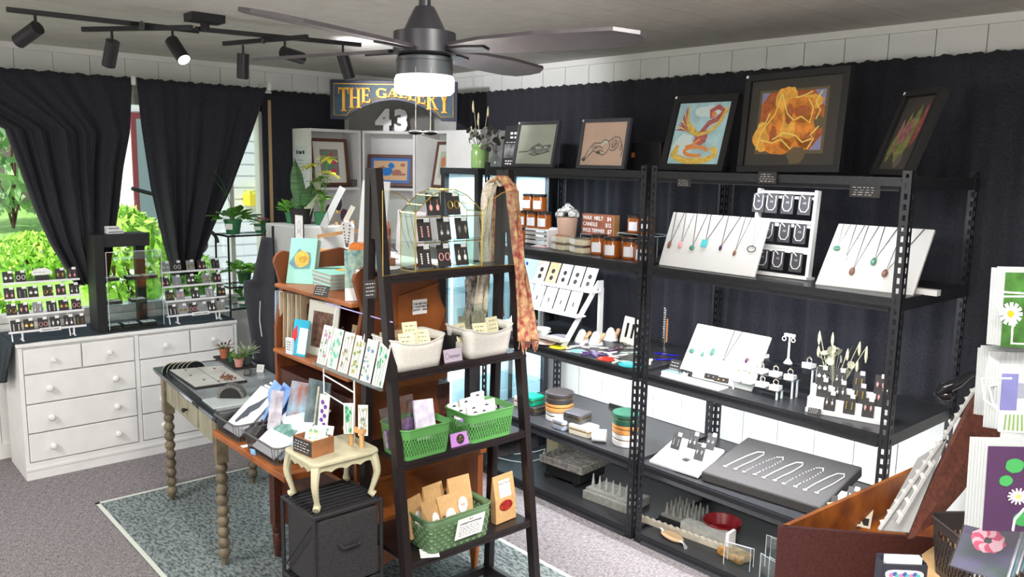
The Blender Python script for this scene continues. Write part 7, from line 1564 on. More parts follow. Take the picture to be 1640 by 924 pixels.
scarf([sp(758, 425, -.215), sp(756, 450, -.22), sp(753, 505, -.22)], [.05, .055, .06], mat('scarf_grey', (.42, .40, .35), .9, col2=(.12, .11, .10), nscale=45, bump=.8), 'grey flecked scarf hanging inside the ladder', 4)
# chalk tag on the left ladder leg
chalk_card(594, 478, .05, .065, 0, 'black handwritten tag tied to the left ladder leg', 41, rot=(0, R(0), R(90)), zoff=PX(593, 478, -.006))
# ================================================================== things on the desk
z1s, z2s = 1.2855, .9955
def book_b(W_, D_, H_, cover, front):
    def f():
        t = thing('book', '', 'book'); m = MB(); m.box(0, W_, 0, D_, 0, H_*.1); m.box(0, W_, 0, D_, H_*.9, H_); m.box(0, .003, 0, D_, H_*.1, H_*.9); m.obj('cover', cover, t); m = MB(); m.box(.0035, W_-.003, .002, D_-.002, H_*.11, H_*.89); m.obj('pages', mat('grey_pages', (.42, .41, .39), .8, noise=.12, nscale=200, stretch=(.1, .1, 3)), t)
        m = MB(); m.lathe([(.035, 0), (.035, .0006)], n=16, T=Matrix.Translation((W_/2, D_/2, H_+.0002))); m.obj('yellow_rose', mat('rose_yellow', (.78, .56, .08), .6, col2=(.55, .32, .05), nscale=40), t); m = MB(); m.lathe([(.05, 0), (.05, .0004)], n=7, T=Matrix.Translation((W_/2, D_/2, H_+.0001)) @ Matrix.Diagonal((1.2, .7, 1, 1))); m.obj('violet_leaves', mat('cover_leaf', (.16, .22, .35), .6, col2=(.10, .38, .30), nscale=30), t); return t
    return f
M_TQC = mat('turquoise_cover', (.30, .66, .56), .45)
sa, sb, sc_ = PZ(491, 452, z1s), PZ(528, 465, z1s), PZ(563, 453, z1s); sW, sD = (sb-sa).length, (sc_-sb).length; srz = atan2(sb.y-sa.y, sb.x-sa.x)
for k in range(4): spawn('book', book_b(sW, sD, .0158, M_TQC, True), (sa.x+.002*k, sa.y+.003*(k % 2), z1s+.0005+.0162*k), 'turquoise book with a yellow rose, %s in the flat stack' % ('lowest', 'second lowest', 'third lowest', 'topmost')[k], (0, 0, srz), 'stack of turquoise books')
a_, W_, H_, an_, rz_ = Vector((-.90, -1.375, z1s)), .125, .205, R(18), R(38)
t = thing('standing_book', 'thick turquoise book with a yellow rose standing upright on the desk shelf', 'book', a_+Vector((0, 0, .0005)), rot=(-an_, 0, rz_))
m = MB(); m.box(0, W_, 0, .004, 0, H_); m.box(0, W_, .036, .040, 0, H_); m.box(0, .004, .004, .036, 0, H_); m.obj('cover', M_TQC, t); m = MB(); m.box(.0042, W_-.002, .0042, .0358, .003, H_-.003); m.obj('pages', MATS['grey_pages'], t)
m = MB(); blob(m, (W_*.5, H_*.52), W_*.40, n=9, seed=3, y=-.0005, j=.25); m.obj('violet_leaves', MATS['cover_leaf'], t)
m = MB(); blob(m, (W_*.5, H_*.54), W_*.30, n=11, seed=4, y=-.001, j=.12); m.obj('yellow_rose', MATS['rose_yellow'], t)
m = MB(); m.tube([(W_*.5+W_*.03*k/3*cos(k*.9), -.0013, H_*.54+W_*.03*k/3*sin(k*.9)) for k in range(16)], .0012, n=4); m.obj('petal_line', mat('rose_line', (.45, .25, .03), .6), t)
p = PY(575, 470, -1.42); t = thing('floral_booklet', 'green and white floral booklet leaning against the left ladder leg', 'booklet', (-.345, -1.40, z1s), rot=(R(-14), 0, R(62))); m = MB(); m.box(0, .13, 0, .006, 0, .20); m.obj('booklet', mat('floral_cover', (.42, .55, .42), .5, col2=(.10, .25, .28), nscale=40), t); m = MB(); m.box(0, .13, -.001, -.0002, 0, .05); m.obj('white_band', M_PAPER, t)
chalk_card(0, 0, .075, .045, 0, 'small black tent card beside the stacked turquoise books', 51, rot=(R(-25), 0, R(20)), zoff=Vector((-.50, -1.425, z1s)))
# carved wooden face
t = thing('carved_wooden_face', 'glossy orange carved wooden figure behind the turquoise books', 'sculpture', (-.60, -1.20, z1s+.0005)); t.scale = (1.15, 1, 1.1)
M_CARV = mat('carved_orange', (.50, .14, .02), .25, noise=.2, nscale=20)
m = MB(); m.box(-.07, .10, 0, .09, 0, .115); m.obj('torso', M_CARV, t, bevel=.02); m = MB(); m.box(-.055, .10, -.005, .085, .116, .175); m.obj('head', M_CARV, t, bevel=.018)
m = MB(); m.ball((.075, -.02, .10), .038, n=16, sq=(.75, .7, 1.6)); m.obj('nose', M_CARV, t, smooth=True); m = MB(); m.tube([(-.03+.035*cos(a), -.006, .03+.045*sin(a)) for a in [i*pi/10 for i in range(11)]], .009); m.obj('carved_arc', M_CARV, t, smooth=True)
# matted prints standing in a row, on the lower shelf
for k in range(7):
    x = -.975+.028*k+.0; mm = [mat('sleeve_blue', (.35, .45, .62), .4), mat('mat_cream', (.62, .55, .42), .6), mat('mat_tan', (.45, .34, .22), .6)][(0, 1, 2, 1, 2, 1, 2)[k]]
    t = thing('matted_print', 'sleeved matted print standing on the lower desk shelf, %s from the left' % ORD[k], 'print', (x, -1.40+.006*k, z2s), rot=(0, R(3), R(4)), group='matted prints in a row'); m = MB(); m.box(0, .007, 0, .19, 0, .25); m.obj('mount', mm, t)
    m = MB(); m.box(.0075, .009, .03, .16, .04, .21); m.obj('photo', mat('dark_photo', (.07, .03, .025), .4, col2=(.22, .12, .08), nscale=40), t)
p = PY(487, 540, -1.34); t = thing('framed_dark_print', 'cream matted dark print facing out beside the row of sleeves', 'print', (-.765, -1.36, z2s), rot=(R(-8), 0, R(10))); m = MB(); m.box(0, .20, 0, .006, 0, .235); m.obj('mount', mat('mat_pale', (.70, .72, .64), .6), t); m = MB(); m.box(.035, .165, -.001, -.0002, .035, .19); m.obj('photo', MATS['dark_photo'], t)
t = thing('lower_shelf_cards', 'pair of muted landscape cards behind the bookmark rail', 'card', (-.50, -1.30, z2s), rot=(R(-8), 0, 0)); m = MB(); m.box(0, .20, 0, .004, 0, .16); m.obj('card', mat('muted_landscape', (.30, .30, .12), .6, col2=(.40, .28, .18), nscale=12), t)
t = thing('magazine', 'red, white and blue glossy leaflet standing left of the bookmarks', 'leaflet', (-.775, -1.425, z2s), rot=(R(-12), 0, R(16))); m = MB(); m.box(0, .09, 0, .004, 0, .155); m.obj('leaflet', mat('cyan_gloss', (.03, .42, .62), .3), t); m = MB(); m.prism([(.0, .02), (.03, .08), (.02, .13), (.0, .10)], -.001, -.0002, 'y'); m.obj('red_swoosh', mat('swoosh_red', (.65, .03, .05), .3), t); m = MB(); m.box(.04, .09, -.0012, -.0002, .01, .12); m.obj('white_panel', M_PAPER, t)
t = thing('small_white_box', 'small white packaged box at the edge of the lower desk shelf', 'box', (-.80, -1.432, z2s), rz=R(10)); m = MB(); m.box(0, .045, 0, .012, 0, .07); m.obj('box', mat('box_pale', (.66, .72, .76), .5), t); m = MB(); scrib(m, .006, .04, .015, .06, 4, seed=4, word=.01); m.obj('printing', M_BLACK, t)
# acrylic bookmark rail with six painted bookmarks
q0 = PY(508, 582, -1.47); q1 = PY(626, 607, -1.47); r0 = PY(535, 486, -1.45); r1 = PY(641, 502, -1.45)
xa0 = q0.x; xb0 = q1.x; zb0 = q0.z
t = thing('bookmark_rail', 'clear acrylic easel rail holding painted bookmarks beside the ladder', 'rack', (xa0, -1.47, zb0))
Wq = min(xb0-xa0, .50); Hq = .235
m = MB(); m.box(0, Wq, -.02, .0, 0, .003); m.box(0, Wq, -.022, -.02, 0, .014); m.obj('ledge', M_GLASSD, t)
m = MB(); m.tube([(-.01, .05, Hq), (Wq*.93, .05, Hq)], .0028); m.obj('top_rod', mat('violet_rod', (.45, .38, .75), .2), t)
for x in (.07, Wq*.6): m = MB(); m.tube([(x, .004, 0), (x, .05, Hq)], .002); m.tube([(x, -.01, -.004), (x, -.01, -.33)], .003); m.obj('support_rod', mat('acrylic_edge', (.75, .8, .82), .2), t)
m = MB(); m.tube([(.07, -.01, -.10), (Wq*.6, -.01, -.12)], .003); m.tube([(.07, -.01, -.03), (Wq*.6, -.01, -.05)], .003); m.obj('cross_rod', MATS['acrylic_edge'], t)
fl = [((.50, .20, .38), (.15, .30, .18)), ((.10, .45, .32), (.25, .55, .42)), ((.40, .40, .28), (.20, .22, .16)), ((.42, .34, .08), (.18, .30, .12)), ((.10, .20, .45), (.25, .38, .30)), ((.02, .38, .16), (.03, .22, .10))]
nmf = ['mauve flowers', 'pale green grasses', 'grey daisies', 'olive flowers and yellow bud', 'small blue flowers', 'bold green leaves']
def bookmark(loc, rot, k, lab, H_=.155, W_=.062, grp='painted bookmarks'):
    t = thing('bookmark', lab, 'bookmark', loc, rot=rot, group=grp); m = MB(); m.box(0, W_, 0, .001, 0, H_); m.obj('paper', mat('bookmark_paper', (.68, .68, .64), .6), t)
    rr = random.Random(k+60); m = MB()
    for i in range(3): x = W_*(.25+.25*i); m.mi = 1; stroke(m, [(x, .004), (x+rr.uniform(-.006, .006), H_*.5), (x+rr.uniform(-.008, .008), H_*.9)], .0022, -.0006)
    for i in range(14): m.mi = i % 2; x = rr.uniform(.008, W_-.008); z = rr.uniform(.012, H_-.015); blob(m, (x, z), rr.uniform(.004, .008), n=8, seed=i, y=-.001-.0001*i, sx=.6 if k == 5 else 1, sz=1.5 if k in (1, 5) else 1)
    c1, c2 = fl[k % 6]; m.obj('painting', [mat('bm_a%d' % (k % 6), c1, .7), mat('bm_b%d' % (k % 6), c2, .7)], t)
    m = MB(); m.tube([(W_*.6, 0, H_-.004), (W_*.62, .012, H_+.012)], .0012, n=4); m.obj('tassel', M_BLACK, t)
for k in range(6): bookmark(Vector((xa0+.005+k*(Wq-.075)/5.2, -1.476, zb0+.004)), (R(-15), 0, R(6)), k, 'painted bookmark with %s, %s from the left on the clear rail' % (nmf[k], ORD[k]))
for k, (u, v, lab) in enumerate(((566, 680, 'bookmark with bold green fern and brown spots standing on the cream stool'), (586, 688, 'bookmark with thin grey twig painting standing beside the fern one'))):
    pass
st_z = cz+.0095+.179
def stoolpt(u, v, z=st_z+.0005): return PZ(u, v, z)
t = thing('wooden_peg_stand', 'small pine peg stand on the cream stool holding two bookmarks', 'stand', stoolpt(569, 714)+Vector((0, 0, .0)), rz=R(20))
for x in (-.02, .03): m = MB(); m.cyl((x, 0, 0), (x, 0, .055), .009, n=14); m.obj('peg', M_WOODP, t, smooth=True)
m = MB(); m.box(-.05, .045, -.01, .012, .0555, .07); m.obj('bar', M_WOODP, t)
bp = stoolpt(562, 716)
bookmark(Vector((bp.x-.02, bp.y-.018, st_z+.05)), (R(-3), 0, R(50)), 5, 'bookmark with bold green fern and brown spots hanging over the cream stool', H_=.115, W_=.036, grp='hanging bookmarks')
bookmark(Vector((bp.x+.018, bp.y+.02, st_z+.045)), (R(-3), 0, R(50)), 2, 'bookmark with thin grey twig painting hanging beside the fern one', H_=.115, W_=.036, grp='hanging bookmarks')
# wooden card box on the stool
bp = stoolpt(522, 722); t = thing('wooden_card_box', 'small finger jointed wooden box with a chalkboard front holding flower cards', 'box', (-.155, -1.645, st_z+.0005), rz=R(8))
bw_, bd_, bh_ = .115, .095, .060
m = MB(); m.box(-bw_/2, bw_/2, -bd_/2, bd_/2, 0, .004); m.box(-bw_/2, bw_/2, bd_/2-.006, bd_/2, .004, bh_); m.box(-bw_/2, bw_/2, -bd_/2, -bd_/2+.006, .004, bh_); m.box(-bw_/2, -bw_/2+.006, -bd_/2+.006, bd_/2-.006, .004, bh_); m.box(bw_/2-.006, bw_/2, -bd_/2+.006, bd_/2-.006, .004, bh_); m.obj('box', mat('walnut_brown', (.28, .12, .05), .55, noise=.2, nscale=20), t)
m = MB(); m.box(-bw_/2+.004, bw_/2-.004, -bd_/2-.0015, -bd_/2-.0002, .004, bh_-.003); m.obj('chalk_front', M_CARD, t); m = MB(); scrib(m, -bw_/2+.01, bw_/2-.01, .010, bh_-.008, 4, y=-bd_/2-.0017, seed=77, word=.016); m.obj('handwriting', MATS['chalk'], t)
for k in range(4):
    q = Matrix.Rotation(R(8), 3, 'Z')@Vector((-.028+.004*k, -.028+.014*k, .006)); c_ = thing('flower_card', 'white card with yellow and green flowers in the small wooden box, %s from the front' % ORD[k], 'card', Vector((-.155, -1.645, st_z))+q, rot=(R(-20), 0, R(8+24)), group='flower cards in the wooden box')
    m = MB(); m.box(0, .066, 0, .0012, 0, .085); m.obj('paper', M_PAPER, c_); rr = random.Random(k); m = MB()
    for i in range(16): m.mi = i % 2; blob(m, (rr.uniform(.008, .058), rr.uniform(.012, .078)), rr.uniform(.003, .007), n=7, seed=i, y=-.0006-.0001*i)
    m.obj('painting', [mat('card_yellow', (.70, .62, .15), .7), mat('card_green', (.20, .38, .25), .7)], c_)
# ================================================================== mesh baskets with prints on the pull-out board
bz = .6625; M_MESH = mat('mesh_grey', (.12, .12, .12), .4, metal=.4)
def mesh_basket(loc, rz_, L, D_, H, label):
    t = thing('wire_mesh_basket', label, 'basket', loc, rz=rz_); m = MB(); lo, hi = rrect(L/2*.88, D_/2*.86, .02, 3), rrect(L/2, D_/2, .03, 3)
    m.tube([(a, b, H) for a, b in hi], .004, n=6, closed=True); m.obj('rim', M_MESH, t, smooth=True)
    m = MB(); m.tube([(a, b, .004) for a, b in lo], .002, n=4, closed=True)
    for i in range(0, len(lo)): m.tube([(lo[i][0], lo[i][1], .004), (hi[i][0], hi[i][1], H)], .0012, n=3)
    m.obj('wires', M_MESH, t)
    m = MB(); N = len(lo); m.add([(a, b, .003) for a, b in lo]+[(a, b, H) for a, b in hi], [(i, (i+1) % N, N+(i+1) % N, N+i) for i in range(N)]+[tuple(range(N-1, -1, -1))]); m.obj('mesh_wall', glassy('fine_mesh', (.45, .45, .46), .12, .4), t)
    return t
mesh_basket((-.845, -1.605, bz), 0, .24, .185, .075, 'dark wire mesh basket of prints at the left end of the pull-out board')
mesh_basket((-.525, -1.60, bz), 0, .30, .185, .075, 'dark wire mesh basket of prints at the right end of the pull-out board')
M_SLV = mat('print_white', (.76, .77, .80), .35); 
def prt(loc, rot, W_, H_, mm, label, inner=None, im=None, grp=None, extra=None):
    t = thing('art_print', label, 'print', loc, rot=rot, group=grp); m = MB(); m.box(0, W_, 0, .003, 0, H_); m.obj('sheet', mm, t)
    if im: m = MB(); m.box(inner[0]*W_, inner[1]*W_, -.001, -.0002, inner[2]*H_, inner[3]*H_); m.obj('image', im, t)
    if extra: extra(t, W_, H_)
    return t
IMG = [mat('img_ink', (.12, .14, .17), .6, col2=(.70, .74, .78), nscale=14, stretch=(1, 1, .5)), mat('img_lake', (.10, .30, .32), .4, col2=(.40, .60, .66), nscale=16), mat('img_blue', (.10, .25, .62), .5, col2=(.35, .52, .82), nscale=8), mat('img_rust', (.30, .11, .08), .3, col2=(.30, .52, .66), nscale=12), mat('img_grey', (.30, .27, .33), .3, col2=(.62, .60, .66), nscale=20), mat('img_night', (.04, .06, .07), .3, col2=(.20, .26, .28), nscale=12)]
def ex_arch(t, W_, H_): m = MB(); m.mi = 0; stroke(m, [(W_*.3, H_*.2), (W_*.42, H_*.5), (W_*.62, H_*.66), (W_*.7, H_*.9)], [.02, .05, .045, .003], -.0008); blob(m, (W_*.45, H_*.45), W_*.2, seed=3, y=-.0006, sx=.7); m.obj('ink_shape', mat('ink_dark', (.06, .07, .09), .7), t)
def ex_ridge(t, W_, H_): m = MB(); m.prism([(W_*.12, H_*.40), (W_*.88, H_*.42), (W_*.90, H_*.58), (W_*.7, H_*.55), (W_*.5, H_*.62), (W_*.3, H_*.56), (W_*.12, H_*.60)], -.0012, -.0004, 'y'); m.obj('ridge', mat('ridge_teal', (.05, .13, .12), .4, col2=(.22, .42, .36), nscale=30), t)
# in the left basket: leaning back stack of white prints facing the table end
prt((-.935, -1.665, bz+.014), (R(-49), 0, 0), .17, .235, M_SLV, 'white print with a dark ink mountain at the front of the left mesh basket', extra=ex_arch)
for k in range(4): prt((-.930+.006*k, -1.648+.015*k, bz+.014), (R(-47+2*k), 0, 0), .165, .228, [M_CARDG, M_SLV, mat('sleeve_dark', (.10, .10, .11), .3), M_SLV][k], 'sleeved print in the left mesh basket, %s behind the ink mountain one' % ORD[k], grp='prints in the left mesh basket')
for k, (x, y, rz_, lab) in enumerate(((-.86, -1.545, -12, 'bright blue sky photograph standing behind the left mesh basket'), (-.79, -1.535, -10, 'bright blue photograph with white cloud, middle of the blue trio'), (-.72, -1.525, -8, 'bright blue photograph, rightmost of the blue trio'))): prt((x, y, bz+.075), (R(-30), 0, R(rz_)), .13, .16, IMG[2], lab)
prt((-.64, -1.60, bz+.07), (R(-14), 0, R(30)), .06, .16, IMG[4], 'narrow grey violet print in a clear sleeve between the two mesh baskets')
prt((-.60, -1.555, bz+.03), (R(-16), 0, R(20)), .12, .24, IMG[3], 'rusty canyon photograph with a blue sky standing behind the baskets')
prt((-.47, -1.53, bz+.07), (R(-10), 0, R(12)), .13, .235, IMG[5], 'dark forest photograph standing behind the right mesh basket', extra=lambda t, W_, H_: MB().box(W_*.45, W_*.53, -.002, -.0005, H_*.1, H_*.9).obj('pale_trunk', M_EUC2, t))
def blobber(t, W_, H_):
    m = MB()
    for i in range(7): blob(m, (W_*(.35+.3*(i % 2)), H_*(.3+.09*i)), .009, seed=i, y=-.0006)
    m.obj('violet_flowers', mat('violet_flower', (.14, .05, .32), .7), t)
prt((-.345, -1.535, bz+.08), (R(-8), 0, R(18)), .05, .19, mat('bookmark_paper', (.68, .68, .64), .6), 'narrow print with violet flowers right of the forest photograph', extra=lambda t, W_, H_: [blobber(t, W_, H_)])
prt((-.635, -1.668, bz+.014), (R(-53), 0, 0), .20, .25, M_SLV, 'white print with a teal ridge line at the front of the right mesh basket', extra=ex_ridge)
prt((-.625, -1.652, bz+.014), (R(-50), 0, 0), .215, .245, mat('sky_sleeve', (.50, .66, .80), .3), 'pale blue sleeved print directly behind the teal ridge print')
for k in range(3): prt((-.62+.006*k, -1.636+.015*k, bz+.014), (R(-47), 0, 0), .20, .235, [IMG[2], M_SLV, IMG[0]][k], 'sleeved print deep in the right mesh basket, %s from the front' % ORD[k], grp='prints in the right mesh basket')
t = thing('loose_card', 'white card lying flat on the board between the mesh baskets', 'card', (-.70, -1.66, bz), rz=R(0)); m = MB(); m.box(0, .03, -.03, .05, 0, .0012); m.obj('card', M_PAPER, t)
t = thing('blue_sample_chip', 'small blue and white chip at the board edge', 'card', (-.585, -1.695, bz), rot=(R(10), 0, R(20))); m = MB(); m.box(0, .025, 0, .004, 0, .022); m.obj('chip', mat('chip_blue', (.25, .48, .75), .5), t)
# ================================================================== on the turned leg table
tt_ = tz+.0005
t = thing('tile_tray', 'black tray divided into pale stone tiles lying on the black table top', 'tray', (0, 0, 0))
TA, TB, TC, TD = [PZ(u, v, tz) for u, v in ((269, 596), (312, 625), (396, 613), (358, 589))]
def tq(p, q): return TA*(1-p)*(1-q)+TB*p*(1-q)+TC*p*q+TD*(1-p)*q
def tslab(p0, p1, q0, q1, z0, z1): m = MB(); P = [tq(p0, q0), tq(p1, q0), tq(p1, q1), tq(p0, q1)]; m.prism([(a.x, a.y) for a in P], z0, z1, 'z'); return m
tslab(0, 1, 0, 1, tt_, tt_+.012).obj('tray', M_CARD, t)
for i in range(3):
    for j in range(2): tslab(.02+i*.325, .02+i*.325+.305, .02+j*.49, .02+j*.49+.47, tt_+.0122, tt_+.015).obj('tile', mat('pale_tile', (.55, .56, .52), .3, noise=.08, nscale=10), t)
for i, (x, y) in enumerate([tuple(tq(p_, q_)[:2]) for p_, q_ in ((.15, .25), (.2, .75), (.45, .2), (.5, .8), (.75, .3), (.8, .7), (.9, .5))]):
    tt = thing('small_pendant', 'small brown pendant lying on a pale tile, %s from the left' % ORD[i], 'pendant', (x, y, tt_+.0155), rz=i, group='pendants on the tiles'); m = MB(); m.ball((0, 0, .003), .006, n=8, sq=(1.4, .8, .5)); m.obj('charm', M_BROWN, tt, smooth=True)
t = thing('silver_cutlery', 'silver letter opener lying along the front edge of the black table', 'letter opener', Vector(PZ(303, 642, tt_)), rz=R(-4.5)); m = MB(); m.tube([(-.16, 0, .004), (-.05, .0, .005), (.05, 0, .005)], [.002, .006, .004]); m.obj('blade', M_SILV, t); m = MB(); m.tube([(.05, 0, .006), (.09, .004, .007), (.14, 0, .006)], [.004, .007, .008]); m.obj('handle', M_CARD, t, smooth=True)
t = thing('silver_cutlery', 'dark ornate pen lying at the front right corner of the black table', 'pen', Vector(PZ(328, 662, tt_)), rz=R(-4)); m = MB(); m.tube([(-.11, 0, .006), (0, 0, .007), (.12, 0, .006)], [.002, .007, .009]); m.obj('barrel', mat('pewter', (.25, .26, .28), .3, metal=.8), t, smooth=True)
t = thing('white_ceramic_slab', 'pale glazed slab lying at the right end of the black table', 'tray', Vector(PZ(345, 645, tt_)), rz=R(-4.5)); m = MB(); m.box(-.07, .10, -.04, .16, 0, .006); m.obj('slab', mat('pale_glaze', (.60, .66, .66), .2), t, bevel=.002)
def halfdisc(r_, th, mm): 
    def f():
        t = thing('half_round_holder', '', 'holder'); P = [(r_*cos(R(a)), r_*sin(R(a))) for a in range(0, 181, 10)]; m = MB(); m.prism(P, 0, th, 'y'); m.obj('disc', mm, t); m = MB(); m.tube([(a, 0, b) for a, b in P], .0016, n=4); m.obj('edge_trim', M_EUC2, t); return t
    return f
for k in range(6):
    y0_ = -1.66+.0; spawn('half', halfdisc(.05, .010, mat('holder_dark', (.010, .013, .013), .9, spec=.1)), tuple(PZ(276+7.5*k, 596-.6*k, tt_)), 'dark half round card holder, %s from the left in the fanned row' % ORD[k], (0, 0, R(78)), 'half round holders in the row')
t = thing('half_round_holder', 'single dark speckled half round holder beside the left mesh basket', 'holder', Vector(PZ(369, 640, tt_))+Vector((0, 0, .0065)), rz=R(50)); P = [(.062*cos(R(a)), .062*sin(R(a))) for a in range(0, 181, 10)]; m = MB(); m.prism(P, 0, .05, 'y'); m.obj('body', mat('speckled_black', (.05, .05, .05), .5, col2=(.25, .24, .22), nscale=160), t); m = MB(); m.prism([(a*.8, b*.8) for a, b in P], -.002, -.0005, 'y'); m.obj('face', M_BLACK, t)
m = MB(); rr = random.Random(8)
t = thing('brown_jewelry_cluster', 'tangled cluster of brown beads lying before the speckled holder', 'jewelry', Vector(PZ(366, 612, tt_))+Vector((0, 0, .016)))
for k in range(30): m.ball((rr.uniform(-.04, .04), rr.uniform(-.03, .03), rr.uniform(.004, .018)), .006, n=6)
m.obj('beads', M_BROWN, t, smooth=True)
# succulents on a black tray at the back
t = thing('long_black_tray', 'long black tray of small succulents along the back of the table', 'tray', (0, 0, 0)); m = MB(); q1_ = PZ(341, 573, tz); q2_ = PZ(376, 593, tz); q3_ = PZ(410, 589, tz); m.prism([(q1_.x, q1_.y), (q2_.x, q2_.y), (q3_.x, q3_.y), (q1_.x+q3_.x-q2_.x, q1_.y+q3_.y-q2_.y)], tt_, tt_+.010, 'z'); m.obj('tray', M_CARD, t)
for k, (x, y, pr, ph, pm, lab, lm, n_, L_) in enumerate(((*PZ(360, 576, tz)[:2], .030, .055, M_TERR, 'reddish succulent in a terracotta pot, leftmost on the long tray', mat('succulent_red', (.16, .07, .06), .5), 26, .045), (*PZ(371, 582, tz)[:2], .020, .03, M_POTG, 'tiny green succulent in a labelled pot, second on the long tray', M_GREEN2, 16, .03), (*PZ(383, 590, tz)[:2], .027, .045, mat('pink_pot', (.66, .30, .25), .5), 'pale green succulent in a pink pot on the long tray', mat('succulent_sage', (.22, .30, .12), .5), 30, .05), (*PZ(396, 586, tz)[:2], .030, .05, mat('grey_pot', (.10, .13, .11), .5), 'feathery succulent in a grey green pot, rightmost on the long tray', mat('succulent_pale', (.35, .42, .26), .5), 30, .07))):
    plant(Vector((x, y, tt_+.0105)), lab, pr, ph, pm, n_, L_, .014, lm, 70+k, name='succulent_pot', up=1.2, spread=.8)
for k, (x, y, lab) in enumerate(((*PZ(396, 603, tz)[:2], 'small black tent label near the blue photographs'), (*PZ(416, 596, tz)[:2], 'small pale tag standing behind the black tent label'))):
    t = thing('tent_label', lab, 'label', (x, y, tt_), rot=(R(-20), 0, R(38))); m = MB(); m.box(-.02, .02, 0, .002, 0, .04); m.obj('card', M_CARD if k == 0 else M_PAPER, t); m = MB(); scrib(m, -.015, .015, .01, .034, 3, seed=k, word=.007); m.obj('handwriting', MATS['chalk'] if k == 0 else M_CARDG, t)
# ================================================================== right foreground: crate, baskets, card rack
kz = .80
t = thing('pine_crate', 'pale pine crate table in the lower right corner', 'crate', (0, 0, 0))
K0 = PZ(1497, 905, kz); K1 = PZ(1405, 924, kz); K2 = PZ(1640, 840, kz)
kx0, kx1, ky0, ky1 = 1.62, 2.15, -1.00, -.42
m = MB(); m.box(kx0, kx1, ky0, ky1, kz-.02, kz); m.obj('top', mat('light_pine', (.66, .44, .22), .5, col2=(.55, .33, .14), nscale=8, stretch=(.4, 2, 1)), t)
for (a, b, c, d) in ((kx0, kx1, ky0, ky0+.018), (kx0, kx1, ky1-.018, ky1), (kx0, kx0+.018, ky0+.018, ky1-.018), (kx1-.018, kx1, ky0+.018, ky1-.018)): m = MB(); m.box(a, b, c, d, 0, kz-.021); m.obj('side', MATS['light_pine'], t)
# black pierced basket
P0 = PZ(1505, 915, kz); t = thing('black_pierced_basket', 'black plastic pierced basket of lily prints at the lower right', 'basket', (1.80, -.79, kz+.001), rz=R(52)); tub(t, .26, .17, .15, .86, mat('black_plastic', (.035, .028, .028), .35), pierced=True)
for k in range(7):
    p = PD(1522, 905, 1.74)+Vector((.004*k, .013*k, .003*k))
    tt = thing('sleeved_print', 'clear sleeved print in the black basket, %s from the front%s' % (ORD[k], ', showing a pink water lily' if k == 0 else ''), 'print', p, rot=(R(-56+1.5*k), 0, R(6)), group='prints in the black basket' if k else None)
    m = MB(); m.box(0, .10, 0, .002, 0, .16); m.obj('print', mat('lily_dark', (.05, .10, .06), .3, col2=(.12, .10, .22), nscale=14) if k == 0 else (M_SLV if k % 2 else IMG[1]), tt)
    if k == 0:
        m = MB()
        for i in range(12): a_ = i*pi/6; m.mi = i % 2; blob(m, (.05+.020*cos(a_), .085+.020*sin(a_)), .013, n=8, seed=i, y=-.0008-.0001*i)
        m.obj('pink_lily', [mat('lily_pink', (.75, .10, .22), .5), mat('lily_pale', (.85, .55, .62), .5)], tt)
    m = MB(); m.box(-.003, .103, -.0025, .0035, -.002, .168); m.obj('sleeve', M_BAGC, tt)
# black card holder with a colourful oval logo
H0 = PZ(1425, 924, .84)
t = thing('business_card_holder', 'black card holder with a colourful oval emblem on white at the bottom edge', 'card holder', (1.665, -1.01, kz+.001), rz=R(46))
m = MB(); m.box(-.055, .055, -.02, .02, 0, .012); m.box(-.055, .055, .014, .02, .012, .085); m.box(-.055, .055, -.02, -.014, .012, .075); m.box(-.055, -.05, -.014, .014, .012, .078); m.box(.05, .055, -.014, .014, .012, .078); m.obj('holder', mat('navy_black', (.03, .03, .045), .4), t)
m = MB(); m.prism([(.046*math.copysign(abs(cos(R(a)))**.5, cos(R(a))), .050+.012*math.copysign(abs(sin(R(a)))**.7, sin(R(a)))) for a in range(0, 360, 12)], -.0225, -.0205, 'y'); m.obj('white_oval', M_PAPER, t)
m = MB()
for i in range(9): m.mi = i % 3; blob(m, (-.032+.008*i, .050+.003*sin(i*2)), .006, seed=i, y=-.0235-.0001*i)
m.obj('emblem', [mat('emb_pink', (.72, .2, .4), .5), mat('emb_blue', (.05, .12, .35), .5), mat('emb_teal', (.1, .5, .5), .5)], t)
m = MB(); m.box(-.04, .045, -.010, .010, .0125, .088); m.obj('cards', M_PAPER, t)
# white wire card rack
DR = 1.75
t = thing('wire_card_rack', 'white wire spinner rack of photo cards cut off by the right edge', 'card rack', (0, 0, 0)); M_WIRE = mat('white_wire', (.85, .85, .86), .35)
def rp(u, v, d=DR): return PD(u, v, d)
cpole = PD(1665, 600, 1.95); m = MB(); m.cyl((cpole.x, cpole.y, kz+.01), (cpole.x, cpole.y, 1.75), .008); m.obj('pole', M_WIRE, t); m = MB(); m.lathe([(.10, 0), (.10, .008), (.012, .014)], (cpole.x, cpole.y, kz+.001), n=24); m.obj('base', M_WIRE, t)
def wire(pts, d): m = MB(); m.tube([rp(u, v, d) for u, v in pts], .0022, n=6); m.obj('wire_pocket', M_WIRE, t, smooth=True)
wire([(1640, 470), (1592, 467), (1597, 490), (1622, 520), (1620, 550), (1660, 552)], 1.72); wire([(1640, 475), (1602, 475), (1604, 495), (1625, 522)], 1.76)
wire([(1620, 606), (1572, 606), (1577, 640), (1603, 660), (1600, 690), (1660, 694)], 1.70); wire([(1625, 614), (1584, 618), (1590, 645), (1606, 662)], 1.74)
wire([(1600, 742), (1553, 740), (1560, 765), (1584, 800), (1581, 822)], 1.68); wire([(1575, 760), (1560, 748), (1582, 792)], 1.72); wire([(1660, 805), (1640, 815), (1625, 832), (1622, 850)], 1.62)
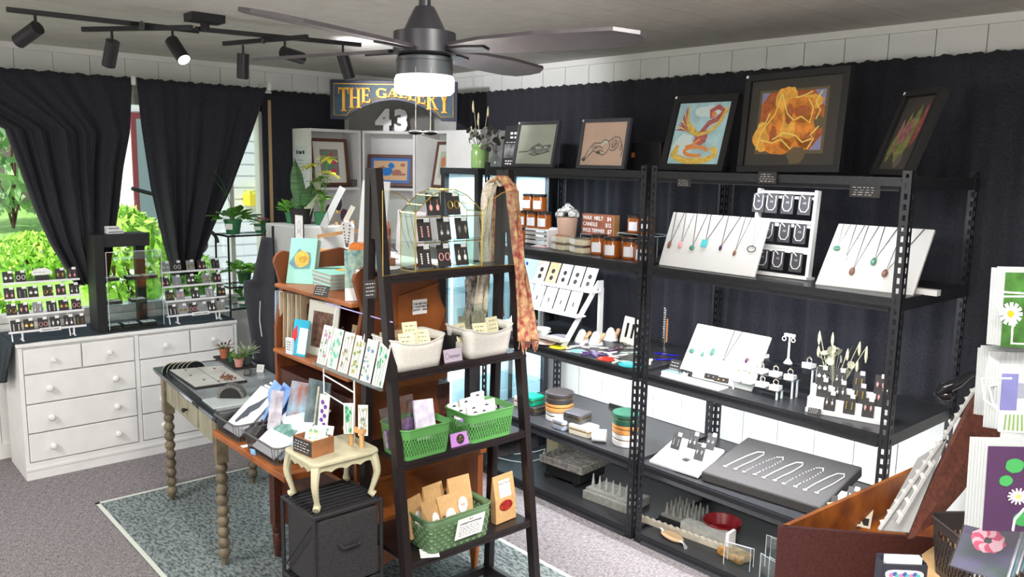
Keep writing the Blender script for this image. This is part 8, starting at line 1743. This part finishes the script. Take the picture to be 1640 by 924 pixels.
def rcard(uv, d, th, face, label, art=None, amats=None, white=True):
    (u0, v0), (u1, v1) = uv; TLp = rp(u0, v0, d); TRp = rp(u1, v0+ (6 if u1 > u0 else 0), d); BLp = rp(u0-3, v1, d)
    X_ = (TRp-TLp); W_ = X_.length; X_.z = 0; X_.normalize(); H_ = (TLp-BLp).length; tt = thing('photo_card', label, 'photo card', (BLp.x, BLp.y, BLp.z), rot=(R(-4), 0, atan2(X_.y, X_.x)))
    m = MB(); m.box(0, W_, 0, .0018, 0, H_); m.obj('picture', face, tt)
    if art: m = MB(); art(m, W_, H_); m.obj('image', amats, tt)
    for k in range(th):
        m = MB(); m.box(-.004*(k+1), W_, .004+.004*k, .0055+.004*k, .003, H_+.006+.003*(k % 3)); m.obj('card_behind', mat('sleeve_edge', (.42, .44, .44), .4), tt)
M_GRASS2 = mat('meadow', (.06, .20, .03), .6, col2=(.02, .06, .01), nscale=20)
def daisy(m, W_, H_):
    m.mi = 0
    for i in range(12): a_ = i*pi/6; stroke(m, [(W_*.14, H_*.45), (W_*.14+W_*.22*cos(a_), H_*.45+W_*.22*sin(a_))], [.006, .008], -.001-.00005*i)
    m.mi = 1; blob(m, (W_*.13, H_*.45), W_*.07, y=-.002); m.mi = 0
    for i in range(10): a_ = i*pi/5; stroke(m, [(W_*.75, H_*.5), (W_*.75+W_*.2*cos(a_), H_*.5+W_*.2*sin(a_))], [.006, .008], -.001-.00005*i)
rcard(((1606, 436), (1690, 556)), 1.80, 5, M_GRASS2, 'photo card of white daisies in grass, top pocket of the wire rack', daisy, [M_PAPER, mat('daisy_eye', (.8, .42, .02), .6)])
rcard(((1580, 562), (1640, 668)), 1.86, 4, mat('bark_white', (.55, .56, .58), .5, col2=(.75, .77, .78), nscale=30, stretch=(4, 4, .5)), 'pale birch bark photo card behind the sail print in the wire rack')
def sail(m, W_, H_):
    m.mi = 0; m.box(W_*.0, W_*.3, -.001, -.0005, H_*.35, H_*.95); m.mi = 1; m.box(W_*.3, W_, -.001, -.0005, H_*.55, H_*.8); m.mi = 2; blob(m, (W_*.75, H_*.28), W_*.16, y=-.0014); m.mi = 3
    for k in range(6): stroke(m, [(W_*(.1+.08*k), 0), (W_*(.12+.07*k), H_*.28)], .004, -.0018)
rcard(((1601, 592), (1690, 690)), 1.74, 5, mat('print_ivory', (.62, .60, .62), .5), 'photo card of a white cottage with yellow flowers in the wire rack', sail, [mat('violet_blue', (.16, .16, .36), .6), mat('slate', (.25, .26, .32), .6), mat('golden', (.72, .50, .10), .6), mat('stem_green', (.20, .34, .10), .6)])
def lily(m, W_, H_):
    m.mi = 1
    for (a, b, r_) in ((.35, .78, .12), (.62, .85, .1), (.85, .7, .12), (.5, .15, .12), (.78, .22, .1), (.9, .45, .08), (.25, .6, .09)): blob(m, (W_*a, H_*b), W_*r_, seed=int(a*50), y=-.001, sz=.8, n=18, j=.06)
    m.mi = 0
    for i in range(14): a_ = i*2*pi/14; stroke(m, [(W_*.42, H_*.42), (W_*.42+W_*.14*cos(a_), H_*.42+W_*.11*sin(a_))], [.006, .003], -.0018-.00005*i)
    m.mi = 3; blob(m, (W_*.6, H_*.52), W_*.055, seed=2, y=-.002, sz=1.2); m.mi = 2; blob(m, (W_*.42, H_*.42), W_*.03, y=-.003); blob(m, (W_*.7, H_*.75), W_*.06, seed=4, sz=.4, y=-.002)
rcard(((1577, 712), (1700, 850)), 1.66, 6, mat('lily_water', (.06, .02, .07), .3), 'photo card of a pale water lily among green pads, lowest pocket of the wire rack', lily, [mat('lily_white', (.85, .72, .80), .5), mat('pad_green', (.05, .30, .08), .5), mat('lily_yellow', (.80, .70, .08), .5), mat('lily_bud', (.75, .35, .55), .5)])
# black swooping handle above the wedge
t = thing('black_curved_ladle', 'black glossy curved ladle shaped ornament above the standing wedge panel', 'ornament', PD(1560, 612, 2.6)); O3 = PD(1560, 612, 2.6)
m = MB(); m.tube([PD(u, v, d)-O3 for u, v, d in ((1502, 630, 2.62), (1512, 622, 2.61), (1535, 612, 2.6), (1555, 599, 2.6), (1575, 596, 2.6), (1592, 602, 2.6))], [.010, .020, .016, .009, .007, .007], n=12); m.obj('handle', mat('black_gloss', (.012, .012, .014), .12), t, smooth=True)
m = MB(); m.ball(PD(1512, 632, 2.62)-O3, .026, n=14, sq=(1.2, .8, .7)); m.obj('bowl', MATS['black_gloss'], t, smooth=True)
m = MB(); m.cyl(PD(1575, 604, 2.6)-O3, Vector((PD(1575, 604, 2.6)-O3).xy.to_3d())+Vector((0, 0, -O3.z+.0)), .008, n=10); m.obj('stand_rod', M_BLACK, t)
# notched display and card fan inside the wedge
def notched(P, Q, n, w_, label, k):
    t = thing('notched_display_strip', label, 'display strip', P); d = Q-P; side = d.cross(_F).normalized(); m = MB(); bar(m, (0, 0, 0), tuple(d), .008, .004, up=tuple(-_F)); m.obj('strip', mat('dull_white', (.48, .48, .47), .5), t)
    for i in range(n): c = d*((i+.5)/n); m = MB(); bar(m, tuple(c), tuple(c+side*w_+d.normalized()*.006), .010, .004, up=tuple(-_F)); m.obj('tooth', MATS['dull_white'], t)
LWp = PD(1406, 850, 2.16)
notched(PD(1408, 848, 2.14), PD(1508, 706, 2.30), 9, .010, 'white notched strip along the left edge of the grey display inside the wedge box', 0)
notched(PD(1511, 702, 2.32), PD(1562, 622, 2.42), 6, .010, 'white notched strip rising behind the standing wedge panel', 1)
notched(PD(1437, 838, 2.12), PD(1497, 738, 2.24), 5, .016, 'inner white notched strip on the grey display inside the wedge box', 2)
t = thing('grey_acrylic_display', 'grey translucent slanted jewelry display inside the wedge box', 'display', LWp); Q4 = [PD(1406, 850, 2.16), PD(1456, 854, 2.13), PD(1516, 706, 2.31), PD(1470, 735, 2.31)]
nv = (Q4[1]-Q4[0]).cross(Q4[2]-Q4[0]).normalized()*.004; m = MB(); m.add([p-LWp for p in Q4]+[p-LWp+nv for p in Q4], [(0, 1, 2, 3), (7, 6, 5, 4), (0, 4, 5, 1), (1, 5, 6, 2), (2, 6, 7, 3), (3, 7, 4, 0)]); m.obj('panel', mat('grey_panel', (.24, .24, .24), .3), t)
for k, (u, v, a_) in enumerate(((1390, 846, 20), (1376, 848, 45), (1362, 850, 62))):
    p = PZ(u, v, zr-.115); t = thing('ivory_card_fan', 'ivory folded card lying in the wedge box, %s from the display' % ORD[k], 'card', (p.x-.02, p.y+.0+.02*k, zr-.1195+.003*k), rot=(R(20), 0, R(a_)), group='ivory cards in the wedge box'); m = MB(); m.box(-.025, .025, 0, .11, 0, .002); m.obj('card', mat('ivory_card', (.78, .70, .56), .6), t); m = MB(); m.box(-.018, .018, .01, .045, .0022, .0035); m.obj('black_card', M_CARD, t)
